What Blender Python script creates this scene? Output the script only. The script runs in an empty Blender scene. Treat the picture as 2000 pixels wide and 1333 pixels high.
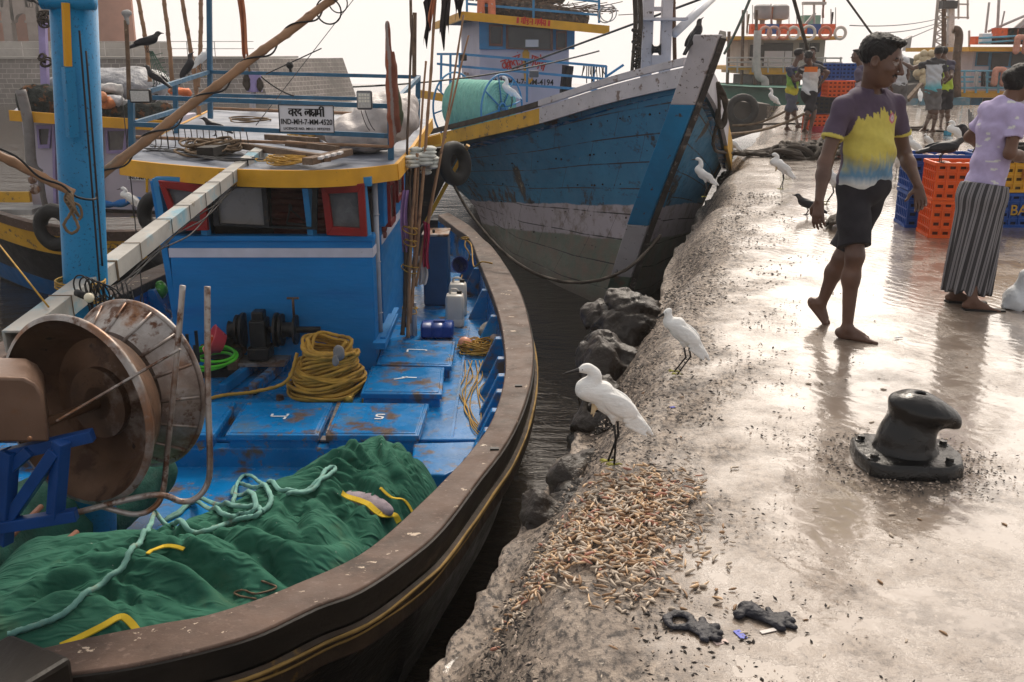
import bpy, math, random
import numpy as np
from mathutils import Vector, Matrix, noise as mn
R = math.radians
random.seed(7); rng = np.random.RandomState(11)
sc = bpy.context.scene
COL = sc.collection
# ---------------------------------------------------------------- camera, sky, sun, exposure
PITCH, CAMZ, FPX = R(16.1), 1.6, 1944.4
cd = bpy.data.cameras.new('camera'); cd.lens = 35; cd.sensor_width = 36; cd.clip_start = .05; cd.clip_end = 3000
cam = bpy.data.objects.new('camera', cd); COL.objects.link(cam)
cam.location = (0, 0, CAMZ); cam.rotation_euler = (R(90)-PITCH, 0, 0); sc.camera = cam
SUN_EL, SUN_AZ = R(48), R(12)          # azimuth from +Y towards +X
w = bpy.data.worlds.new('World'); sc.world = w; w.use_nodes = True
nt = w.node_tree; nt.nodes.clear()
def wn(t, **k):
    n = nt.nodes.new(t)
    for a, b in k.items(): setattr(n, a, b)
    return n
out = wn('ShaderNodeOutputWorld'); bg = wn('ShaderNodeBackground'); bg.inputs['Strength'].default_value = .1
sky = wn('ShaderNodeTexSky', sky_type='NISHITA', sun_disc=False, sun_elevation=SUN_EL, sun_rotation=SUN_AZ, dust_density=6, air_density=1.3, ozone_density=.6)
geo = wn('ShaderNodeTexCoord')
dot = wn('ShaderNodeVectorMath', operation='DOT_PRODUCT'); nt.links.new(geo.outputs['Generated'], dot.inputs[0])
dot.inputs[1].default_value = (math.sin(SUN_AZ)*math.cos(R(24)), math.cos(SUN_AZ)*math.cos(R(24)), math.sin(R(24)))
rp = wn('ShaderNodeValToRGB'); nt.links.new(dot.outputs['Value'], rp.inputs[0])
els = rp.color_ramp.elements; els[0].position = 0; els[0].color = (.52, .52, .53, 1); els[1].position = 1; els[1].color = (3.4, 3.0, 2.62, 1)
for p_, c_ in ((.40, (.56, .55, .54)), (.68, (.98, .93, .88)), (.85, (1.55, 1.44, 1.33)), (.94, (2.6, 2.35, 2.1))):
    e = els.new(p_); e.color = (*c_, 1)
sc10 = wn('ShaderNodeVectorMath', operation='SCALE'); nt.links.new(rp.outputs['Color'], sc10.inputs[0]); sc10.inputs['Scale'].default_value = 9.4
mx = wn('ShaderNodeMixRGB'); mx.inputs[0].default_value = .93
sx_ = wn('ShaderNodeSeparateXYZ'); nt.links.new(geo.outputs['Generated'], sx_.inputs[0])
hr_ = wn('ShaderNodeMapRange', interpolation_type='SMOOTHSTEP'); nt.links.new(sx_.outputs['Z'], hr_.inputs['Value']); hr_.inputs['From Min'].default_value = .03; hr_.inputs['From Max'].default_value = .24
hz_ = wn('ShaderNodeMixRGB'); nt.links.new(hr_.outputs[0], hz_.inputs[0]); hz_.inputs[1].default_value = (9.4*1.02, 9.4*.94, 9.4*.885, 1); nt.links.new(sc10.outputs[0], hz_.inputs[2])
nt.links.new(sky.outputs[0], mx.inputs[1]); nt.links.new(hz_.outputs[0], mx.inputs[2])
nt.links.new(mx.outputs[0], bg.inputs['Color']); nt.links.new(bg.outputs[0], out.inputs['Surface'])
sd = bpy.data.lights.new('sun', 'SUN'); sd.energy = 2.1; sd.angle = R(12); sd.color = (1, .90, .77)
sun = bpy.data.objects.new('sun', sd); COL.objects.link(sun)
sdir = Vector((math.sin(SUN_AZ)*math.cos(SUN_EL), math.cos(SUN_AZ)*math.cos(SUN_EL), math.sin(SUN_EL)))
sun.rotation_euler = sdir.to_track_quat('Z', 'Y').to_euler(); sun.location = (0, 0, 30)
sc.view_settings.view_transform = 'Standard'; sc.view_settings.look = 'None'; sc.view_settings.exposure = .26; sc.view_settings.gamma = 1
sc.render.engine = 'CYCLES'
sc.cycles.max_bounces = 7; sc.cycles.volume_bounces = 1; sc.cycles.glossy_bounces = 4; sc.cycles.diffuse_bounces = 3
sc.cycles.transparent_max_bounces = 8; sc.cycles.use_denoising = True; sc.cycles.sample_clamp_indirect = 6

# ---------------------------------------------------------------- survey: a point of the place seen in a direction, at a height z or a distance Y
CP, SP = math.cos(PITCH), math.sin(PITCH)
def W(px, py, Y=None, z=None):
    u, v = px-1000, 666.5-py
    rx, ry, rz = u, FPX*CP+v*SP, -FPX*SP+v*CP
    t = Y/ry if Y is not None else (z-CAMZ)/rz
    return Vector((rx*t, ry*t, CAMZ+rz*t))
def V(*a): return Vector(a)

# ---------------------------------------------------------------- mesh helpers
class MB:
    def __init__(s): s.v = []; s.f = []; s.m = []; s.uv = {}; s.c = None
    def add(s, vs, fs, m=0, uvs=None):
        o = len(s.v); s.v += [tuple(p) for p in vs]
        for i, f in enumerate(fs):
            s.f.append(tuple(o+j for j in f)); s.m.append(m)
            if uvs: s.uv[len(s.f)-1] = [uvs[j] for j in f]
        return s
    def box(s, c, d, rot=None, m=0):
        """box centre c, size d, optional Matrix/euler rot"""
        Q = rot if isinstance(rot, Matrix) else (Matrix.Rotation(rot, 3, 'Z') if isinstance(rot, (int, float)) else Matrix.Identity(3))
        vs = [Vector(c)+Q@Vector((x*d[0]/2, y*d[1]/2, z*d[2]/2)) for x in (-1, 1) for y in (-1, 1) for z in (-1, 1)]
        return s.add(vs, [(0, 1, 3, 2), (4, 6, 7, 5), (0, 4, 5, 1), (2, 3, 7, 6), (0, 2, 6, 4), (1, 5, 7, 3)], m)
    def beam(s, a, b, w_, h_, up=(0, 0, 1), m=0):
        a, b = Vector(a), Vector(b); d = b-a; L = d.length
        if L < 1e-6: return s
        d /= L; x = d.cross(Vector(up))
        if x.length < 1e-3: x = d.cross(Vector((0, 1, 0)))
        x.normalize(); z = x.cross(d)
        return s.box((a+b)/2, (w_, L, h_), Matrix((x, d, z)).transposed(), m)
    def quad(s, pts, m=0, uvs=None): return s.add(pts, [tuple(range(len(pts)))], m, uvs)
    def prism(s, pts, d, m=0):
        """closed outline pts (3D) extruded by vector d"""
        n = len(pts); d = Vector(d); a = [Vector(p) for p in pts]; b = [p+d for p in a]
        return s.add(a+b, [tuple(range(n-1, -1, -1)), tuple(range(n, 2*n))]+[(i, (i+1) % n, (i+1) % n+n, i+n) for i in range(n)], m)
    def loft(s, rings, closed=True, caps=True, m=0, uv=False):
        n = len(rings[0]); o = len(s.v); vs = [p for r in rings for p in r]; fs = []; U = []
        for i in range(len(rings)-1):
            for j in range(n if closed else n-1):
                k = (j+1) % n; fs.append((i*n+j, i*n+k, (i+1)*n+k, (i+1)*n+j))
        if caps and closed: fs += [tuple(range(n-1, -1, -1)), tuple((len(rings)-1)*n+j for j in range(n))]
        uvs = [(i/(len(rings)-1), j/(n-1)) for i in range(len(rings)) for j in range(n)] if uv else None
        return s.add(vs, fs, m, uvs)
    def tube(s, pts, r, n=8, twist=0, lobes=3, lob=.22, m=0, closed=False):
        pts = [Vector(p) for p in pts]; N = len(pts)
        rr = list(r) if isinstance(r, (list, tuple)) else [r]*N
        rings = []; up = None; acc = 0
        for i, p in enumerate(pts):
            if closed: t = pts[(i+1) % N]-pts[i-1]
            else: t = pts[min(i+1, N-1)]-pts[max(i-1, 0)]
            if t.length < 1e-9: t = Vector((0, 0, 1))
            t.normalize()
            if up is None: up = t.orthogonal().normalized()
            up = (up-t*up.dot(t))
            if up.length < 1e-6: up = t.orthogonal()
            up.normalize(); b = t.cross(up)
            if i: acc += (p-pts[i-1]).length
            ring = []
            for j in range(n):
                a = 2*math.pi*j/n; q = rr[i]
                if twist: q *= 1+lob*math.cos(lobes*a+acc*twist)
                ring.append(p+(up*math.cos(a)+b*math.sin(a))*q)
            rings.append(ring)
        if closed: rings.append(rings[0])
        return s.loft(rings, True, not closed, m)
    def lathe(s, prof, n=24, M_=None, m=0, caps=True, ax=None):
        """prof [(r,z)], around z then matrix M_"""
        M_ = M_ or Matrix.Identity(4)
        return s.loft([[M_@Vector((r*math.cos(2*math.pi*j/n), r*math.sin(2*math.pi*j/n), z)) for j in range(n)] for r, z in prof], True, caps, m)
    def ball(s, c, r, n=12, m=0, rot=None):
        c = Vector(c); r = Vector((r, r, r)) if isinstance(r, (int, float)) else Vector(r); Q = rot or Matrix.Identity(3)
        h = n//2+1
        return s.loft([[c+Q@Vector((r.x*math.sin(math.pi*i/h)*math.cos(2*math.pi*j/n), r.y*math.sin(math.pi*i/h)*math.sin(2*math.pi*j/n), r.z*math.cos(math.pi*i/h))) for j in range(n)] for i in ([.03]+list(range(1, h))+[h-.03])], True, True, m)
    def torus(s, c, Rr, r, ax=(0, 0, 1), n=28, k=10, m=0, arc=1.0, sc2=1):
        ax = Vector(ax).normalized(); x = ax.orthogonal().normalized(); y = ax.cross(x); c = Vector(c)
        pts = [c+(x*math.cos(2*math.pi*arc*i/n)+y*math.sin(2*math.pi*arc*i/n)*sc2)*Rr for i in range(n+(arc < 1))]
        return s.tube(pts, r, k, m=m, closed=arc >= 1)
    def build(s, name, mats, parent=None, smooth=False, tag_=None, bevel=0):
        me = bpy.data.meshes.new(name)
        off = parent['_o'] if parent is not None and '_o' in parent else (0, 0, 0)
        ox, oy, oz = off
        me.from_pydata([(x-ox, y-oy, z-oz) for x, y, z in s.v], [], s.f)
        if not isinstance(mats, (list, tuple)): mats = [mats]
        for m in mats: me.materials.append(m)
        if len(mats) > 1: me.polygons.foreach_set('material_index', s.m)
        if s.uv:
            ul = me.uv_layers.new(name='UVMap')
            for fi, uvs in s.uv.items():
                p = me.polygons[fi]
                for li, q in zip(p.loop_indices, uvs): ul.data[li].uv = q
        if smooth is True: me.polygons.foreach_set('use_smooth', [True]*len(me.polygons))
        o = bpy.data.objects.new(name, me); COL.objects.link(o)
        if parent is not None:
            o.parent = parent
            o['_o'] = off
        if smooth == 'auto':
            me.polygons.foreach_set('use_smooth', [True]*len(me.polygons)); me.set_sharp_from_angle(angle=R(38))
        if bevel:
            b = o.modifiers.new('bevel', 'BEVEL'); b.width = bevel; b.segments = 2; b.limit_method = 'ANGLE'; b.angle_limit = R(40)
        if tag_: tag(o, *tag_)
        return o
def tag(o, label=None, cat=None, group=None, kind=None):
    if label: o['label'] = label
    if cat: o['category'] = cat
    if group: o['group'] = group
    if kind: o['kind'] = kind
    return o
def thing(name, loc, label, cat, group=None):
    o = bpy.data.objects.new(name, None); COL.objects.link(o); o.location = loc; o['_o'] = tuple(loc)
    o.empty_display_size = .1
    return tag(o, label, cat, group)
def copy_tree(o, parent=None):
    c = o.copy(); COL.objects.link(c)
    if parent is not None: c.parent = parent
    for ch in list(o.children): copy_tree(ch, c)
    return c
def spline(pts, n=8, closed=False):
    P = [Vector(p) for p in pts]; N = len(P); o = []
    rngs = range(N) if closed else range(N-1)
    for i in rngs:
        g = (lambda k: P[k % N]) if closed else (lambda k: P[max(0, min(N-1, k))])
        a, b, c, d = g(i-1), g(i), g(i+1), g(i+2)
        for j in range(n):
            t = j/n; o.append(.5*((2*b)+(c-a)*t+(2*a-5*b+4*c-d)*t*t+(3*b-a-3*c+d)*t**3))
    if not closed: o.append(P[-1])
    return o
def sag(a, b, s, n=14):
    a, b = Vector(a), Vector(b)
    return [a.lerp(b, i/n)-Vector((0, 0, s*4*(i/n)*(1-i/n))) for i in range(n+1)]
def grid_uv(nu, nv, fn):
    vs = [fn(i/(nu-1), j/(nv-1)) for i in range(nu) for j in range(nv)]
    fs = [(i*nv+j, (i+1)*nv+j, (i+1)*nv+j+1, i*nv+j+1) for i in range(nu-1) for j in range(nv-1)]
    return vs, fs, [(i/(nu-1), j/(nv-1)) for i in range(nu) for j in range(nv)]

# ---------------------------------------------------------------- materials
class N:
    """small node-graph helper"""
    def __init__(s, name):
        s.m = bpy.data.materials.new(name); s.m.use_nodes = True; s.t = s.m.node_tree
        s.b = s.t.nodes['Principled BSDF']; s.o = s.t.nodes['Material Output']; s.tc = s.n('ShaderNodeTexCoord')
    def n(s, t, ins=None, **k):
        q = s.t.nodes.new(t)
        for a, b in k.items(): setattr(q, a, b)
        for a, b in (ins or {}).items(): s.set(q.inputs[a], b)
        return q
    def set(s, i, v):
        if hasattr(v, 'is_output') or isinstance(v, bpy.types.NodeSocket): s.t.links.new(v, i)
        elif isinstance(v, tuple) and len(v) == 3 and i.type == 'RGBA': i.default_value = (*v, 1)
        else: i.default_value = v
    def vec(s, kind='Object', scale=(1, 1, 1), rot=(0, 0, 0)):
        return s.n('ShaderNodeMapping', {'Vector': s.tc.outputs[kind], 'Scale': scale, 'Rotation': rot}).outputs[0]
    def noise(s, scale, detail=4, rough=.55, vec=None, dist=0):
        return s.n('ShaderNodeTexNoise', {'Vector': vec or s.tc.outputs['Object'], 'Scale': scale, 'Detail': detail, 'Roughness': rough, 'Distortion': dist}).outputs['Fac']
    def rng(s, v, a, b, c=0, d=1): return s.n('ShaderNodeMapRange', {'Value': v, 'From Min': a, 'From Max': b, 'To Min': c, 'To Max': d}).outputs[0]
    def math(s, op, a, b=0): return s.n('ShaderNodeMath', {0: a, 1: b}, operation=op).outputs[0]
    def mix(s, f, a, b): return s.n('ShaderNodeMixRGB', {0: f, 1: a, 2: b}).outputs[0]
    def bump(s, h, st=.3, dist=.01, prev=None):
        q = s.n('ShaderNodeBump', {'Height': h, 'Strength': st, 'Distance': dist})
        if prev: s.set(q.inputs['Normal'], prev)
        return q.outputs[0]
    def out(s, col=None, rough=None, normal=None, metal=None, **k):
        if col is not None: s.set(s.b.inputs['Base Color'], col)
        if rough is not None: s.set(s.b.inputs['Roughness'], rough)
        if normal is not None: s.set(s.b.inputs['Normal'], normal)
        if metal is not None: s.set(s.b.inputs['Metallic'], metal)
        for a, b in k.items(): s.set(s.b.inputs[a.replace('_', ' ')], b)
        return s.m
MATS = {}
def M(name, col, rough=.6, var=.2, vs=4, layers=(), bump=.25, bs=40, bd=.004, metal=0, stretch=(1, 1, 1), spec=.28, **k):
    """base colour varied by noise; layers (scale, lo, hi, colour[, stretch]) are chips, stains, rust"""
    if name in MATS: return MATS[name]
    g = N(name)
    v = g.vec(scale=stretch)
    dark = tuple(c*(1-var) for c in col); lite = tuple(min(1, c*(1+var*.7)) for c in col)
    c = g.mix(g.rng(g.noise(vs, 5, vec=v), .3, .7), dark, lite)
    r = rough
    for L in layers:
        vv = g.vec(scale=L[4]) if len(L) > 4 else v
        mk = g.rng(g.noise(L[0], 8, .65, vec=vv), L[1], L[2])
        c = g.mix(mk, c, L[3])
    rr = g.rng(g.noise(vs*2.3, 4, vec=v), .3, .7, max(0, rough-.1), min(1, rough+.12))
    nm = g.bump(g.noise(bs, 6, .6, vec=v), bump, bd)
    MATS[name] = g.out(c, rr, nm, metal, Specular_IOR_Level=spec, **k)
    return MATS[name]
def VC(name, rough=.8, bs=300, bump=.3, **k):
    """material coloured by the mesh's own pattern attribute"""
    if name in MATS: return MATS[name]
    g = N(name); a = g.n('ShaderNodeAttribute', attribute_name='Col').outputs['Color']
    c = g.mix(g.rng(g.noise(25, 5), .3, .7, 0, .25), a, g.mix(.6, a, (0.02, .015, .012)))
    MATS[name] = g.out(c, rough, g.bump(g.noise(bs, 3), bump, .002), **k); return MATS[name]

# ---------------------------------------------------------------- rounded bodies: smooth union of tapered capsules and ellipsoids, meshed with surface nets
def cap(a, b, ra, rb=None, k=.02, m=0, cut=None): return dict(t='c', a=np.array(a, float), b=np.array(b, float), ra=ra, rb=ra if rb is None else rb, k=k, m=m, cut=cut)
def ell(c, r, Q=None, k=.02, m=0, cut=None, sub=False):
    return dict(t='e', c=np.array(c, float), r=np.array(r if hasattr(r, '__len__') else (r, r, r), float), Q=np.array(Q if Q is not None else np.eye(3), float), k=k, m=m, cut=cut, sub=sub)
def sdf(prims, res, disp=None, cuts=(), pad=.03):
    lo = np.full(3, 1e9); hi = -lo
    for p in prims:
        if p.get('sub'): continue
        if p['t'] == 'c':
            e = max(p['ra'], p['rb'])+p['k']; l = np.minimum(p['a'], p['b'])-e; h = np.maximum(p['a'], p['b'])+e
        else: e = p['r'].max()+p['k']; l = p['c']-e; h = p['c']+e
        lo = np.minimum(lo, l); hi = np.maximum(hi, h)
    lo -= pad; hi += pad
    n = np.ceil((hi-lo)/res).astype(int)+1
    F = np.full(n, 9., np.float32); B = np.full(n, 9., np.float32); I = np.zeros(n, np.int8)
    ax = [lo[i]+np.arange(n[i])*res for i in range(3)]
    for p in prims:
        if p['t'] == 'c':
            e = max(p['ra'], p['rb'])+p['k']+4*res; l = np.minimum(p['a'], p['b'])-e; h = np.maximum(p['a'], p['b'])+e
        else: e = p['r'].max()+p['k']+4*res; l = p['c']-e; h = p['c']+e
        i0 = np.maximum(0, ((l-lo)/res).astype(int)); i1 = np.minimum(n, ((h-lo)/res).astype(int)+2)
        if (i1 <= i0).any(): continue
        sl = tuple(slice(a, b) for a, b in zip(i0, i1))
        X = np.stack(np.meshgrid(*[ax[i][sl[i]] for i in range(3)], indexing='ij'), -1)
        if p['t'] == 'c':
            ab = p['b']-p['a']; L2 = max(1e-9, (ab*ab).sum())
            t = np.clip(((X-p['a'])@ab)/L2, 0, 1)
            if p['cut']: t2 = ((X-p['a'])@ab)/L2
            d = np.linalg.norm(X-p['a']-t[..., None]*ab, axis=-1)-(p['ra']+(p['rb']-p['ra'])*t)
        else:
            q = (X-p['c'])@p['Q'].T if False else (X-p['c'])@p['Q']
            k0 = np.linalg.norm(q/p['r'], axis=-1); k1 = np.linalg.norm(q/p['r']**2, axis=-1)
            d = np.where(k1 > 1e-6, k0*(k0-1)/np.maximum(k1, 1e-6), -p['r'].min())
        if p['cut']:
            for pt, nn in p['cut']:
                nn = np.array(nn, float); nn /= np.linalg.norm(nn); d = np.maximum(d, (X-np.array(pt, float))@nn)
        d = d.astype(np.float32); f = F[sl]; k = max(p['k'], 1e-4)
        if p.get('sub'):
            h_ = np.clip(.5-.5*(f+d)/k, 0, 1); F[sl] = f*(1-h_)+(-d)*h_+k*h_*(1-h_)
        else:
            h_ = np.clip(.5+.5*(f-d)/k, 0, 1); F[sl] = f*(1-h_)+d*h_-k*h_*(1-h_)
            bm = B[sl]; mm = d < bm; bm[mm] = d[mm]; I[sl][mm] = p['m']
    for pt, nn in cuts:
        nn = np.array(nn, float); nn /= np.linalg.norm(nn); pt = np.array(pt, float)
        D = ((ax[0]-pt[0])*nn[0])[:, None, None]+((ax[1]-pt[1])*nn[1])[None, :, None]+((ax[2]-pt[2])*nn[2])[None, None, :]
        F = np.maximum(F, D.astype(np.float32))
    if disp is not None:
        mk = np.abs(F) < .08; ii = np.nonzero(mk)
        F[mk] -= disp(np.stack([ax[i][ii[i]] for i in range(3)], -1)).astype(np.float32)
    S = F < 0
    c = np.zeros(n-1, np.int8)
    for dx in (0, 1):
        for dy in (0, 1):
            for dz in (0, 1): c += S[dx:n[0]-1+dx, dy:n[1]-1+dy, dz:n[2]-1+dz]
    act = (c > 0) & (c < 8); idx = np.stack(np.nonzero(act), -1); nv = len(idx)
    vid = np.full(n-1, -1, np.int64); vid[act] = np.arange(nv)
    acc = np.zeros((nv, 3)); cnt = np.zeros(nv)
    for a in range(3):
        o1, o2 = [b for b in range(3) if b != a]
        for u in (0, 1):
            for v_ in (0, 1):
                p0 = idx.copy(); p0[:, o1] += u; p0[:, o2] += v_; p1 = p0.copy(); p1[:, a] += 1
                f0 = F[tuple(p0.T)]; f1 = F[tuple(p1.T)]; mk = (f0 < 0) != (f1 < 0)
                t = np.where(mk, f0/np.where(f0-f1 == 0, 1, f0-f1), 0)
                q = p0.astype(float); q[:, a] += t; acc[mk] += q[mk]; cnt[mk] += 1
    P = lo+acc/cnt[:, None]*res
    quads = []
    for a in range(3):
        o1, o2 = [(1, 2), (2, 0), (0, 1)][a]
        s0 = [slice(1, n[i]-1) for i in range(3)]; s1 = list(s0); s0[a] = slice(0, n[a]-1); s1[a] = slice(1, n[a])
        e = S[tuple(s0)] != S[tuple(s1)]; ii = np.stack(np.nonzero(e), -1)
        base = ii.copy(); base[:, o1] += 1; base[:, o2] += 1
        flip = S[tuple(s0)][e]
        def g(u, v_):
            q = base.copy(); q[:, o1] += u-1; q[:, o2] += v_-1; return vid[tuple(q.T)]
        q = np.stack([g(0, 0), g(1, 0), g(1, 1), g(0, 1)], -1); q[~flip] = q[~flip][:, ::-1]
        quads.append(q)
    quads = np.concatenate(quads); quads = quads[(quads >= 0).all(1)]
    vm = I[tuple(idx.T)]
    return P, quads, vm
def sdf_obj(name, prims, res, mats, parent=None, disp=None, cuts=(), colfn=None, smooth=True, tag_=None, extra=None):
    P, Q, vm = sdf(prims, res, disp, cuts)
    off = np.array(parent['_o'] if parent is not None and '_o' in parent else (0, 0, 0), float)
    me = bpy.data.meshes.new(name)
    nv, nf = len(P), len(Q)
    if extra is not None:      # an MB joined into the same mesh
        EV = np.array(extra.v, float).reshape(-1, 3); EF = [tuple(i+nv for i in f) for f in extra.f]
        me.from_pydata(np.concatenate([P, EV])-off, [], [tuple(q) for q in Q.tolist()]+EF)
    else:
        me.vertices.add(nv); me.vertices.foreach_set('co', (P-off).astype(np.float32).ravel())
        me.loops.add(nf*4); me.loops.foreach_set('vertex_index', Q.astype(np.int32).ravel())
        me.polygons.add(nf); me.polygons.foreach_set('loop_start', np.arange(nf, dtype=np.int32)*4); me.update(calc_edges=True)
    if not isinstance(mats, (list, tuple)): mats = [mats]
    for m in mats: me.materials.append(m)
    mi = vm[Q[:, 0]].astype(int).tolist()+(extra.m if extra is not None else [])
    me.polygons.foreach_set('material_index', [min(i, len(mats)-1) for i in mi])
    if colfn is not None:
        a = me.color_attributes.new('Col', 'FLOAT_COLOR', 'POINT')
        c = np.ones((len(me.vertices), 4), np.float32); c[:nv, :3] = colfn(P); a.data.foreach_set('color', c.ravel())
    me.polygons.foreach_set('use_smooth', [bool(smooth)]*len(me.polygons)); me.validate()
    o = bpy.data.objects.new(name, me); COL.objects.link(o)
    if parent is not None: o.parent = parent; o['_o'] = tuple(off)
    if tag_: tag(o, *tag_)
    return o
def fbm(P, s, o=3, seed=0.):
    """cheap smooth noise on arrays, about -1..1"""
    r = np.zeros(len(P)); a = 1.
    rs = np.random.RandomState(int(seed*10)+5)
    for i in range(o):
        for _ in range(3):
            d = rs.normal(size=3); d /= np.linalg.norm(d); ph = rs.rand(3)*6.28
            r += a/3*np.sin(P@d*s*6.28+ph[0]+1.7*np.sin(P@rs.normal(size=3)*s*2.2+ph[1]))
        a *= .5; s *= 2.1
    return r/1.6
def text_mesh(body, size, mat, name='lettering', font=None, extr=.002, shear=0, align='CENTER', bold=0, xs=1):
    cu = bpy.data.curves.new(name, 'FONT'); cu.body = body; cu.size = size; cu.extrude = extr; cu.align_x = align; cu.align_y = 'CENTER'; cu.offset = bold; cu.resolution_u = 3; cu.shear = shear
    o = bpy.data.objects.new(name, cu); COL.objects.link(o)
    dg = bpy.context.evaluated_depsgraph_get(); me = bpy.data.meshes.new_from_object(o.evaluated_get(dg))
    bpy.data.objects.remove(o); bpy.data.curves.remove(cu)
    for v in me.vertices: v.co.x *= xs
    me.materials.clear(); me.materials.append(mat); return me
def place_mesh(me, name, M4, parent, label=None):
    off = Vector(parent['_o']) if parent is not None and '_o' in parent else Vector((0, 0, 0))
    me.transform(Matrix.Translation(-off)@M4); o = bpy.data.objects.new(name, me); COL.objects.link(o); o.parent = parent
    if label: o['label'] = label
    return o
def frame4(o, x, y, z):
    m = Matrix((Vector(x), Vector(y), Vector(z))).transposed().to_4x4(); m.translation = Vector(o); return m
# Devanagari drawn as pen strokes on a unit grid (head line at y=1)
DV = {
 'va': (.62, [[(.55, 1), (.55, 0)], [(.55, .72), (.3, .78), (.12, .6), (.14, .38), (.32, .3), (.55, .5)]]),
 'ra': (.5, [[(.2, 1), (.38, .82), (.32, .62), (.12, .6), (.2, .5), (.42, .02)]]),
 'da': (.58, [[(.36, 1), (.36, .82), (.14, .74), (.1, .52), (.3, .38), (.44, .5), (.42, .3), (.52, .05)]]),
 'la': (.72, [[(.64, 1), (.64, 0)], [(.64, .5), (.52, .72), (.38, .6), (.38, .36), (.36, .6), (.2, .74), (.06, .56), (.12, .3), (.2, .2)]]),
 'ksha': (.74, [[(.64, 1), (.64, 0)], [(.3, 1), (.1, .8), (.18, .62), (.36, .6), (.14, .48), (.1, .28), (.28, .2), (.42, .34), (.3, .02)], [(.38, .34), (.64, .5)]]),
 'ma': (.62, [[(.52, 1), (.52, 0)], [(.14, 1), (.14, .3), (.08, .36), (.16, .44), (.52, .42)]]),
 'ii': (.34, [[(.24, 1), (.24, 0)], [(.24, 1), (.2, 1.3), (-.05, 1.36), (-.22, 1.2), (-.18, 1.06)]]),
 'ka': (.76, [[(.4, 1), (.4, 0)], [(.4, .6), (.2, .72), (.06, .52), (.16, .3), (.4, .5), (.58, .74), (.72, .56), (.62, .32)]]),
 'kra': (.76, [[(.4, 1), (.4, 0)], [(.4, .6), (.2, .72), (.06, .52), (.16, .3), (.4, .5), (.58, .74), (.72, .56), (.62, .32)], [(.4, .25), (.12, .05)]]),
 'tu': (.6, [[(.5, 1), (.5, 0)], [(.5, .66), (.2, .66), (.1, .44), (.2, .2)], [(.5, .0), (.28, -.1), (.26, -.28), (.46, -.3), (.58, -.16)]]),
 'dda': (.58, [[(.34, 1), (.34, .84), (.12, .76), (.14, .56), (.42, .54), (.5, .34), (.36, .12), (.14, .14), (.1, .26)], [(.3, 1.24), (.34, 1.28)]]),
 'ga': (.56, [[(.48, 1), (.48, 0)], [(.16, 1), (.18, .4), (.1, .28), (.04, .4)]]),
 'go': (.86, [[(.48, 1), (.48, 0)], [(.16, 1), (.18, .4), (.1, .28), (.04, .4)], [(.76, 1), (.76, 0)], [(.76, 1), (.56, 1.3)]]),
 'nne': (.74, [[(.64, 1), (.64, 0)], [(.14, 1), (.14, .44), (.3, .32), (.42, .48), (.42, 1)], [(.64, 1), (.4, 1.34)]]),
 'sha': (.66, [[(.56, 1), (.56, 0)], [(.16, .9), (.3, .78), (.14, .6), (.1, .44), (.28, .36), (.36, .1)], [(.2, .5), (.56, .46)]]),
 'na': (.6, [[(.5, 1), (.5, 0)], [(.5, .5), (.16, .5), (.06, .42), (.14, .34)]]),
 'lda': (.7, [[(.1, .6), (.2, .74), (.3, .56), (.42, .72), (.5, .52)], [(.4, 1), (.4, .8)], [(.5, .5), (.3, .34), (.5, .2), (.4, 0), (.2, .04)]]),
 'bar': (.2, [[(.1, 1.05), (.1, .05)]]), ' ': (.35, []),
}
def deva(word, h, pen, th=.0015, bend=0):
    """flat pen-stroke lettering: local x right, y up, z out; bend = arc angle over the word"""
    mb = MB(); x = 0; out = []
    W_ = sum(DV[g][0] for g in word)
    x0 = 0; spans = []; st = None
    for g in word:
        wd, ss = DV[g]
        for s_ in ss: out.append([(x+a, b) for a, b in s_])
        if g not in (' ', 'bar'):
            if st is None: st = x
        elif st is not None: spans.append((st, x)); st = None
        x += wd
    if st is not None: spans.append((st, x))
    for a, b in spans: out.append([(a+(b-a)*i/6, 1) for i in range(7)])
    k = 0
    for s_ in out:
        pts = spline([V(a, b, 0) for a, b in s_], 4) if len(s_) > 2 else [V(s_[0][0]+(s_[1][0]-s_[0][0])*i/3, s_[0][1]+(s_[1][1]-s_[0][1])*i/3, 0) for i in range(4)]
        k += 1
        q = []
        for p in pts:
            xx, yy = (p.x-W_/2)*h, (p.y-.5)*h
            if bend:
                a = xx/(W_*h)*bend; Rr = W_*h/bend; xx, yy = (Rr+yy)*math.sin(a), (Rr+yy)*math.cos(a)-Rr
            q.append(V(xx, yy, th+k*.00004))
        L, Rt = [], []
        for i, p in enumerate(q):
            t = q[min(i+1, len(q)-1)]-q[max(i-1, 0)]; t.normalize() if t.length else None
            nrm = V(-t.y, t.x, 0); wgt = pen*(.75+.45*abs(t.y))
            L.append(p+nrm*wgt/2); Rt.append(p-nrm*wgt/2)
        for i in range(len(q)-1): mb.quad([L[i], Rt[i], Rt[i+1], L[i+1]])
    return mb
# ---------------------------------------------------------------- setting: water, quay, breakwater, haze
ZW = -1.9
def edge(Y): return -.92+.27*Y+(.35*max(0, min(1, (Y-18.2)/.6)) if Y > 18.2 else 0)
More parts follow.
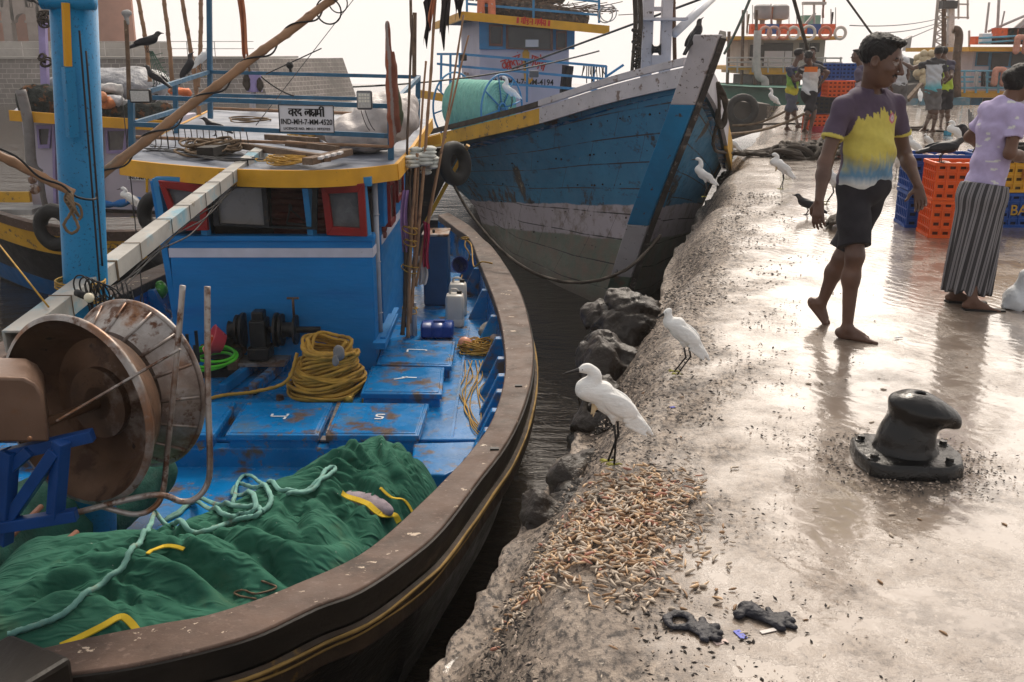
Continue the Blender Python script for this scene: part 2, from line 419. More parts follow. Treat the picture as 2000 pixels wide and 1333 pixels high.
# water
g = N('harbour water')
vw = g.vec(scale=(1, 2.2, 1))
h1 = g.noise(1.3, 5, .6, vec=vw, dist=.6); h2 = g.noise(7, 4, .6, vec=vw, dist=.4)
hh = g.math('ADD', g.math('MULTIPLY', h1, 1.0), g.math('MULTIPLY', h2, .22))
g.out(g.mix(g.rng(g.noise(.25, 4), .35, .65), (.016, .012, .008), (.024, .018, .012)), .06, g.bump(hh, .22, .14), IOR=1.33, Specular_IOR_Level=.38)
mb = MB(); mb.quad([(-125, -18, ZW), (125, -18, ZW), (125, 124, ZW), (-125, 124, ZW)])
mb.build('water', g.m, tag_=(None, None, None, 'structure'))
# quay
g = N('wet quay concrete')
obj = g.tc.outputs['Object']
dd = g.n('ShaderNodeVectorMath', {0: obj, 1: (.965, -.2607, 0)}, operation='DOT_PRODUCT').outputs['Value']
dd = g.math('ADD', dd, .888)                                     # metres in from the edge
n1 = g.noise(.9, 6, .6); n2 = g.noise(9, 8, .72); n3 = g.noise(46, 6, .7, vec=g.vec(scale=(1, .55, 1), rot=(0, 0, R(-15)))); n4 = g.noise(2.6, 7, .65)
rough_zone = g.math('ADD', g.rng(dd, .2, 1.05, .72, 0), g.math('MULTIPLY', g.math('SUBTRACT', n4, .5), 1.6))
rough_zone = g.rng(rough_zone, -.02, .45, 0, 1)
patch = g.rng(n1, .54, .66, 0, .45)
rz = g.math('MAXIMUM', rough_zone, g.math('MULTIPLY', patch, g.rng(n2, .45, .6)))
base = g.mix(g.rng(n4, .3, .7), (.145, .106, .078), (.26, .20, .155))
base = g.mix(rz, base, g.mix(g.rng(n2, .38, .62), (.115, .085, .064), (.38, .30, .235)))
fleck = g.math('MULTIPLY', g.rng(n3, .60, .68), g.rng(g.noise(3.1, 4), .42, .60))
fleck2 = g.math('MULTIPLY', g.rng(n3, .48, .60), rz)
fl = g.math('MAXIMUM', fleck, fleck2)
base = g.mix(fl, base, (.045, .035, .03))
white = g.math('MULTIPLY', g.rng(g.noise(60, 3, vec=g.vec(rot=(0, 0, 1))), .66, .72), g.math('MULTIPLY', rz, .8))
base = g.mix(white, base, (.62, .52, .42))
ro = g.math('ADD', g.math('MULTIPLY', rz, .22), .28); ro = g.math('ADD', ro, g.math('MULTIPLY', fl, .3))
swirl = g.n('ShaderNodeTexWave', {'Vector': g.vec(rot=(0, 0, R(-25))), 'Scale': 3.2, 'Distortion': 9, 'Detail': 3, 'Detail Scale': 1.6}).outputs['Fac']
b1 = g.bump(g.math('MULTIPLY', g.math('ADD', g.math('MULTIPLY', n3, .6), g.math('MULTIPLY', n2, 1.2)), g.math('ADD', rz, .015)), 1.0, .022)
bc = g.bump(g.math('ADD', g.math('MULTIPLY', swirl, .6), g.math('ADD', g.noise(11, 5, .6), g.math('MULTIPLY', n3, .35))), .30, .004); cw_ = g.math('SUBTRACT', 1.0, g.math('MULTIPLY', g.math('MAXIMUM', rz, g.math('MULTIPLY', fl, .8)), .85))
g.out(base, ro, b1, IOR=1.40, Coat_Weight=cw_, Coat_Roughness=.03, Coat_IOR=1.6, Coat_Normal=bc)
QUAY = g.m
def sm(t): t = max(0, min(1, t)); return t*t*(3-2*t)
ds = [-.16, -.15, -.14, -.12, -.08, -.04, 0, .03, .06, .1, .14, .18, .22, .26, .3, .34, .38, .44, .5, .6, .7, .8, .9, 1, 1.15, 1.3, 1.5, 1.75, 2, 2.4, 3, 4, 6, 9, 14, 22, 32]
Ys = [-3, -1, .5]+[1+.05*i for i in range(150)]+[8.5+.15*i for i in range(66)]+[18.4+.7*i for i in range(21)]+[33]
def quay_pt(d, Y, i):
    nse = mn.fractal(V(d*.8, Y, 3), 1, 2, 4); big = mn.noise(V(Y*.55, 7.3, 0)); e = edge(Y)
    wig = .08*big+.07*mn.noise(V(Y*1.9, 1.7, 0))+.05*abs(mn.noise(V(Y*5, 0, 0)))+.025*mn.noise(V(Y*13, 3, 0))
    if i < 2: return V(e+wig+d, Y, -2.6 if i == 0 else -1.2)
    slope = sm((.42+.1*big-d)/.5)
    z = -.42*slope**1.6 + (.018*nse*(.35+1.4*slope+.5*sm((1.2-d)/.8)))+.05*slope*mn.noise(V(d*6, Y*4, 2))-.05*slope*abs(mn.noise(V(d*9, Y*7, 5)))
    if d > 1.4: z = .004*nse
    return V(e+wig*sm((1.6-d)/1.4)+d+.03*slope*mn.noise(V(Y*4, d*6, 9)), Y, z)
vs = [quay_pt(d, Y, i) for i, d in enumerate(ds) for Y in Ys]; nY = len(Ys)
mb = MB(); mb.add(vs, [(i*nY+j, (i+1)*nY+j, (i+1)*nY+j+1, i*nY+j+1) for i in range(len(ds)-1) for j in range(nY-1)])
yl = Ys[-1]; mb.quad([(edge(yl)-.1, yl, -.02), (edge(yl)+32, yl, 0), (edge(yl)+32, yl, -2.6), (edge(yl)-.1, yl, -2.6)])
mb.build('pavement', QUAY, smooth=True, tag_=(None, None, None, 'structure'))
# boulders under the quay edge
ROCK = M('wet dark boulder', (.032, .024, .019), .34, .5, 3, layers=((2.2, .54, .66, (.16, .13, .10)), (9, .6, .7, (.02, .017, .015))), bump=.8, bs=14, bd=.03)
rocks = [((1212, 590), -.30, (.16, .24, .20), 'rough rock lump where the big trawler bow meets the quay'), ((1150, 690), -.52, (.15, .22, .20), 'cracked rock between the two largest boulders'), ((1140, 790), -.50, (.13, .16, .22), 'narrow black rock behind the nearest egret neck'), ((1070, 965), -.50, (.12, .14, .18), 'pitted rock just above the shrimp heap corner'), ((1185, 628), -.44, (.22, .34, .30), 'smooth grey boulder topped with mussel shells under the quay edge'),
         ((1170, 745), -.62, (.22, .32, .38), 'dark boulder with a hollow directly behind the nearest egret'),
         ((1128, 835), -.55, (.17, .22, .34), 'jagged black boulder left of the nearest egret beak and breast'),
         ((1095, 925), -.5, (.15, .17, .26), 'small wedge boulder below the nearest egret feet'),
         ((1030, 1010), -.52, (.14, .17, .22), 'lowest boulder beside the heap of shrimp shells')]
for i, (p, z, r, lb) in enumerate(rocks):
    c = W(p[0], p[1], z=z+.12); c.z -= .12; c.x += .15
    r = (r[0]*1.1, r[1]*.88, r[2]*.9); pr = [ell(c, r, k=.05)]
    for j in range(5):
        a = rng.rand(3)*2-1; pr.append(ell(np.array(c)+a*np.array(r)*.8, np.array(r)*(.35+.4*rng.rand(3)), k=.04))
    for j in range(4):
        a = rng.rand(3)*2-1; a[0] = -abs(a[0]); pr.append(ell(np.array(c)+a*np.array(r)*1.0, np.array(r)*.38, k=.02, sub=True))
    sdf_obj('boulder', pr, .018, ROCK, disp=lambda P: .05*fbm(P, 1.6, 2, 3)-.05*np.abs(fbm(P, 3.2, 2, 8+len(lb)))**.7+.03+.018*fbm(P, 8, 4, 4)-.02*np.abs(fbm(P, 12, 2, 5)), tag_=(lb, 'boulder', 'boulders under the quay edge'))
# breakwater
BW = N('coursed stone'); vb = BW.tc.outputs['UV']
br = BW.n('ShaderNodeTexBrick', {'Vector': vb, 'Scale': 1, 'Color1': (.20, .165, .15), 'Color2': (.13, .105, .095), 'Mortar': (.36, .32, .29), 'Mortar Size': .035, 'Mortar Smooth': .5, 'Bias': 0, 'Brick Width': .62, 'Row Height': .34})
BW.out(BW.mix(BW.rng(BW.noise(.35, 6), .4, .7), br.outputs['Color'], (.10, .085, .075)), .9, BW.bump(br.outputs['Fac'], -.5, .05))
CONC = M('pale concrete', (.34, .31, .28), .85, .25, .6, bump=.3, bs=8, bd=.03)
YB = 75
t = thing('breakwater', (-38, YB, ZW), 'long masonry harbour wall with pale coping across the water', 'wall')
mb = MB(); xr = W(500, 115, Y=YB).x; xl = -62.
def wallquad(a, b, c, d_):
    L = (Vector(b)-Vector(a)).length; mb.quad([a, b, c, d_], uvs=[(0, 0), (L, 0), (L, 3.4), (0, 3.4)])
xb = W(527, 195, Y=YB-1.2).x
wallquad((xl, YB-1.2, ZW-.3), (xb, YB-1.2, ZW-.3), (xr, YB, 1.25), (xl, YB, 1.25))
wallquad((xb, YB-1.2, ZW-.3), (xb+4, YB+14, ZW-.3), (xr+4, YB+14, 1.25), (xr, YB, 1.25))
mb.build('masonry_face', BW.m, t)
MB().box(((xl+xr)/2, YB+7, 1.32), (xr-xl+.3, 14.5, .16)).build('coping', CONC, t)
mb = MB(); xs = W(270, 100, Y=YB+8).x
for i in range(5): mb.box(((xl+xs)/2-i*.5, YB+9+i*.45, 1.5+i*.2), (xs-xl, .45+.0*i, .2))
mb.box(((xl+W(180, 1, Y=84).x)/2, 84, 1.95), (40, .6, 1.1))
mb.build('steps', CONC, t)
rail = MB(); SPALE = M('far steel', (.42, .38, .36), .5)
for i in range(24):
    x = xl+(i+.2)*2.0
    if x < xr: rail.tube([(x, YB+.4, 1.4), (x, YB+.4, 2.45)], .035, 5)
for z in (2.45, 1.95): rail.tube([(xl, YB+.4, z), (xr-.2, YB+.4, z)], .025, 5)
t2 = rail.build('railing', SPALE, None, tag_=('thin steel railing along the top of the harbour wall', 'railing'))
# arcaded building
STONE = M('grey arcade stone', (.27, .22, .195), .9, .2, 1.2, bump=.4, bs=6, bd=.05); PINK = M('terracotta plaster', (.50, .24, .17), .9, .12, .8)
t = thing('arcade_building', (-40, 86, 1.4), 'terracotta building with a grey stone arcade behind the harbour wall', 'building')
MB().box((W(30, 10, Y=90).x, 90, 7), (20, .4, 12)).build('wall', PINK, t)
mb = MB(); px0 = -72; pw = 82.*.5
def xz(px, py): p = W(px, py, Y=86); return p.x, p.z
piers = [(-115, -92), (-52, -36), (15, 32), (62, 82), (115, 132), (165, 182)]
for a, b in piers:
    xa, _ = xz(a, 90); xb_, _ = xz(b, 90); mb.box(((xa+xb_)/2, 86, 3.3), (xb_-xa, .8, 3.9))
    mb.box(((xa+xb_)/2, 85.97, xz(0, 43)[1]), (xb_-xa+.25, .9, .18))
for (a, b), (c, d_) in zip(piers[:-1], piers[1:]):
    x0, _ = xz(b, 44); x1, _ = xz(c, 44); zs = xz(0, 44)[1]; cx = (x0+x1)/2; r = (x1-x0)/2; n = 12; top = 12.
    pts = [(cx-r*math.cos(math.pi*i/n), 85.7, zs+r*1.08*math.sin(math.pi*i/n)) for i in range(n+1)]
    for i in range(n): mb.prism([pts[i], pts[i+1], (pts[i+1][0], 85.7, top), (pts[i][0], 85.7, top)], (0, .6, 0))
for a, b in piers:
    xa, _ = xz(a, 90); xb_, _ = xz(b, 90); mb.box(((xa+xb_)/2, 86.0, (xz(0, 44)[1]+12)/2), (xb_-xa, .6, 12-xz(0, 44)[1]))
mb.build('arcade', STONE, t)
# haze
g = N('haze'); g.t.nodes.remove(g.b)
pv = g.n('ShaderNodeVolumePrincipled', {'Color': (.97, .95, .93), 'Density': .0010, 'Anisotropy': .35}); g.t.links.new(pv.outputs[0], g.o.inputs['Volume'])
hz = MB().box((0, 52, 7.5), (260, 150, 21)).build('haze', g.m); tag(hz, kind='stuff')
# ---------------------------------------------------------------- shared materials
BLUE = M('worn blue deck paint', (.0, .165, .44), .24, .3, 2.2, layers=((2.0, .56, .70, (.10, .15, .19)), (3.1, .53, .62, (.11, .075, .055)), (11, .60, .66, (.15, .12, .10)), (38, .70, .76, (.5, .5, .5)), (6, .66, .72, (.02, .05, .12))), bump=.35, bs=18, bd=.006)
CABIN = M('cabin blue paint', (.0, .165, .44), .5, .16, 1.6, layers=((1.1, .55, .8, (.004, .10, .34)), (45, .745, .79, (.25, .3, .35)), (3, .70, .80, (.02, .09, .2), (4, 4, .35)), (1.4, .60, .72, (.01, .18, .46))), bump=.5, bs=14, bd=.006, stretch=(.6, 1, 3.2))
LBLUE = M('light blue paint', (.03, .22, .46), .45, .2, 3, layers=((14, .66, .74, (.12, .10, .08)),), bs=30)
MASTB = M('speckled mast blue', (.012, .19, .40), .42, .15, 1.5, layers=((60, .58, .66, (.01, .045, .085)), (2.2, .60, .78, (.012, .05, .09)), (9, .72, .78, (.12, .05, .02))), bs=60)
YEL = M('ochre yellow paint', (.62, .30, .015), .5, .15, 4, layers=((26, .66, .72, (.12, .06, .02)), (3, .66, .8, (.30, .14, .02))), bump=.35, bs=35)
REDP = M('red window paint', (.24, .010, .008), .45, .2, 5, bs=30)
WHT = M('cream stripe paint', (.55, .53, .60), .6, .1, 6, layers=((18, .68, .74, (.25, .24, .28)),))
ROOFG = M('grey roof canvas', (.16, .18, .23), .42, .35, 1.8, layers=((2.4, .58, .72, (.34, .36, .40)), (5, .64, .72, (.05, .05, .06)), (50, .73, .77, (.6, .6, .6))), bump=.4, bs=16, bd=.006)
WOOD = M('weathered gunwale timber', (.10, .062, .046), .6, .45, 3, layers=((2.6, .54, .66, (.045, .028, .02)), (30, .56, .66, (.15, .10, .08), (1, 1, 1)), (11, .645, .665, (.50, .40, .31)), (6, .70, .72, (.62, .54, .44))), bump=.6, bs=9, bd=.012, stretch=(1, 1, 1))
DWOOD = M('dark tarred timber', (.022, .017, .013), .5, .5, 3, layers=((5, .62, .7, (.09, .06, .04)),), bump=.6, bs=12, bd=.01, stretch=(1, .3, 2))
PLANKW = M('old brown plank', (.15, .095, .06), .75, .4, 4, layers=((9, .62, .7, (.30, .22, .15)),), bump=.6, bs=20, bd=.006, stretch=(3, .5, 3))
BAMB = M('bamboo', (.30, .17, .095), .6, .35, 5, layers=((5, .58, .68, (.12, .06, .035)), (20, .68, .74, (.5, .38, .26))), bump=.4, bs=30)
BEAMM = M('peeling pale blue timber', (.38, .36, .33), .62, .3, 2.5, layers=((2.2, .53, .63, (.18, .33, .40)), (8, .60, .68, (.20, .17, .13))), bump=.5, bs=16, bd=.006)
STEEL = M('rusty galvanised steel', (.40, .37, .35), .42, .3, 4, layers=((4, .48, .60, (.22, .11, .06)), (12, .54, .62, (.10, .045, .025)), (1.6, .5, .62, (.17, .13, .11))), bump=.3, bs=25, metal=.55)
RUSTY = M('rusty brown steel', (.115, .062, .036), .45, .5, 5, layers=((1.7, .56, .68, (.34, .28, .24)), (7, .54, .64, (.055, .025, .014)), (20, .62, .68, (.03, .018, .012))), bump=.45, bs=20, bd=.006, metal=.35)
BLACKI = M('greasy black iron', (.018, .016, .015), .38, .5, 8, layers=((8, .62, .72, (.07, .04, .025)),), bump=.5, bs=30, metal=.2)
BLACKM = M('black rubber', (.016, .015, .015), .6, .4, 6, layers=((7, .6, .72, (.06, .055, .05)),), bump=.5, bs=30)
CABLE = M('black cable', (.012, .011, .012), .5, .3, 8, bump=0)
YROPE = M('yellow rope', (.42, .24, .04), .75, .35, 9, layers=((14, .6, .7, (.18, .10, .03)),), bump=.5, bs=160, bd=.003)
TROPE = M('teal rope', (.16, .34, .29), .75, .3, 7, layers=((5, .55, .68, (.22, .19, .13)),), bump=.5, bs=200, bd=.003)
BROPE = M('brown rope', (.17, .115, .07), .85, .45, 9, bump=.6, bs=150, bd=.003)
DROPE = M('dark wet rope', (.055, .042, .032), .8, .5, 7, bump=.7, bs=120, bd=.005)
GLASSD = M('dusty cabin glass', (.10, .095, .10), .18, .3, 2, layers=((3, .5, .7, (.17, .16, .16)),), bump=.05)
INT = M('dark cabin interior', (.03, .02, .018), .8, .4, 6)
PLW = M('white plastic', (.62, .58, .52), .35, .1, 5, layers=((5, .66, .76, (.36, .29, .22)),), bump=.1, Subsurface_Weight=.0)
PLB = M('blue plastic', (.008, .045, .24), .3, .25, 5, bump=.15)
WHITEM = M('white board paint', (.62, .62, .66), .4, .04, 5, bump=.05)
LETB = M('black lettering', (.01, .01, .012), .5, .1, 5, bump=0)
LETR = M('red lettering', (.50, .02, .012), .5, .1, 5, bump=0)
FOAMW = M('rope wrapped foam', (.55, .56, .52), .8, .35, 9, layers=((12, .6, .66, (.18, .20, .16)),), bump=.8, bs=35, bd=.01)

# ---------------------------------------------------------------- near trawler
B1 = thing('fishing_boat', (-2.15, 8, ZW), 'blue trawler with ochre roof edge and timber gunwale moored nearest the quay', 'fishing boat')
def zs(py): return -.86+.26*sm((py-650)/680)
outer_px = [(52, 1328), (110, 1318), (254, 1299), (398, 1267), (507, 1234), (616, 1183), (700, 1151), (790, 1092), (862, 1030), (935, 935), (990, 862), (1026, 785), (1041, 712), (1037, 645), (1012, 560), (966, 488), (943, 466)]
inner_px = [(40, 1268), (80, 1262), (181, 1241), (311, 1216), (398, 1201), (500, 1169), (580, 1136), (700, 1082), (790, 1010), (865, 938), (925, 872), (962, 815), (984, 742), (985, 680), (970, 600), (935, 510), (917, 466)]
so = [W(x, y, z=zs(y)) for x, y in outer_px]; si = [W(x, y, z=zs(y)) for x, y in inner_px]
CX = -2.18
stern = 15.6
so += [V(-.62, 14.6, -.84), V(-1.0, stern, -.8)]; si += [V(-.82, 14.4, -.84), V(-1.15, stern-.2, -.8)]
so = spline(so, 4); si = spline(si, 4)
po = [V(2*CX-p.x, p.y, p.z) for p in so]; pi_ = [V(2*CX-p.x, p.y, p.z) for p in si]
# gunwale caps
mb = MB()
for a, b in ((so, si), (po, pi_)):
    rings = []
    for p, q in zip(a, b):
        wob = .006*mn.noise(p*2.3)
        rings.append([p+V(0, 0, wob), q+V(0, 0, wob-.004), q-V(0, 0, .11), p-V(0, 0, .13)])
    mb.loft(rings)
mb.box((CX, so[0].y+.02, so[0].z-.05), (.40, .34, .13))
mb.build('gunwale', WOOD, B1, smooth='auto', bevel=.012)
stem = MB(); c_ = W(8, 1300, z=-.50); c_.z = -.62; stem.box(c_, (.34, .30, .24), rot=R(-28)); stem.box((c_.x-.05, c_.y-.05, -1.4), (.2, .25, 1.4)); stem.build('stem_post', DWOOD, B1, bevel=.02)
mb = MB(); mb.loft([[p+V(.003, 0, -.012), p+V(.012, -.004, -.018), p+V(.012, -.004, -.135), p+V(.002, 0, -.14)] for p in so]); mb.build('gunwale_edge', DWOOD, B1, smooth='auto')
# square mortices in the gunwale top
for px, py in ((966, 877), (1013, 754)):
    p = W(px, py, z=zs(py)+.004); MB().box(p, (.055, .03, .012)).build('mortice', BLACKI, B1)
# hull planking
def hull_rings(side):
    rings = []
    for i in range(len(so)):
        p = (so if side > 0 else po)[i]; yk = p.y
        row = []
        for k in range(9):
            t = k/8; hw = (p.x-CX); bulge = 1-.10*t-.9*t**4
            row.append(V(CX+hw*bulge+(-.03*side if k else -.02*side), yk+(.55*t**1.5 if i < 14 else (.25*t if i < 30 else 0)), p.z-.12-t*1.6))
        rings.append(row)
    return rings
HULL1 = M('black hull with old yellow paint', (.007, .006, .006), .4, .5, 2, layers=((3.5, .60, .68, (.05, .035, .02)), (7, .68, .72, (.30, .17, .02)), (5, .64, .8, (.07, .06, .055), (.4, .4, 6))), bump=.7, bs=8, bd=.02, stretch=(1, 1, 3))
mb = MB(); mb.loft(hull_rings(1), closed=False); mb.loft([r[::-1] for r in hull_rings(-1)], closed=False)
rS = [hull_rings(1)[-1], hull_rings(-1)[-1]]; mb.loft(rS, closed=False)
r0 = [hull_rings(1)[0], hull_rings(-1)[0]]; mb.loft(r0, closed=False)
mb.build('hull', HULL1, B1, smooth='auto')
# wale strake with worn yellow, and the rope laid along it
mb = MB()
for a, s in ((so, 1), (po, -1)):
    mb.loft([[p+V(s*.012, 0, -.15), p+V(s*.035, 0, -.165), p+V(s*.035, 0, -.28), p+V(s*.0, 0, -.30)] for p in a])
WALE = M('wale with worn yellow paint', (.05, .032, .02), .6, .5, 5, layers=((3, .58, .66, (.24, .13, .015)), (9, .55, .62, (.025, .018, .012))), bump=.6, bs=14, bd=.01)
mb.build('rubbing_strake', WALE, B1, smooth='auto')
mb = MB(); rp_ = [p+V(.034, -.01, -.17+.012*mn.noise(p*3)) for p in so]; mb.tube(rp_, .0085, 9, twist=260, lob=.25)
mb.tube([p+V(.03, -.008, -.205+.02*mn.noise(p*2.3+V(5, 0, 0))) for p in so], .006, 8, twist=300)
mb.build('fender_rope', M('weathered tan rope', (.30, .19, .06), .8, .4, 5, bump=.4, bs=150), B1, smooth=True)
# inner bulwark with frames
mb = MB()
for a, s in ((si, 1), (pi_, -1)):
    mb.loft([[p+V(-s*.0, 0, -.10), p+V(s*.05, 0, -.12), p+V(s*.0, 0, -.62), p+V(-s*.03, 0, -.62)] for p in a])
mb.build('bulwark', BLUE, B1, smooth='auto')
rib = 0
for a, s in ((si, 1), (pi_, -1)):
    for i in range(34, len(a)-2, 2):
        p = a[i]
        if p.y > 13.5: continue
        m = MB(); m.prism([p+V(s*.03, -.04, -.09), p+V(s*.03, -.04, -.47), p+V(-s*.24, -.04, -.47), p+V(-s*.06, -.04, -.09)], (0, .09, 0)); m.build('frame_timber', BLUE, B1, bevel=.008)
# deck
ZD = -1.28; ZF = -1.42
def deckpoly(y0, y1, z, inset=-.04):
    st = [p for p in si if y0 <= p.y <= y1]; pt = [p for p in pi_ if y0 <= p.y <= y1]
    st = sorted(st, key=lambda p: p.y); pt = sorted(pt, key=lambda p: p.y)
    return [V(p.x-inset, p.y, z) for p in st]+[V(p.x+inset, p.y, z) for p in reversed(pt)]
yst = W(600, 868, z=ZD).y
mb = MB(); mb.prism(deckpoly(yst, 15.3, ZD), (0, 0, -.06)); mb.build('main_deck', BLUE, B1)
mb = MB(); mb.prism(deckpoly(3.5, yst+.3, ZF), (0, 0, -.06)); mb.build('fore_deck', BLUE, B1)
mb = MB(); xl_ = CX-1.95; xr_ = W(925, 868, z=ZD).x+.1
mb.box(((xl_+xr_)/2, yst-.05, ZD-.07), (xr_-xl_, .12, .16)); mb.box(((xl_+xr_)/2, yst+.05, ZD+.015), (xr_-xl_, .05, .03)); mb.build('deck_beam', BLUE, B1, bevel=.01)
a_ = W(820, 870, z=-1.2); b_ = W(935, 870, z=-1.2); c2 = W(880, 930, z=-1.2)
mb = MB(); mb.prism([W(808, 866, z=-1.2), W(930, 862, z=-1.2), W(915, 905, z=-1.2), W(868, 928, z=-1.2), W(800, 925, z=-1.2)], (0, 0, -.18)); mb.build('corner_shelf', BLUE, B1, bevel=.015)
# side margin plank and groove lines
mb = MB()
for x1, y1, x2, y2 in ((882, 858, 905, 706), (905, 706, 915, 640)):
    mb.beam(W(x1, y1, z=ZD+.012), W(x2, y2, z=ZD+.012), .02, .03)
mb.build('margin_strip', BLUE, B1)
# hatches
def hatch(c4, dig=None, label=None):
    z = ZD+.12; P = [W(x, y, z=z) for x, y in c4]; cc = sum(P, Vector())/4
    m = MB(); m.prism([cc+(p-cc)*.94-V(0, 0, .03) for p in P], (0, 0, -.10)); 
    o = m.build('hatch', BLUE, B1); tag(o, label)
    lid = MB(); ringz = [(1.0, -.045), (1.0, -.005), (.985, .002), (.93, .002), (.915, .012), (.90, .012)]
    lid.loft([[cc+(p-cc)*s+V(0, 0, dz) for p in P] for s, dz in ringz], True, True); lid.build('lid', BLUE, o, smooth='auto', bevel=.004)
    if dig:
        d = MB(); e = (P[1]-P[0]).normalized(); u = (P[0]-P[3]).normalized()
        for st_ in dig:
            q = [cc+e*a*.09+u*b*.09+V(0, 0, .016) for a, b in st_]
            for i in range(len(q)-1):
                t = (q[i+1]-q[i]).normalized().cross(V(0, 0, 1))*.009; d.prism([q[i]-t, q[i]+t, q[i+1]+t, q[i+1]-t], (0, 0, .002))
        d.build('painted_numeral', M('white paint marks', (.7, .7, .72), .5, .1, 9, bump=0), o)
hatch([(750, 664), (890, 667), (882, 716), (735, 712)], [[(-1, .5), (-1, -.5)], [(-1, .5), (1, .4)], [(1, .4), (1, .1)]], 'closed deck hatch farthest aft beside the cabin')
hatch([(725, 716), (868, 718), (863, 771), (704, 769)], [[(-1, -.4), (0, .1), (.2, .5)], [(-.3, .3), (1.2, .2)]], 'rubbed deck hatch in the middle by the cabin corner')
hatch([(478, 787), (650, 787), (622, 851), (440, 850)], [[(-.8, .6), (-.8, 0), (.6, 0)], [(.6, .6), (.4, -.7)]], 'deck hatch painted with a white 4')
hatch([(665, 787), (838, 789), (818, 852), (636, 851)], [[(.5, .6), (-.2, .6), (-.2, .1), (.4, 0), (.3, -.5), (-.3, -.5)]], 'deck hatch painted with a white S')
hatch([(300, 785), (462, 786), (418, 850), (235, 850)], None, 'deck hatch half hidden by the net drum')
mb = MB(); p = W(640, 857, z=ZD+.03); mb.box(p, (.10, .09, .012)); mb.ball(p+V(0, .01, .02), .018, 8); mb.beam(W(640, 850, z=ZD+.04), W(662, 790, z=ZD+.04), .03, .03); mb.build('hatch_catch', STEEL, B1)
# wheelhouse
yf = 9.0; xL, xR = -3.14, -1.28; zb, z0, z1 = -1.28, .0, .50; yb_ = 11.6
WH = MB()
WH.prism([(xL, yf, zb), (xR, yf, zb), (xR, yf, z0), (xL, yf, z0)], (0, .08, 0))
WH.box(((xL+xR)/2, yf+.035, z0-.02), (xR-xL+.05, .13, .05))
WH.prism([(xL, yf, zb), (xL, yb_, zb), (xL-.12, yb_, z1), (xL-.12, yf, z1)], (.06, 0, 0))
WH.box(((xL+xR)/2, yb_, (zb+z1)/2), (xR-xL+.1, .06, z1-zb))
# starboard side with open doorway
dY0, dY1 = 9.22, 9.62
WH.box((xR-.03, (yf+.08+dY0)/2, (zb+z0)/2), (.06, dY0-yf-.08, z0-zb))
WH.box((xR-.03, (dY1+yb_)/2, (zb+z0)/2), (.06, yb_-dY1, z0-zb))
WH.box((xR+.03, (9.5+yb_)/2, (z0+z1)/2+.0), (.06, yb_-9.5, z1-z0-.0))
wh = WH.build('wheelhouse', CABIN, B1, bevel=.008)
st = MB(); sz = W(535, 494, Y=yf).z
st.box(((xL+xR)/2, yf-.004, sz), (xR-xL+.012, .008, .085)); st.box((xR+.004, (yf+dY0)/2, sz), (.008, dY0-yf+.01, .085)); st.box((xR+.004, (dY1+yb_)/2, sz), (.008, yb_-dY1-.02, .085))
st.build('painted_stripe', WHT, wh)
st = MB(); st.box((xR+.04, 9.45, -1.02), (.12, 1.1, .06)); st.beam((xR+.06, 9.05, -1.0), (xR+.06, 10.2, -1.0), .05, .05); st.build('side_step', CABIN, wh)
# corner post and window band (raked forward)
def fr(px, py, dy=0): return W(px, py, Y=yf+dy)
def rect_frame(mb, P, wd, dep, m=0):
    """P: four corners tl,tr,br,bl; frame bars of width wd"""
    for i in range(4):
        a, b = P[i], P[(i+1) % 4]; c = sum(P, Vector())/4
        mb.prism([a, b, b+(c-b).normalized()*wd*1.3, a+(c-a).normalized()*wd*1.3], (0, -dep, 0), m)
band = MB()
for x in (-3.16, -2.80, -1.83, -1.33):
    band.beam((x, yf+.04, z0), (x-.02, yf-.02, z1+.03), .06, .07)
band.beam((xL-.05, yf-.02, z1), (xR+.02, yf-.02, z1), .08, .08)
band.build('window_post', LBLUE, wh)
for (a, label, mt) in (([(312, 352), (402, 360), (409, 449), (345, 449)], 'red framed window at the port corner', REDP),
                ([(628, 362), (712, 358), (718, 461), (640, 458)], 'red framed window beside the corner post', REDP)):
    P = [fr(x, y, -.07+.02*(i > 1)) for i, (x, y) in enumerate(a)]
    m = MB(); rect_frame(m, P, .075, .05); o = m.build('window', mt, wh, bevel=.004); tag(o, label)
    m = MB(); m.quad([p+V(0, .012, 0) for p in P]); m.build('pane', GLASSD, o)
P = [fr(412, 362, -.03), fr(622, 364, -.03), fr(620, 448, -.01), fr(420, 440, -.01)]
m = MB(); rect_frame(m, P, .04, .04); a, b = P[0].lerp(P[1], .50), P[3].lerp(P[2], .52); m.beam(a+V(0, -.03, 0), b+V(0, -.03, 0), .045, .03)
o = m.build('window', BLACKI, wh); tag(o, 'wide sliding window with its starboard half open')
m = MB(); m.quad([P[0]+V(0, .01, 0), a+V(0, .01, 0), b+V(0, .01, 0), P[3]+V(0, .01, 0)]); m.build('pane', M('frosted sliding pane', (.20, .18, .17), .3, .15, 3, bump=.1), o)
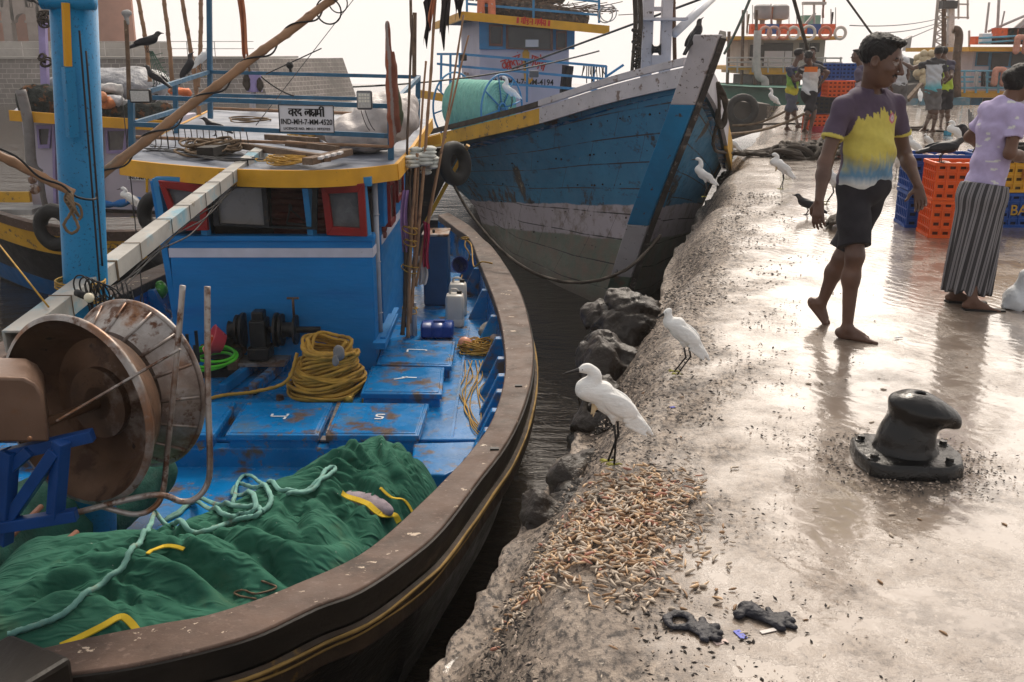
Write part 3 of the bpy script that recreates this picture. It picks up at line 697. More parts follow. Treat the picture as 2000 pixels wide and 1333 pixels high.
# dark interior with stacked red net bales
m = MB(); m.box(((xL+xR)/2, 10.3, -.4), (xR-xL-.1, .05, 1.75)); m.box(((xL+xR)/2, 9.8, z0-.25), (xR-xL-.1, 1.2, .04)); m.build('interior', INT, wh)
REDN = M('stacked red netting', (.16, .035, .028), .8, .4, 6, layers=((5, .55, .65, (.26, .08, .06)),), bump=.7, bs=22, bd=.01, stretch=(1, 1, 3))
m = MB()
for i in range(9):
    z = -.12+i*.065; pts = [V(-2.35+.1*j, 9.75+.03*math.sin(j*2+i), z+.012*mn.noise(V(j*.7, i, 0))) for j in range(12)]
    m.tube(pts, .037, 8)
m.build('net_bale', REDN, wh, smooth=True)
m = MB(); c_ = W(567, 405, Y=yf+.05); m.ball(c_, (.02, .015, .032), 10); m.tube([c_, W(560, 436, Y=yf+.05)], .008, 6); m.beam(W(560, 437, Y=yf+.05), W(603, 440, Y=yf+.05), .02, .02); m.beam(c_+V(.01, 0, -.03), W(596, 434, Y=yf+.05), .008, .008); m.build('wiper', BLACKI, wh)
# side windows (red) and pipe by the doorway
for (y0, y1, zz0, zz1) in ((9.75, 10.15, -.02, .38), (10.45, 11.0, .12, .46)):
    m = MB(); P = [V(xR+.065, y0, zz1), V(xR+.065, y1, zz1), V(xR+.065, y1, zz0), V(xR+.065, y0, zz0)]
    for i in range(4):
        m.beam(P[i], P[(i+1) % 4], .05, .05, up=(1, 0, 0))
    o = m.build('window', REDP, wh); MB().quad([p+V(.004, 0, 0) for p in P]).build('pane', GLASSD, o)
m = MB(); m.tube([(xR-.0, 9.3, -1.2), (xR, 9.3, .45)], .028, 10)
for z in (-.8, -.3, .15): m.torus((xR, 9.3, z), .03, .006)
m.build('vent_pipe', M('grey plastic pipe', (.36, .37, .42), .5, .2, 5), wh, smooth=True)
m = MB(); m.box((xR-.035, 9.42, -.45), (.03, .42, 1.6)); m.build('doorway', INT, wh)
# roof
roofpx = [(240, 313, .64), (320, 322, .635), (400, 329, .63), (470, 333, .63), (540, 335, .625), (620, 335, .62), (700, 331, .61), (770, 323, .605)]
fe = [W(x, y, z=z) for x, y, z in roofpx]
rl, rr_ = V(-4.55, 15.5, .78), V(-1.22, 15.2, .66)
rf = MB()
top = [p for p in fe]+[V(-1.10, 11, .62), rr_, rl, V(-4.1, 12, .70)]
rf.prism(top, (0, 0, -.05))
roof = rf.build('roof', ROOFG, B1)
def slab_strip(pts, h, th, zt=.012):
    m = MB(); rings = []
    for i, p in enumerate(pts):
        t = (pts[min(i+1, len(pts)-1)]-pts[max(0, i-1)]).normalized(); n_ = V(t.y, -t.x, 0)
        rings.append([p+V(0, 0, zt), p+n_*th+V(0, 0, zt), p+n_*(th+.01)+V(0, 0, -h), p+V(0, 0, -h)])
    return m.loft(rings)
slab_strip(spline(fe, 4), .135, .035).build('front_fascia', YEL, roof, smooth='auto')
slab_strip([fe[-1], V(-1.10, 11, .62), rr_], .135, .035).build('side_fascia', YEL, roof, smooth='auto')
slab_strip([rl, V(-4.1, 12, .70), fe[0]], .135, .035).build('port_fascia', YEL, roof, smooth='auto')
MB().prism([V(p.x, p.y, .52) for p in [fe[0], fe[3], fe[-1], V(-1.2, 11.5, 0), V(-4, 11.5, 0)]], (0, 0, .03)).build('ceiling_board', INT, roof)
# roof railing
RB = M('roof rail blue', (.025, .11, .20), .45, .3, 5, layers=((10, .6, .7, (.05, .05, .055)), (20, .7, .76, (.3, .3, .3))), bs=30)
Yfl, Yfr, Yrl, Yrr = 10.35, 9.75, 13.6, 13.3
def rpt(px, py, Y): return W(px, py, Y=Y)
rails = MB(); RAILS = []
def rail_(a, b, w_=.045): rails.beam(a, b, w_, w_)
FLt, FLb, FRt, FRb = rpt(256, 176, Yfl), rpt(258, 288, Yfl), rpt(762, 190, Yfr), rpt(764, 312, Yfr)
RLt, RLb, RRt, RRb = rpt(408, -60, Yrl), rpt(411, 232, Yrl), rpt(817, 148, Yrr), rpt(815, 245, Yrr)
for a, b, w_ in ((FLt, FLb, .055), (FRt, FRb, .055), (RLt, RLb, .06), (RRt, RRb, .06), (rpt(342, 165, 12), rpt(345, 262, 12), .05)):
    m = MB().beam(a, b, w_, w_); m.build('rail_post', RB, B1)
for a, b in ((rpt(258, 243, Yfl), rpt(764, 266, Yfr)), (rpt(300, 191, Yfl+.3), rpt(762, 208, Yfr)), (rpt(408, 141, Yrl), rpt(820, 151, Yrr)), (rpt(408, 186, Yrl), rpt(800, 196, Yrr)),
             (rpt(292, 178, Yfl+.4), rpt(408, 141, Yrl)), (rpt(262, 241, Yfl), rpt(410, 196, Yrl)), (rpt(762, 208, Yfr), rpt(818, 152, Yrr)), (rpt(764, 262, Yfr), rpt(818, 196, Yrr))):
    MB().beam(a, b, .045, .045).build('rail', RB, B1)
# name board
q = [rpt(544, 205, Yfr-.05), rpt(651, 207, Yfr-.05), rpt(653, 260, Yfr-.05), rpt(547, 258, Yfr-.05)]
bd_ = MB().prism(q, (0, .012, 0)); bo = bd_.build('name_board', WHITEM, B1, tag_=None)
ex = (q[1]-q[0]).normalized(); ey = (q[0]-q[3]).normalized(); ez = ex.cross(ey)
bh = (q[0]-q[3]).length; bw = (q[1]-q[0]).length; bc = sum(q, Vector())/4
fm = MB(); 
for i in range(4): fm.beam(q[i]-V(0, .004, 0), q[(i+1) % 4]-V(0, .004, 0), .008, .008)
fm.build('border', LETB, bo)
def on_board(u, v): return bc+ex*(u*bw)+ey*(v*bh)+ez*.004
me = text_mesh('IND-MH-7-MM-4520', bh*.28, LETB, bold=.0012, xs=.80); place_mesh(me, 'lettering', frame4(on_board(0, -.12), ex, ey, ez), bo)
me = text_mesh('LICENCE NO. MH.L1 39727/25', bh*.125, LETB, bold=.0005, xs=1.08); place_mesh(me, 'lettering', frame4(on_board(0, -.37), ex, ey, ez), bo)
dv = deva(['va', 'ra', 'da', ' ', 'la', 'ksha', 'ma', 'ii'], bh*.27, bh*.05); m4 = frame4(on_board(0, .22), ex, ey, ez)
dv.v = [tuple(m4@Vector((p[0]*1.12, p[1], p[2]))) for p in dv.v]; dv.build('lettering', LETB, bo)
# mast and its yellow stripe plate
mb = MB(); mt = W(138, -120, Y=5.35); mm_ = W(191, 1090, z=ZF); mm_.z = ZF
mrings = []
mb.tube([mm_, mm_.lerp(mt, .5), mt], [.118, .117, .116], 28)
mast = mb.build('mast', MASTB, B1, smooth=True)
fv = (W(150, 200, Y=5.2)-V(0, 0, CAMZ)).normalized()
mb = MB().beam(W(128, 6, Y=5.22), W(133, 130, Y=5.24), .035, .02); mb.build('yellow_plate', YEL, mast)
mb = MB().beam(W(133, 132, Y=5.24), W(142, 268, Y=5.26), .055, .035); mb.build('blue_cleat', MASTB, mast)
mb = MB().tube([W(82, 1, Y=5.28), W(184, 3, Y=5.28)], .045, 12); mb.build('crosspiece', MASTB, mast, smooth=True)
for j, py in enumerate((548, 553, 559, 580, 585)):
    MB().torus(W(157, py, Y=5.4), .128, .006, ax=(.05, 0, 1)).build('lashing', YROPE, mast, smooth=True)
# spotlight hanging plate and floodlights on the rails
def floodlight(px, py, Y, w_, h_, col, label, lens=True):
    c = W(px, py, Y=Y); o = MB().box(c, (w_, .05, h_)).build('floodlight', col, B1, bevel=.015); tag(o, label)
    MB().box(c-V(0, .028, 0), (w_*.84, .006, h_*.78)).build('lens', M('floodlight lens', (.45, .44, .42), .15, .2, 60, bump=.3, bs=120), o)
    if lens:
        m = MB()
        for i in range(4):
            for j in range(3): m.box(c+V((i-1.5)*w_*.18, -.034, (j-1)*h_*.16+.02), (w_*.14, .004, h_*.12))
        m.build('led_tile', M('led tile', (.7, .68, .6), .3, .1, 30), o)
    return o
floodlight(712, 196, 9.6, .145, .175, M('grey lamp case', (.10, .10, .11), .5), 'rounded LED floodlight right of the name board')
floodlight(275, 188, 10.0, .21, .13, BLACKI, 'flat black floodlight on the port rail corner', False)
mb = MB(); 
for a in (0, 1): mb.tube(sag(W(705+a*8, 216, Y=9.58), W(722+a*10, 255, Y=9.7), .03), .004, 5)
mb.build('lamp_cable', CABLE, B1)
# ---------------------------------------------------------------- gear on the near trawler
# green tarpaulin over the nets
GREEN = N('green net cloth'); g = GREEN
v1 = g.noise(3, 5, .6); weave = g.noise(260, 2)
c = g.mix(g.rng(v1, .3, .7), (.012, .075, .048), (.035, .145, .095)); c = g.mix(g.rng(g.noise(1.4, 6, .65), .58, .72), c, (.06, .11, .06)); c = g.mix(g.rng(g.noise(40, 4), .72, .76), c, (.3, .34, .3))
wr = g.noise(11, 6, .65, vec=g.vec(scale=(1, 1.8, 1.2), rot=(0, 0, .6)), dist=.8)
rg = [g.n('ShaderNodeTexNoise', {'Vector': g.vec(scale=s_, rot=(0, 0, r_)), 'Scale': q_, 'Detail': 2.5, 'Roughness': .45, 'Distortion': .7}, noise_type='RIDGED_MULTIFRACTAL', normalize=True).outputs['Fac'] for s_, r_, q_ in (((1, 2.6, 1), .5, 3.2), ((1, 2.4, 1), -.5, 8.5))]
b0 = g.bump(g.math('ADD', rg[0], g.math('MULTIPLY', rg[1], .9)), .75, .04)
g.out(c, .85, g.bump(g.math('ADD', g.math('MULTIPLY', wr, .4), g.math('MULTIPLY', weave, .05)), .5, .02, b0), Specular_IOR_Level=.15)
GREEN = g.m
def poly_sd(P, pts):
    """inside distance (positive inside) of 2D points to a polygon"""
    n = len(P); d = np.full(n, 1e9); ins = np.zeros(n, bool); m = len(pts)
    for i in range(m):
        a = np.array(pts[i], float); b = np.array(pts[(i+1) % m], float); e = b-a; w_ = P-a
        t = np.clip((w_@e)/(e@e), 0, 1); q = w_-t[:, None]*e; d = np.minimum(d, np.hypot(q[:, 0], q[:, 1]))
        c1 = (P[:, 1] >= a[1]) != (P[:, 1] >= b[1])
        with np.errstate(divide='ignore', invalid='ignore'): xx = a[0]+(P[:, 1]-a[1])/(b[1]-a[1]+1e-12)*e[0]
        ins ^= c1 & (P[:, 0] < xx)
    return np.where(ins, d, -d)
back_px = [(-330, 1290), (-60, 1190), (40, 1128), (130, 1085), (230, 1068), (310, 1040), (400, 1005), (470, 972), (560, 918), (690, 885), (800, 882), (872, 930)]
front = [p for p in si if p.y < W(872, 930, z=-.8).y+.05]
front = [V(p.x-.00, p.y, p.z) for p in front]
outl = [(p.x-.01, p.y) for p in front]
bk = [W(x, y, z=-1.02 if i > 1 else -.9) for i, (x, y) in enumerate(back_px)]
outl = [(front[0].x-1.7, front[0].y+.25), (front[0].x-.5, front[0].y+.08)]+outl[1:]+[(p.x+.02-(.35 if i_b > 7 else 0), p.y+(.10 if i_b < 7 else .26)) for i_b, p in enumerate(reversed(bk))]
lo = np.array(outl).min(0); hi = np.array(outl).max(0); res = .0125
nx, ny = ((hi-lo)/res).astype(int)+8
gx, gy = np.meshgrid(lo[0]-.05+np.arange(nx)*res, lo[1]-.05+np.arange(ny)*res, indexing='ij')
PP = np.stack([gx.ravel(), gy.ravel()], -1); D = poly_sd(PP, outl)
P3 = np.concatenate([PP, np.zeros((len(PP), 1))], 1)
dome = 1-np.exp(-np.clip(D, 0, 9)/.15)
H = ZF+.60*dome
def bump2(px, py, z, r, a):
    global H
    q = W(px, py, z=z); r = np.array(r if hasattr(r, '__len__') else (r, r)); H = H+a*np.exp(-(((PP-np.array([q.x, q.y]))/r)**2).sum(1))*dome
bump2(770, 935, -.9, (.42, .5), .16); bump2(560, 1020, -.9, (.4, .35), .08); bump2(640, 1090, -.85, .3, .07); bump2(400, 1110, -.9, (.5, .3), .09); bump2(200, 1170, -.9, (.4, .3), .05); bump2(690, 985, -.9, (.10, .35), -.09); bump2(450, 1050, -.9, (.12, .2), -.07); bump2(820, 1000, -.85, .16, -.05)
f1 = fbm(P3, .9, 3, 1); warp = P3+.20*np.stack([fbm(P3, .9, 2, 2), fbm(P3, .9, 2, 4), 0*f1], -1)+.05*np.stack([fbm(P3, 3, 2, 5), fbm(P3, 3, 2, 6), 0*f1], -1)
def folds(dirx, diry, f, seed):
    ph = (warp[:, 0]*dirx+warp[:, 1]*diry)*f+2.2*fbm(P3, 1.2, 2, seed); return np.abs(np.sin(ph))**.55
amp = .5+.5*fbm(P3, .8, 2, 9)
H = H+.035*f1*dome+.030*(folds(.25, 1, 7, 11)-.8)*np.clip(amp, .2, 1)*dome+.020*(folds(-.6, .8, 11, 12)-.8)*np.clip(1-amp, .15, 1)*dome
qq = W(800, 920, z=-.85); rad = np.hypot(PP[:, 0]-qq.x+.12, PP[:, 1]-qq.y+.2); an = np.arctan2(PP[:, 1]-qq.y+.2, PP[:, 0]-qq.x+.12)
H = H+.022*np.sin(an*26+2*f1)*np.exp(-((rad-.32)/.2)**2)*dome
creases = [((130, 1085), (300, 1075), (420, 1080), (520, 1120), (590, 1150)), ((100, 1130), (250, 1110), (400, 1140), (480, 1170)), ((540, 1000), (640, 1010), (700, 1040), (720, 1080)), ((480, 1060), (560, 1090), (640, 1080), (700, 1030)), ((640, 950), (700, 985), (760, 1005), (790, 1020)), ((690, 870), (730, 920), (770, 960), (800, 1000)), ((740, 870), (785, 920), (830, 960)), ((60, 1190), (200, 1160), (330, 1180), (430, 1200)), ((560, 940), (640, 930), (700, 940), (760, 960)), ((250, 1060), (340, 1050), (420, 1010)), ((420, 1120), (500, 1100), (560, 1140), (640, 1120)), ((790, 875), (832, 920), (850, 945)), ((610, 1000), (580, 1050), (600, 1090)), ((20, 1220), (120, 1180), (260, 1195), (360, 1215)), ((330, 1120), (420, 1150), (470, 1190))]
rs_ = np.random.RandomState(5)
for _ in range(46):
    x, y = 60+760*rs_.rand(), 0; y = 1180-.36*x+90*(rs_.rand()-.3); a_ = rs_.normal()*.55-.25; L = 40+90*rs_.rand(); creases.append(tuple((x+L*t*math.cos(a_)+8*rs_.normal(), y+L*t*math.sin(a_)+6*rs_.normal()) for t in (0, .5, 1)))
for ci, cr_ in enumerate(creases):
    q_ = spline([W(x, y, z=-.88) for x, y in cr_], 5); dm = np.full(len(PP), 9.); tt = np.zeros(len(PP))
    for i in range(len(q_)-1):
        a = np.array(q_[i][:2]); e = np.array(q_[i+1][:2])-a; w_ = PP-a; t = np.clip(w_@e/(e@e), 0, 1); dd_ = np.hypot(*(w_-t[:, None]*e).T); m_ = dd_ < dm; dm[m_] = dd_[m_]; tt[m_] = (i+t[m_])/(len(q_)-1)
    big = ci < 15; amp_ = (.060 if big else .024)*np.sin(np.pi*np.clip(tt, .04, .96))**.6; wd_ = .042 if big else .02
    H = H-amp_*np.exp(-dm/wd_)*dome+amp_*.35*np.exp(-((dm-wd_*2.2)/wd_)**2)*dome
H = np.minimum(H, -.60+.04*f1)
HG = H.reshape(nx, ny); DG = D.reshape(nx, ny)
def heap_z(x, y):
    i = min(nx-2, max(0, int((x-lo[0]+.05)/res))); j = min(ny-2, max(0, int((y-lo[1]+.05)/res))); return float(HG[i, j])
def on_heap(px, py, up=.02):
    z = -.85
    for _ in range(12):
        p = W(px, py, z=z); z = .5*z+.5*(heap_z(p.x, p.y)+up)
    return p
def laid(pts, r_, n_):
    s_ = spline(pts, n_); z = [max(p.z-.01, max(heap_z(p.x+a, p.y+b) for a, b in ((0, 0), (.015, 0), (-.015, 0), (0, .015), (0, -.015)))+r_*.8) for p in s_]
    for _ in range(9): z = [max(z[i], (z[max(0, i-1)]+z[i]+z[min(len(z)-1, i+1)])/3) for i in range(len(z))]
    return [V(p.x, p.y, q) for p, q in zip(s_, z)]
keep = DG > -.012
vid = -np.ones((nx, ny), int); vid[keep] = np.arange(keep.sum())
vs = np.stack([gx[keep], gy[keep], HG[keep]], -1)
q = keep[:-1, :-1] & keep[1:, :-1] & keep[1:, 1:] & keep[:-1, 1:]
ii, jj = np.nonzero(q)
mb = MB(); mb.v = [tuple(p) for p in vs]; mb.f = [tuple(t) for t in np.stack([vid[ii, jj], vid[ii+1, jj], vid[ii+1, jj+1], vid[ii, jj+1]], -1).tolist()]; mb.m = [0]*len(mb.f)
heap = thing('net_heap', (-1.5, 5, ZF), 'big heap of nets under crumpled green cloth on the bow deck', 'net heap')
mb.build('green_cloth', GREEN, heap, smooth=True)
# showing pale net bundle and yellow edging
pn = on_heap(725, 978, .0)
sdf_obj('pale_net', [ell(pn+V(-.03, .03, -.035), (.20, .075, .06), Q=Matrix.Rotation(R(-38), 3, 'Z'), k=.05)], .014, M('pale grey netting', (.30, .25, .28), .9, .3, 12, bump=.9, bs=120), heap, disp=lambda P: .012*fbm(P, 6, 3, 2))
def ribbon(pts, wd, name='yellow_edging'):
    s_ = laid(pts, .008, 6); m = MB(); L = []
    for i, p in enumerate(s_):
        t = (s_[min(i+1, len(s_)-1)]-s_[max(0, i-1)]).normalized(); n_ = t.cross(V(0, -.4, 1)).normalized()*wd/2; L.append((p-n_, p+n_))
    for i in range(len(L)-1): m.prism([L[i][0], L[i][1], L[i+1][1], L[i+1][0]], (0, 0, -.006))
    m.build(name, M('yellow selvedge', (.62, .42, .02), .75, .2, 8), heap)
ribbon([on_heap(x, y, .02) for x, y in ((668, 962), (700, 980), (740, 1000), (768, 1010), (780, 1030))], .035)
ribbon([on_heap(x, y, .03) for x, y in ((118, 1258), (160, 1238), (200, 1218), (235, 1200), (255, 1212), (268, 1230))], .032)
ribbon([on_heap(x, y, .02) for x, y in ((288, 1078), (320, 1070), (360, 1078))], .02)
ribbon([on_heap(x, y, .03) for x, y in ((742, 950), (765, 970), (790, 985), (806, 1005))], .014)
# teal hawser on the heap
tp = [(15, 1240), (70, 1222), (130, 1195), (190, 1155), (245, 1110), (275, 1075), (290, 1030), (305, 1018), (345, 1035), (400, 1040), (450, 1022), (490, 1012), (508, 1000), (498, 990), (450, 985), (390, 985), (345, 1000), (320, 1015), (345, 1005), (385, 992), (430, 1000), (470, 1008), (500, 985), (455, 972), (470, 955), (510, 950), (530, 975), (512, 998)]
mb = MB(); mb.tube(laid([on_heap(x, y, .018) for x, y in tp], .0135, 9), .0135, 14, twist=120, lob=.22)
mb2 = [on_heap(x, y, .017) for x, y in ((455, 985), (465, 955), (490, 938), (520, 945), (550, 962), (600, 965), (640, 935), (655, 920), (640, 918), (618, 955), (560, 965))]
mb.tube(laid(mb2, .012, 9), .012, 14, twist=130, lob=.22)
mb.build('hawser', TROPE, smooth=True, tag_=('thick faded teal rope looped over the green cloth heap', 'rope'))
mb = MB(); mb.tube(spline([on_heap(x, y, .01) for x, y in ((500, 1170), (470, 1165), (458, 1158), (475, 1153), (500, 1160), (540, 1148), (510, 1135))], 6), .005, 7, twist=300); mb.build('cord_loop', BROPE, smooth=True, tag_=('thin tan cord loop by the gunwale on the green cloth', 'cord'))
# bundles below, left of the mast
pr = [cap(W(-60, 1120, z=-1.1), W(70, 990, z=-1.0), .22, .18, k=.06), cap(W(60, 1080, z=-1.2), W(210, 960, z=-1.1), .2, .2, k=.05), cap(W(200, 1010, z=-1.2), W(300, 930, z=-1.15), .16, .15, k=.05)]
nb = thing('net_bundle', W(80, 1060, z=ZF), 'dark green net rolls strapped with cord below the drum frame', 'net bundle')
sdf_obj('roll', pr, .02, M('dark green netting', (.008, .06, .045), .9, .4, 6, bump=.8, bs=60, bd=.01), nb, disp=lambda P: .02*fbm(P, 3, 4, 6))
for a, b in (((20, 1150), (150, 1040)), ((10, 1060), (80, 990)), ((90, 1130), (160, 1060))):
    MB().tube([W(a[0], a[1], z=-.86), W(b[0], b[1], z=-.86)], .016, 8).build('cane', M('reddish cane', (.20, .08, .045), .6, .3, 5), nb, smooth=True)
for i in range(0):
    x = 20+i*22; MB().tube(spline([W(x, 1000+i*4, z=-.84), W(x+6, 1050, z=-.82), W(x-5, 1110, z=-.86)], 4), .004, 5).build('tie', CABLE, nb)
# -------------------- net drum
c1 = V(-1.87, 4.05, .12); axd = V(.41, .912, -.02).normalized()
dr = thing('net_drum', (-2.0, 4.2, ZF), 'rusty steel net drum with two dished flanges on a blue frame at the bow', 'net drum')
def axm(c, a):
    z = a.normalized(); x = V(0, 0, 1).cross(z).normalized(); y = z.cross(x); return frame4(c, x, y, z)
M1 = axm(c1, axd)
prof = [(.015, .17), (.09, .17), (.09, .145), (.115, .135), (.17, .135), (.19, .15), (.285, .15), (.36, .04), (.408, -.02), (.412, -.03), (.42, -.022), (.42, -.008), (.375, .055), (.30, .17), (.015, .19)]
MB().lathe(prof, 72, M1).build('flange', RUSTY, dr, smooth='auto')
MB().lathe([(.405, -.035), (.424, -.03), (.43, -.018), (.424, -.004), (.405, -.0)], 72, M1, caps=False).build('rim', STEEL, dr, smooth=True)
M2 = axm(c1+axd*.38+V(-.045, .03, .0), -axd)
fl2 = MB().lathe([(.10, .14), (.28, .13), (.392, .0), (.395, .008), (.29, .145), (.10, .155)], 72, M2).build('flange', STEEL, dr, smooth='auto')
mb = MB().lathe([(.39, -.012), (.404, -.008), (.408, .004), (.4, .016), (.388, .014)], 72, M2, caps=False); mb.build('rim', STEEL, dr, smooth=True)
for i in range(16):
    a = 2*math.pi*i/16; p = M2@V(.27*math.cos(a), .27*math.sin(a), .170); q = M2@V(.392*math.cos(a), .392*math.sin(a), .020); MB().tube([p, q], .008, 7).build('spoke', STEEL, dr, smooth=True)
MB().lathe([(.16, .10), (.16, .26)], 32, M1).build('core', RUSTY, dr, smooth='auto')
mb = MB()
for i in range(10): mb.torus(M1@V(0, 0, .16+i*.008), .18+.006*(i % 3), .012, ax=axd, n=36, k=7)
mb.build('wound_warp', DROPE, dr, smooth=True)
MB().lathe([(.022, -.30), (.022, .2)], 16, M1).build('shaft', RUSTY, dr, smooth='auto')
mb = MB().lathe([(.02, .10), (.075, .10), (.075, .135), (.10, .14), (.10, .15)], 28, M1)
mb.build('hub', RUSTY, dr, smooth='auto')
for i in range(5):
    a = 2*math.pi*i/5+.3; m = MB(); m.lathe([(.001, .115), (.014, .115), (.014, .135), (.001, .135)], 6, axm(c1+(M1.to_3x3()@V(.07*math.cos(a), .07*math.sin(a), -.0)), axd)); m.build('bolt', RUSTY, dr)
# gearbox housing
HOUS = M('brushed rusty housing', (.17, .105, .075), .38, .3, 3, layers=((5, .56, .68, (.18, .085, .04)), (24, .66, .72, (.08, .04, .03))), bump=.3, bs=30, metal=.4)
ha = W(-90, 800, Y=3.62); hb = W(88, 800, Y=3.72)
pf = [(-.0, -.14), (0, .06), (-.02, .105), (-.06, .13), (-.32, .135), (-.6, .135), (-.6, -.14)]
dirx = (hb-ha).normalized()
m = MB(); m.prism([hb+dirx*a+V(0, 0, b) for a, b in pf], (-.12, .27, 0)); m.build('housing', HOUS, dr, smooth='auto', bevel=.012)
m = MB(); m.ball(W(58, 857, Y=3.6), .010, 8); m.build('housing_bolt', STEEL, dr)
m = MB().beam(W(112, 822, Y=3.8), W(352, 682, Y=3.92), .010, .032, up=(0, -1, .2)); m.build('tie_bar', STEEL, dr, bevel=.002)
FRB = M('dark blue frame paint', (.004, .05, .21), .42, .25, 4, layers=((8, .62, .72, (.015, .02, .04)), (26, .70, .75, (.14, .07, .03))), bs=30)
for a, b, w_ in (((-60, 905), (182, 850), .05), ((20, 880), (8, 1060), .055), ((120, 862), (108, 1010), .055), ((110, 880), (-10, 1055), .05), ((60, 880), (-60, 985), .045), ((-40, 1035), (150, 1005), .05), ((-30, 905), (-30, 1100), .05)):
    MB().beam(W(*a, Y=3.75), W(*b, Y=3.75+.05), w_, w_).build('frame_bar', FRB, dr, bevel=.004)
MB().beam(W(-70, 1040, Y=3.8), V(W(-70, 1040, Y=3.8).x, 3.9, ZF), .055, .055).build('frame_leg', FRB, dr)
# bent guide tubes
ga = [W(357, 558, Y=4.05), W(345, 700, Y=4.02), W(327, 880, Y=4.0), W(318, 960, Y=3.98), W(300, 992, Y=3.95), W(262, 1005, Y=3.92), W(200, 990, Y=3.9)]
gb = [W(405, 560, Y=4.1), W(406, 760, Y=4.05), W(410, 900, Y=4.0), W(405, 945, Y=4.0), W(385, 972, Y=3.98), W(355, 980, Y=3.96), W(290, 968, Y=3.92), W(90, 1018, Y=3.85)]
MB().tube(spline(ga, 8), .0125, 12).build('guide_tube', STEEL, dr, smooth=True)
MB().tube(spline(gb, 8), .0135, 12).build('guide_tube', STEEL, dr, smooth=True)
# -------------------- boom, bamboo poles
BM0, BM1 = W(30, 668, Y=4.50), W(512, 296, Y=9.9)
bt = thing('boom', (BM0+BM1)/2, 'long square peeling timber boom slanting from the bow to the cabin roof', 'boom')
dB = (BM1-BM0).normalized(); xB = dB.cross(V(0, 0, 1)).normalized(); zB = xB.cross(dB)
mb = MB(); o_, i_ = .056, .042
ring = lambda c, h: [c+xB*a*h+zB*b*h for a, b in ((-1, -1), (1, -1), (1, 1), (-1, 1))]
mb.loft([ring(BM0+dB*.12, i_), ring(BM0, i_), ring(BM0-dB*.002, o_), ring(BM1, o_*.92)])
mb.build('timber', BEAMM, bt, bevel=.004)
MB().box(BM0+dB*.06, (.02, .02, .02)).build('hollow_end', INT, bt)
for t in (.10, .22, .30, .42, .50, .58, .66, .74, .84, .93):
    c = BM0.lerp(BM1, t); m = MB()
    for k in range(3 if t in (.22, .84) else 1): m.tube([p+dB*.012*k for p in ring(c, .058)], .003, 6, closed=True)
    m.build('binding', CABLE if t > .3 else BROPE, bt)
for s_ in (.028, .045, .06):
    MB().tube(spline([BM0.lerp(BM1, t)-V(0, 0, .06+s_*(1+.7*math.sin(t*17+s_*90)))+xB*.04 for t in [i/14 for i in range(2, 13)]], 5), .0055, 6).build('slack_cable', CABLE, bt, smooth=True)
# bulb on the boom
m = MB(); p = W(150, 572, Y=5.0); q_ = W(174, 582, Y=4.95); m.tube([p, p.lerp(q_, .6)], .019, 12); o = m.build('bulb_socket', CABLE, bt, smooth=True)
MB().ball(q_, .026, 16).build('bulb', M('bulb glass', (.75, .68, .52), .12, .05, 3, bump=0), o, smooth=True)
def bamboo(a, b, r0, r1, label, name='bamboo_pole', nodes=9, bend=0, group=None, mat_=None):
    a, b = Vector(a), Vector(b); pts = []; rr = []; n = nodes*6
    side = (b-a).cross(V(0, 1, .3)).normalized()
    for i in range(n+1):
        t = i/n; k = i % 6; pts.append(a.lerp(b, t)+side*(bend*math.sin(t*3.1)+.08*r0*math.sin(t*23))); rr.append((r0+(r1-r0)*t)*(1.16 if k == 0 else .98))
    m = MB().tube(pts, rr, 10); return m.build(name, mat_ or BAMB, smooth=True, tag_=(label, 'pole', group))
bamboo(W(186, 352, Y=5.5), W(690, -30, Y=6.3), .0265, .024, 'thick bamboo pole slanting up from the mast, wound with black cable', nodes=11, bend=.01)
a, b = W(186, 352, Y=5.5), W(690, -30, Y=6.3); d_ = (b-a); u_ = d_.cross(V(0, 1, 0)).normalized(); v_ = d_.cross(u_).normalized(); m = MB()
m.tube([a+d_*t+(u_*math.cos(t*34)+v_*math.sin(t*34))*.033 for t in [i/150 for i in range(151)]], .0055, 6); m.torus(W(642, 22, Y=6.2), .075, .005, ax=(0.1, 1, .2), n=24, k=5); m.torus(W(660, 5, Y=6.2), .06, .004, ax=(0.3, 1, .2), n=24, k=5)
m.build('wound_cable', CABLE, smooth=True, tag_=('black cable spiralling round the thick bamboo pole above the cabin roof', 'cable'))
bamboo(W(-40, 284, Y=5.0), W(143, 378, Y=5.2), .024, .022, 'short bamboo pole end lashed to the blue mast', nodes=3)
m = MB(); pts = [W(-40, 276, Y=4.97), W(30, 305, Y=4.98), W(75, 345, Y=5.0), W(120, 362, Y=5.1), W(150, 385, Y=5.1), W(184, 390, Y=5.2), W(188, 378, Y=5.3)]
m.tube(spline(pts, 6), .006, 6); m.build('cable', CABLE, smooth=True, tag_=('black cable sagging along the short bamboo pole to the mast', 'cable'))
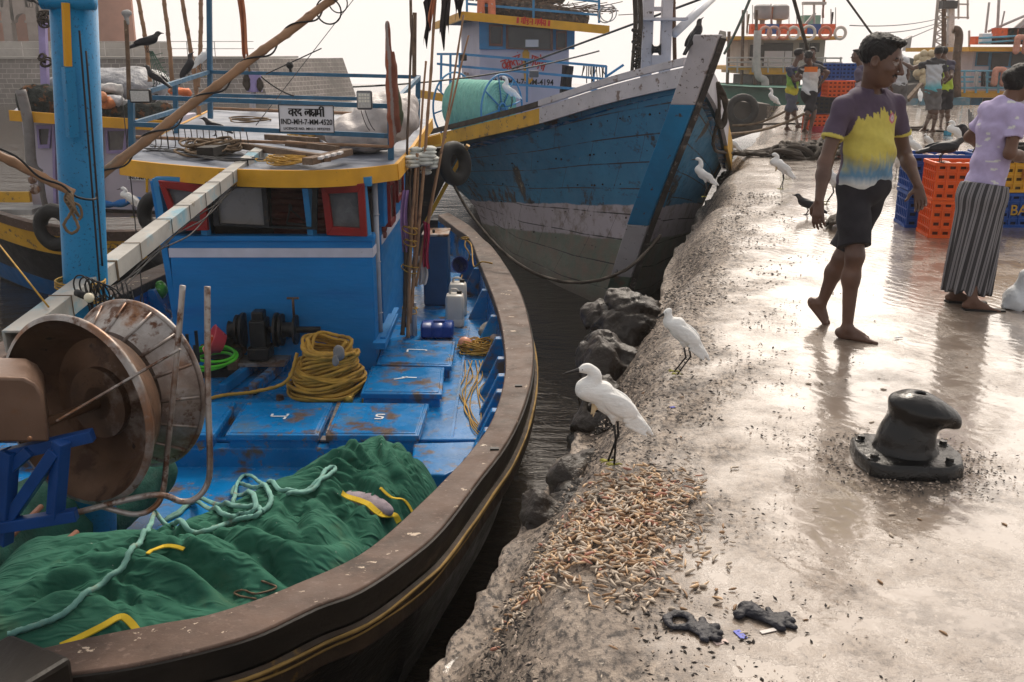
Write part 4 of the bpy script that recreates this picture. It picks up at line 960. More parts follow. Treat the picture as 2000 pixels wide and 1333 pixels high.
# lashings and hanging loops on the mast
m = MB()
m.tube(spline([W(128, 395, Y=5.1), W(145, 400, Y=5.08), (W(136, 420, Y=5.1)), W(125, 440, Y=5.1), W(138, 456, Y=5.1), W(153, 445, Y=5.1), W(140, 415, Y=5.1), W(132, 392, Y=5.1)], 8), .0075, 8, twist=200)
for i in range(5): m.torus(W(134+i*2, 385+i*5, Y=5.1), .03+.006*i, .006, ax=(.5+.2*i, .8, .3*i-.5), n=18, k=6)
m.tube(spline([W(140, 395, Y=5.08), W(155, 402, Y=5.08), W(160, 420, Y=5.08), W(154, 430, Y=5.08)], 5), .007, 7)
m.build('knotted_rope', BROPE, smooth=True, tag_=('knotted brown rope with a hanging loop on the blue mast', 'rope'))
m = MB()
for i in range(11):
    a_ = rng.rand(6); x0 = 165+i*9
    m.tube(spline([W(x0, 545+20*a_[0], Y=5.05), W(x0+8, 590+20*a_[1], Y=5.0), W(x0+25*a_[2]-5, 620+25*a_[3], Y=5.0), W(x0+30*a_[4], 575, Y=5.02)], 6), .0045, 6)
for i in range(6): m.torus(W(160+12*i, 560+3*i, Y=5.05), .06, .0045, ax=(.4, .8, .1*i), n=22, k=5)
m.build('tangled_cable', CABLE, smooth=True, tag_=('tangle of black cables where the boom crosses the mast', 'cable'))
for a, b, lb in (((155, 60, 5.2), (195, 560, 5.2), 'taut black line running down the front of the blue mast'), ((238, 185, 9.9), (282, 610, 8.6), 'black line dropping from the cabin roof rail past the boom'), ((168, 100, 5.15), (200, 520, 5.1), 'thinner black line close to the mast edge')):
    MB().tube(sag(W(a[0], a[1], Y=a[2]), W(b[0], b[1], Y=b[2]), .02), .0055, 6).build('rigging_line', CABLE, smooth=True, tag_=(lb, 'rigging line'))
MB().tube([W(-20, 455, Y=6.3), W(95, 600, Y=4.8)], .005, 6).build('rigging_line', YROPE, smooth=True, tag_=('thin pale line crossing dark water at the left to the boom', 'rigging line'))
# -------------------- yellow rope coil
def coil(c, r0, r1, h, n, rr, mat_, name, tg, ry=1, jit=.012, seg=40, tw=150, smooth_=True):
    pts = []; rs = np.random.RandomState(int(abs(c.x*100))); c = Vector(c)
    for i in range(n*seg):
        t = i/(n*seg); a = 2*math.pi*i/seg; lay = t
        rad = r0+(r1-r0)*lay**1.5+jit*2*math.sin(a*1.3+t*31)+jit*1.6*math.sin(a*.37+t*57); ph = .03*math.sin(a+t*19)
        pts.append(c+V(math.cos(a)*rad, math.sin(a)*rad*ry, rr+h*t+ph*.7+jit*math.sin(a*2.7+t*40)))
    return MB().tube(pts, rr, 10, twist=tw, lob=.2).build(name, mat_, smooth=True, tag_=tg)
cy = W(632, 775, z=ZD+.0); cyc = V(cy.x, cy.y+.15, ZD)
rc = thing('rope_coil', cyc, 'tall conical coil of thick yellow rope before the cabin wall', 'rope coil')
pts = []; n = 30; seg = 40
for i in range(n*seg):
    t = i/(n*seg); a = 2*math.pi*i/seg; rad = .335-.16*t**1.1+.020*math.sin(a*1.31+t*91)+.020*math.sin(a*.4+t*57)+.014*math.sin(a*2.3+t*133)
    pts.append(cyc+V(math.cos(a)*rad+.03*t, math.sin(a)*rad*.9, .014+.43*t**.9+.042*math.sin(a*1.02+t*9)*(.4+t)+.016*math.sin(a*2.7+t*77)))
MB().tube(pts, .0155, 12, twist=115, lob=.2).build('rope', YROPE, rc, smooth=True)
MB().lathe([(.27, .0), (.24, .15), (.12, .34), (.02, .36)], 24, Matrix.Translation(cyc)).build('inner_turns', YROPE, rc, smooth=True)
MB().tube(spline([cyc+V(-.22, -.1, .38), W(560, 745, z=-1.1), W(500, 765, z=ZD+.06), W(440, 772, z=ZD+.03), W(405, 780, z=ZD+.03)], 10), .0155, 12, twist=115, lob=.2).build('rope_end', YROPE, rc, smooth=True)
sdf_obj('rag', [ell(W(662, 690, Y=8.05), (.05, .03, .07), k=.02), ell(W(655, 705, Y=8.0), (.03, .02, .05), k=.02)], .008, M('grey rag', (.24, .23, .23), .9, .2, 9), rc, disp=lambda P: .006*fbm(P, 12, 2, 3))
# little brass horns on deck
for px in (682, 716):
    p = W(px, 781, z=ZD+.03); MB().lathe([(.042, -.03), (.036, .0), (.022, .05), (.018, .09), (.012, .09), (.016, .04), (.03, -.02)], 18, axm(p, V(.2 if px < 700 else -.1, 1, .1))).build('pipe_end', M('brass pipe', (.36, .24, .05), .35, .3, 9, metal=.6), smooth=True, tag_=('small brass pipe end lying '+('touching the yellow coil' if px < 700 else 'right of the coil by the hatch'), 'pipe end'))
MB().lathe([(.001, 0), (.035, 0), (.032, .04), (.001, .045)], 14, Matrix.Translation(W(547, 781, z=ZD))).build('deck_plug', RUSTY, smooth='auto', tag_=('small rusty deck plug between the winch skids', 'plug'))
# -------------------- deck winch
wl = W(500, 745, z=ZD); WY = wl.y+.25
wt = thing('deck_winch', (wl.x, WY, ZD), 'greasy black double-drum winch standing against the blue cabin wall', 'winch')
zc = -1.28+.42
MB().tube([(W(440, 0, Y=WY).x, WY, zc), (W(590, 0, Y=WY).x, WY, zc)], .03, 12).build('shaft', BLACKI, wt, smooth=True)
def wx(px): return W(px, 680, Y=WY).x
for px, rr_ in ((467, .14), (478, .16), (543, .16), (553, .15), (580, .14)):
    MB().lathe([(.01, -.012), (rr_, -.012), (rr_, .012), (.01, .012)], 28, axm(V(wx(px), WY, zc), V(1, 0, 0))).build('winch_flange', BLACKI, wt, smooth='auto')
for a, b in ((450, 478), (553, 582)):
    MB().lathe([(.085, 0), (.07, .3), (.07, .7), (.085, 1)], 22, frame4(V(wx(a), WY, zc), (0, 1, 0), (0, 0, 1), (1, 0, 0))@Matrix.Diagonal((1, 1, wx(b)-wx(a), 1))).build('winch_barrel', BLACKI, wt, smooth='auto')
MB().box((wx(511), WY-.02, zc-.02), (.15, .2, .26)).box((wx(511), WY-.02, zc+.14), (.11, .14, .10)).box((wx(511), WY-.04, zc-.2), (.2, .22, .12)).build('gearbox', BLACKI, wt, bevel=.015)
MB().tube([(wx(578), WY, zc+.1), (wx(578), WY, zc+.30)], .012, 8).tube([(wx(578)-.055, WY, zc+.30), (wx(578)+.055, WY, zc+.30)], .011, 8).build('brake_handle', RUSTY, wt, smooth=True)
for px in (480, 535):
    MB().box((wx(px), WY-.28, ZD+.06), (.075, .75, .10), rot=R(-8)).build('skid', BLUE, wt, bevel=.015)
MB().box((wx(510), WY-.03, ZD+.13), (.5, .3, .03)).build('bed_plate', STEEL, wt)
# -------------------- timber crib, hose, basin
kt = thing('timber_stack', W(430, 745, z=ZD), 'small stack of dark timber offcuts beside the winch', 'timber stack')
for i, (dx, dy, dz, rz) in enumerate(((0, 0, .04, .1), (.02, .13, .04, .05), (0, .02, .13, 1.5), (.14, .05, .13, 1.6), (0, .0, .22, .15), (.0, .16, .22, .1), (.05, .08, .31, 1.4))):
    p = W(425, 742, z=ZD); MB().box(p+V(dx, dy+.1, dz), (.42 if i not in (2, 3, 6) else .3, .09, .08), rot=rz).build('offcut', PLANKW if i % 2 else DWOOD, kt, bevel=.006)
hp = W(412, 700, z=-.98)
m = MB()
for i, (r_, ry) in enumerate(((.19, .9), (.21, .85), (.175, .8))): m.torus(hp+V(.0+.01*i, .02*i, .03*i-.03), r_, .0135, ax=(.1*i-.1, -.12, 1), n=40, k=10)
m.build('green_hose', M('bright green hose', (.07, .42, .02), .35, .15, 6, bump=.1), smooth=True, tag_=('bright green hose coiled on the timber stack by the drum', 'hose'))
bp = W(424, 668, z=-.84)
MB().lathe([(.06, -.06), (.085, -.055), (.135, .055), (.142, .062), (.135, .066), (.128, .055), (.08, -.045), (.02, -.045)], 32, axm(bp, V(-.85, -.35, .45))).build('basin', M('pink red plastic', (.50, .05, .07), .35, .1, 6, bump=.1), smooth=True, tag_=('pinkish red plastic basin propped inside the green hose', 'basin'))
sdf_obj('orange_bag', [ell(bp+V(-.04, -.03, .0), (.05, .045, .09), Q=Matrix.Rotation(.5, 3, 'X'), k=.02), ell(bp+V(-.07, -.03, -.06), (.05, .04, .05), k=.02)], .008, M('orange red bag', (.72, .10, .03), .4, .2, 12, layers=((14, .58, .62, (.8, .55, .45)),)), disp=lambda P: .008*fbm(P, 9, 3, 5), tag_=('crumpled orange plastic bag stuffed in the red basin', 'bag'))
for px, h_ in ((370, .25), (388, .28), (383, .15)):
    p = W(px, 708, z=-.95); MB().box(p+V(0, 0, h_/2), (.028, .028, h_), rot=.3).build('peg', BLACKI, kt)
# -------------------- starboard side gear
def jerry(px, py, z, w_, d_, h_, mt, label, rot=0, lie=False, scale=1):
    p = W(px, py, z=z); p.y += d_/2
    t = thing('jerrycan', p, label, 'jerrycan'); 
    if not lie:
        prof = [(.96, 0), (1, .03), (1, .2), (.97, .22), (1, .24), (1, .78), (.9, .86), (.62, .90)]
        m = MB(); rings = []
        for s, zz in prof:
            rings.append([p+Matrix.Rotation(rot, 3, 'Z')@V(w_/2*s*cx, d_/2*s*cy_, h_*zz) for cx, cy_ in ((-1, -.75), (-.75, -1), (.75, -1), (1, -.75), (1, .75), (.75, 1), (-.75, 1), (-1, .75))])
        m.loft(rings); m.build('tank', mt, t, smooth='auto', bevel=.008)
        m = MB(); hh = p+V(0, 0, h_*.9); m.tube(spline([hh+V(-w_*.26, 0, -.01), hh+V(-w_*.2, 0, h_*.1), hh+V(w_*.12, 0, h_*.1), hh+V(w_*.2, 0, -.01)], 5), .014, 8); m.build('handle', mt, t, smooth=True)
        MB().tube([hh+V(w_*.25, 0, -.02), hh+V(w_*.25, 0, h_*.07)], .028, 12).build('cap', BLACKM, t, smooth='auto')
    else:
        m = MB(); rings = []
        for s, yy in ((.8, 0), (1, .04), (1, .3), (.96, .33), (1, .36), (1, .64), (.96, .67), (1, .70), (1, .96), (.8, 1)):
            rings.append([p+Matrix.Rotation(rot, 3, 'Z')@V((yy-.5)*w_, d_/2*s*cx, h_/2+h_/2*s*cy_) for cx, cy_ in ((-1, -.6), (-.6, -1), (.6, -1), (1, -.6), (1, .6), (.6, 1), (-.6, 1), (-1, .6))])
        m.loft(rings); m.build('tank', mt, t, smooth='auto', bevel=.008)
        MB().box(p+V(.02, 0, h_+.008), (w_*.35, d_*.22, .03)).build('handle', mt, t, bevel=.008)
    return t
jerry(888, 640, ZD, .20, .2, .40, PLW, 'nearer white plastic jerrycan half full of fluid')
jerry(894, 618, ZD, .20, .2, .42, PLW, 'farther white plastic jerrycan, just behind the other')
jerry(853, 665, ZD, .34, .26, .165, PLB, 'blue plastic jerrycan lying on its side by the aft hatch', rot=.0, lie=True)
p = W(852, 600, z=ZD); t = thing('fish_box', V(p.x, p.y+.2, ZD), 'tall blue insulated box with a shiny lid beside the cabin', 'box')
MB().box(V(p.x, p.y+.25, ZD+.42), (.30, .42, .84)).build('body', M('dark blue box paint', (.006, .06, .16), .35, .2, 4), t, bevel=.03)
MB().box(V(p.x, p.y+.25, ZD+.85), (.32, .44, .03)).build('lid', STEEL, t, bevel=.01); MB().ball(V(p.x-.02, p.y+.12, ZD+.885), (.018, .018, .025), 8).build('knob', BLACKI, t)
# blue bucket on its side
p = W(892, 520, z=-1.05); MB().lathe([(.075, -.12), (.105, .12), (.113, .12), (.113, .13), (.1, .13), (.07, -.11), (.001, -.11), (.001, -.12)], 24, axm(p, V(.35, -.8, .3))).build('bucket', PLB, smooth='auto', tag_=('dark blue bucket on its side by the aft gunwale', 'bucket'))
# yellow line heap, buoys
def scribble(c, rx, ry, h, n, r_, mat_, name, tg, seed=1, twist=0, k=6, loops=1.0):
    rs = np.random.RandomState(seed); m = MB(); c = Vector(c)
    for i in range(n):
        a0 = rs.rand()*6.28; pts = []; cc = c+V(rs.normal()*rx*.25, rs.normal()*ry*.25, 0); sx = rx*(.45+.5*rs.rand()); sy = ry*(.4+.5*rs.rand()); zz = r_+h*(i/n)*(.6+.4*rs.rand())
        for j in range(18): a = a0+j/17*6.28*loops; pts.append(cc+V(math.cos(a)*sx*(1+.1*rs.normal()*.4), math.sin(a)*sy, zz+.15*h*math.sin(a*2+a0)))
        m.tube(spline(pts, 2), r_, k, twist=twist)
    return m.build(name, mat_, smooth=True, tag_=tg)
yc = W(938, 690, z=ZD)
scribble(yc+V(0, .05, 0), .20, .20, .13, 26, .0062, YROPE, 'line_heap', ('heap of thin yellow line beside the orange buoy', 'line'), 4)
MB().ball(W(908, 672, z=ZD+.07), .072, 22).build('buoy', M('orange buoy plastic', (.72, .32, .20), .4, .12, 5, bump=.1), smooth=True, tag_=('small salmon orange ball buoy at the yellow line heap', 'buoy'))
MB().ball(W(966, 662, z=ZD+.10), .05, 18).build('buoy', M('pale buoy plastic', (.62, .45, .36), .5, .15, 5), smooth=True, tag_=('pale worn ball buoy between line heap and gunwale', 'buoy'))
sdf_obj('net_bag', [ell(W(962, 642, z=ZD+.12), (.13, .1, .08), k=.03), ell(W(948, 650, z=ZD+.09), (.08, .08, .06), k=.03)], .012, M('grey netting bag', (.32, .30, .27), .9, .4, 9, bump=.9, bs=60, bd=.012), disp=lambda P: .012*fbm(P, 7, 3, 8), tag_=('grey knotted net bag against the starboard gunwale', 'net bag'))
m = MB()
for i in range(7):
    x0 = 908+i*7; pts = [W(x0, 705, z=ZD+.02), W(x0+10*math.sin(i*2.2), 735, z=ZD+.015), W(x0-12+9*math.sin(i*3.1), 765, z=ZD+.015), W(x0-8+14*math.cos(i), 800, z=ZD+.015), W(920+i*4, 830, z=ZD+.02), W(935+i*2, 850-i*5, z=ZD+.02)]
    m.tube(spline(pts, 8), .0052, 6)
m.build('loose_line', YROPE, smooth=True, tag_=('loose strands of yellow line trailing along the side deck', 'line'))
m = MB(); m.tube(spline([W(912, 465, z=-.8), W(908, 480, z=-.85), W(917, 500, z=-.95), W(905, 530, z=-1.2), W(900, 548, z=-1.2)], 6), .009, 7, twist=200); m.tube(spline([W(903, 466, z=-.78), W(920, 478, z=-.85), W(925, 520, z=-.9), W(940, 512, z=-.8), W(962, 515, z=-.82)], 6), .009, 7, twist=200); m.torus(W(908, 466, z=-.76), .05, .01, ax=(0, .5, 1)); m.build('mooring_knot', YROPE, smooth=True, tag_=('yellow rope knotted over the aft end of the gunwale', 'rope'))
# -------------------- flag poles and floats bundled at the cabin side
FL = thing('float_bundle', W(825, 300, Y=10.2), 'white rope-wrapped foam floats tied among the upright poles', 'floats')
for i, (px, py, s) in enumerate(((805, 316, 1), (828, 312, 1.1), (838, 298, .9), (812, 300, .8), (846, 318, .8), (832, 330, .7))):
    c = W(px, py, Y=10.0+.05*i); m = MB()
    for k in range(3): m.ball(c+V(0, .02*k, .035*(k-1)), (.085*s, .09, .028), 12)
    m.build('float', FOAMW, FL, smooth=True)
pg = 'flag poles bundled by the cabin side'
plist = [((790, 640, 9.7), (806, 30, 10.6), .016, 'leftmost dark flag pole, topped with rusty cloth'), ((800, 632, 9.72), (852, -30, 10.4), .019, 'thick pale bamboo flag pole in the middle of the bundle'), ((806, 600, 9.8), (832, 120, 10.4), .015, 'short bamboo pole ending below the black flags'), ((812, 560, 9.8), (905, 30, 10.6), .014, 'slanting bamboo pole crossing in front of the far cabin'), ((818, 520, 9.9), (915, 70, 10.7), .013, 'rightmost slanting bamboo pole with bare tip'), ((786, 655, 9.65), (800, 330, 10.2), .022, 'short grey weathered pole against the cabin wall'), ((797, 660, 9.65), (815, 300, 10), .02, 'dark stout pole behind the hanging crimson cloth')]
for i, (a, b, r_, lb) in enumerate(plist):
    o = bamboo(W(a[0], a[1], Y=a[2]), W(b[0], b[1], Y=b[2]), r_, r_*.7, lb, 'flag_pole', nodes=8, bend=.02*(-1)**i, group=pg, mat_=BAMB if i not in (0, 5) else M('dark pole', (.10, .065, .045), .7, .4, 6, bs=30))
for px, zt in ((800, .33), (810, .36)):
    p = W(px, 655, z=ZD); MB().tube([p, p+V(0, 0, zt)], .028, 14).build('pipe_socket', M('pale grey pipe', (.42, .43, .46), .45, .2, 5), smooth='auto', tag_=(('left' if px == 800 else 'right')+' pale grey pipe socket holding the poles upright', 'pipe'))
m = MB()
for py, r_ in ((445, .07), (520, .08), (600, .07), (470, .06)):
    m.torus(W(802, py, Y=9.85), r_, .007, ax=(.2, .1, 1), n=22, k=6); m.torus(W(800, py+6, Y=9.85), r_*1.1, .006, ax=(.4, -.2, 1), n=22, k=6)
m.build('pole_lashing', YROPE, smooth=True, tag_=('yellow twine lashing round the bundled poles', 'twine'))
def drape(pts_top, length, mat_, name, tg, w_=.1, folds_=4, seed=1, lean=0, parent=None, jag=.0, depth=.03):
    """hanging cloth: top edge between two points, folds across the width, both faces"""
    a, b = pts_top; rs = np.random.RandomState(seed); ph = rs.rand()*6; nu, nv = 22, 26
    def f(u, v, off):
        p = a.lerp(b, u); taper = 1-.25*v*math.sin(v*2+ph)
        p = a.lerp(b, .5+(u-.5)*taper); L = length*(1-jag*(.5+.5*math.sin(u*9+ph))*1.0)
        return p+V(lean*v+.02*math.sin(v*4+ph), off+depth*math.sin(u*folds_*3.1+v*2+ph)*(.4+.6*v), -L*v)
    m = MB()
    for off in (0, .006):
        vs, fs, _ = grid_uv(nu, nv, lambda u, v: f(u, v, off)); m.add(vs, fs if off else [t[::-1] for t in fs])
    return m.build(name, mat_, parent, smooth=True, tag_=tg)
LAV = M('mauve cloth', (.36, .21, .42), .85, .25, 6, bs=200); CRI = M('crimson cloth', (.30, .012, .05), .85, .3, 7, layers=((9, .60, .62, (.6, .5, .5)),), bs=200); ORG = M('faded orange flag', (.42, .14, .06), .85, .3, 5, bs=200); BLK = M('black flag cloth', (.025, .018, .02), .85, .4, 6, bs=200); GWH = M('white cloth', (.5, .47, .46), .85, .2, 6, bs=200)
drape((W(787, 372, Y=9.9), W(800, 372, Y=9.9)), .62, LAV, 'hanging_cloth', ('mauve cloth hanging beside the cabin corner', 'cloth'), seed=3, lean=-.03)
drape((W(822, 432, Y=9.8), W(835, 438, Y=9.8)), .46, CRI, 'hanging_cloth', ('crimson patterned cloth hanging by the poles', 'cloth'), seed=5, lean=.03)
drape((W(812, 500, Y=9.9), W(832, 500, Y=9.9)), .30, GWH, 'hanging_cloth', ('white cloth hanging below the crimson one', 'cloth'), seed=8)
fg = 'flags rolled on poles'
drape((W(826, 5, Y=10.3), W(842, -20, Y=10.3)), .50, BLK, 'flag', ('ragged black flag left of the thick bamboo pole', 'flag', fg), seed=9, jag=.3)
drape((W(838, -20, Y=10.2), W(850, -40, Y=10.2)), .42, ORG, 'flag', ('faded orange flag beside the ragged black ones', 'flag', fg), seed=11, jag=.3)
drape((W(856, -20, Y=10.3), W(876, -40, Y=10.4)), .62, BLK, 'flag', ('long ragged black flag right of the thick bamboo pole', 'flag', fg), seed=12, jag=.35, lean=.02)
drape((W(885, -30, Y=10.5), W(902, -40, Y=10.5)), .36, BLK, 'flag', ('short black flag over the far ochre roof edge', 'flag', fg), seed=15, jag=.3)
# furled tricolour on the front rail post
def cloth_color(P):
    t = (P[:, 0]-W(757, 0, Y=9.6).x)/.12+(P[:, 2]-1.0)*.4; t = t+.06*fbm(P, 4, 2, 3)
    c = np.zeros((len(P), 3)); c[:] = (.035, .05, .018); c[t < .75] = (.17, .045, .022); c[t < .32] = (.28, .22, .20); c[t < .10] = (.30, .085, .04); return c
f0 = W(757, 45, Y=9.62); pr = [cap(W(758, 48, Y=9.6), W(762, 130, Y=9.6), .02, .045, k=.03), cap(W(764, 130, Y=9.6), W(772, 225, Y=9.58), .045, .085, k=.03), cap(W(774, 225, Y=9.58), W(766, 285, Y=9.58), .075, .02, k=.03)]
ft = thing('furled_flag', W(760, 200, Y=9.6), 'furled saffron, white and green flag on the roof corner post', 'flag')
sdf_obj('cloth', pr, .010, VC('furled flag cloth', .85), ft, disp=lambda P: .014*np.sin(P[:, 0]*75+3*fbm(P, 2, 2, 1)), colfn=cloth_color)
MB().tube([W(755, 42, Y=9.62), W(762, 190, Y=9.7)], .008, 8).build('staff', BAMB, ft)
drape((W(456, -30, Y=13.4), W(470, -30, Y=13.4)), .99, ORG, 'flag', ('long faded orange flag hanging behind the roof rail', 'flag'), seed=21, jag=.15, lean=.05)
MB().tube([W(468, -20, Y=13.5), W(487, 140, Y=13.5)], .014, 7).build('flag_pole', BAMB, smooth=True, tag_=('thin pole carrying the long orange flag', 'pole'))
for i, (a, b, lb) in enumerate((((317, -20), (337, 160), 'bamboo pole leaning left of the tall rail post, leftmost of four'), ((352, -20), (392, 230), 'longest leaning bamboo pole between crow and rail post'), ((392, -20), (386, 150), 'upright dark pole just left of the tall rail post'), ((270, 0), (293, 140), 'thin pole under the crow with an orange wrap'))):
    bamboo(W(a[0], a[1], Y=14.5), W(b[0], b[1]+20, Y=14.5), .028, .03, lb, nodes=7, bend=.02)
# stick post with a plastic scrap on top, front-left
st = thing('stick_post', W(250, 200, Y=10.2), 'knobbly stick tied to the port rail post with plastic on its tip', 'post')
MB().tube(spline([W(252, 195, Y=10.15), W(250, 120, Y=10.15), W(246, 40, Y=10.15)], 6), .022, 8).build('stick', PLANKW, st, smooth=True)
sdf_obj('plastic_scrap', [ell(W(248, 26, Y=10.15), (.05, .04, .03), k=.02), cap(W(246, 30, Y=10.15), W(250, 46, Y=10.13), .03, .012, k=.02)], .008, M('grey plastic scrap', (.3, .29, .28), .6, .3, 12), st, disp=lambda P: .008*fbm(P, 10, 2, 4))
# -------------------- on the cabin roof
ZR = .66
def roofp(px, py, dz=0): return W(px, py, z=ZR+dz)
scribble(roofp(422, 298), .27, .38, .13, 18, .011, BROPE, 'rope_coil', ('large messy coil of brown rope on the cabin roof', 'rope coil'), 7, twist=150, k=8)
scribble(roofp(490, 244), .32, .4, .08, 12, .011, BROPE, 'rope_coil', ('flat brown rope coil left of the name board', 'rope coil'), 9, k=7)
scribble(roofp(570, 318), .20, .22, .06, 34, .0055, YROPE, 'line_heap', ('tangle of thin yellow line near the roof front edge', 'line'), 11, loops=.6)
scribble(roofp(630, 268), .35, .3, .08, 22, .006, YROPE, 'line_heap', ('yellow line tangle under the name board', 'line'), 13, loops=.7)
pt_ = thing('pallet', roofp(640, 300), 'broken timber pallet with rope-wrapped boards on the roof', 'pallet')
for a, b, w_ in (((470, 285), (640, 310), .07), ((600, 316), (680, 297), .10), ((520, 268), (620, 275), .06), ((620, 262), (660, 282), .06), ((560, 280), (660, 292), .05)):
    MB().beam(roofp(*a, .05), roofp(*b, .06), w_, .06).build('board', PLANKW, pt_, bevel=.005)
for px in (628, 640, 652, 664): MB().box(roofp(px, 308-(px-628)*.25, .10), (.035, .16, .02)).build('white_wrap', GWH, pt_)
bamboo(roofp(262, 268, .07), roofp(760, 287, .08), .018, .015, 'long thin bamboo lying across the cabin roof', nodes=12)
bamboo(roofp(415, 212, .15), roofp(690, 222, .15), .022, .022, 'pale pole behind the name board', nodes=7)
MB().beam(roofp(400, 298, .05), roofp(450, 285, .05), .16, .09).build('wood_block', DWOOD, bevel=.006, tag_=('dark wooden block under the brown rope coil', 'wood block'))
sdf_obj('wrapped_bundle', [ell(roofp(700, 262, .15), (.34, .4, .20), k=.1), ell(roofp(745, 235, .28), (.30, .4, .28), k=.12), ell(roofp(790, 225, .32), (.16, .3, .24), k=.1)], .022, M('white plastic wrap', (.50, .45, .43), .38, .2, 5, bump=.8, bs=18, bd=.02), disp=lambda P: .022*fbm(P, 2.6, 4, 4)+.012*np.sin(P[:, 0]*30+P[:, 2]*22), tag_=('big bundle wrapped in whitish plastic on the roof', 'bundle'))
m = MB()
for i in range(9):
    a_ = rng.rand(8)
    m.tube(spline([roofp(270+40*a_[0], 275+25*a_[1], .02), roofp(320+60*a_[2], 290+20*a_[3], .03), roofp(400+60*a_[4], 300+15*a_[5], .02), roofp(480+40*a_[6], 312, .03)], 8), .005, 5)
m.build('roof_cables', CABLE, smooth=True, tag_=('loose black cables trailing over the port side of the roof', 'cable'))
m = MB()
for i in range(16):
    a_ = rng.rand(4); x = 300+i*12; y = W(x, 245, Y=Yfl).z; p = W(x, 247+x*.03-8, Y=Yfl-.05)
    m.tube(spline([p, p+V(.03*a_[0], -.02, -.12-.1*a_[1]), p+V(.1*a_[2]-.05, -.02, -.2*a_[3]-.05)], 5), .005, 5)
m.build('dangling_cord', DROPE, smooth=True, tag_=('bits of dark cord dangling from the front roof rail', 'cord'))
sdf_obj('wooden_chock', [ell(W(505, 322, Y=9.6), (.10, .06, .04), k=.02)], .012, DWOOD, tag_=('dark chock under the boom end at the roof edge', 'chock'))
for i, (a, b) in enumerate((((560, 125), (700, -5)), ((440, 150), (640, 90)), ((800, -20), (803, 300)), ((840, 110), (1250, 200)))): pass
MB().tube([W(628, 95, Y=13), W(520, 145, Y=13)], .008, 5).tube(sag(W(510, 150, Y=13.3), W(574, 188, Y=13.2), .03), .01, 5).build('rigging_line', CABLE, tag_=('thin stay behind the big bamboo pole', 'rigging line'))
MB().tube([W(690, 0, Y=14), W(500, 245, Y=12)], .005, 5).build('rigging_line', CABLE, tag_=('fine line slanting across the open sky over the roof', 'rigging line'))
# post with dark float ball on the rear rail
MB().ball(W(566, 128, Y=13.6), (.05, .05, .05), 10).tube([W(566, 130, Y=13.6), W(568, 143, Y=13.6)], .02, 6).build('rail_lamp', BLACKI, smooth=True, tag_=('small dark lamp on the rear roof rail', 'lamp'))
MB().tube([W(802, 0, Y=13.2), W(803, 50, Y=13.2), W(811, 150, Y=13.3)], .018, 8).beam(W(810, 25, Y=13.3), W(809, 150, Y=13.3), .05, .05).build('rear_mast', PLANKW, tag_=('rusty brown post at the aft starboard roof corner', 'post'))
# green bag, sandal-like scraps on port side deck
sdf_obj('green_bag', [ell(W(312, 566, z=-1.0), (.085, .09, .10), k=.03)], .012, M('bright green bag', (.10, .42, .05), .35, .4, 20, layers=((22, .56, .6, (.45, .62, .4)),), bump=.8, bs=50, bd=.01), disp=lambda P: .016*fbm(P, 7, 3, 8), tag_=('bright green plastic bag by the port bulwark', 'bag'))
MB().ball(W(205, 605, Y=8.4), (.12, .14, .14), 16).build('plastic_drum', M('pale blue drum', (.20, .36, .45), .4, .2, 5), smooth=True, tag_=('pale blue drum partly hidden behind the mast', 'drum'))
sdf_obj('rag_bundle', [ell(W(290, 600, z=ZD+.04), (.14, .1, .04), k=.02)], .012, M('mixed rags', (.25, .2, .16), .9, .6, 14), disp=lambda P: .014*fbm(P, 8, 3, 8), tag_=('crumpled rags on the deck by the port frames', 'rags'))
# mooring line of the big trawler hanging over the gap
# ---------------------------------------------------------------- the big blue trawler behind
B2 = thing('fishing_boat', (1.9, 18, ZW), 'big high-bowed blue trawler with white stem between the near boat and the quay', 'fishing boat')
# port side (towards us, running back to the left) sheer line and starboard side, stem between them
stT = W(1372, 95, Y=12.0); stB = V(1.42, 13.6, ZW-.1)
sheerP = spline([W(1345, 135, Y=12.25), W(1270, 152, Y=12.9), W(1180, 176, Y=13.7), W(1060, 214, Y=14.9), W(960, 240, Y=16.2), W(850, 266, Y=17.8), W(760, 290, Y=19.8), W(720, 300, Y=24), W(740, 290, Y=30)], 5)
sheerS = spline([W(1372, 130, Y=12.3), W(1392, 165, Y=12.9), W(1406, 205, Y=13.9), W(1416, 250, Y=15.0), W(1424, 290, Y=16.2), W(1420, 300, Y=18.5), V(3.9, 20, .2), V(3.8, 24, .2), V(3.6, 30, .3)], 5)
g = N('planked hull'); tu = g.tc.outputs['UV']; sx = g.n('ShaderNodeSeparateXYZ', {0: tu}); ob = g.n('ShaderNodeSeparateXYZ', {0: g.tc.outputs['Object']})
u_, v_ = sx.outputs[0], sx.outputs[1]
seam = g.math('FRACT', g.math('MULTIPLY', v_, 9.0)); seamm = g.math('LESS_THAN', seam, .05)
seamn = g.math('MULTIPLY', seamm, g.rng(g.noise(2, 3), .35, .5))
butt = g.math('MULTIPLY', g.math('LESS_THAN', g.math('FRACT', g.math('ADD', g.math('MULTIPLY', u_, 7.0), g.math('MULTIPLY', g.math('FLOOR', g.math('MULTIPLY', v_, 9.0)), .37))), .006), 1)
wp = g.noise(1.15, 8, .68); wl_ = g.noise(3.4, 8, .75, vec=g.vec(scale=(1, 1, 2.2)))
blue = g.mix(g.rng(g.noise(1.7, 6), .3, .7), (.008, .135, .27), (.018, .21, .39))
blue = g.mix(g.rng(wl_, .56, .64, 0, .8), blue, (.03, .045, .06)); blue = g.mix(g.rng(g.noise(8, 8, .75), .655, .70), blue, (.26, .28, .27))
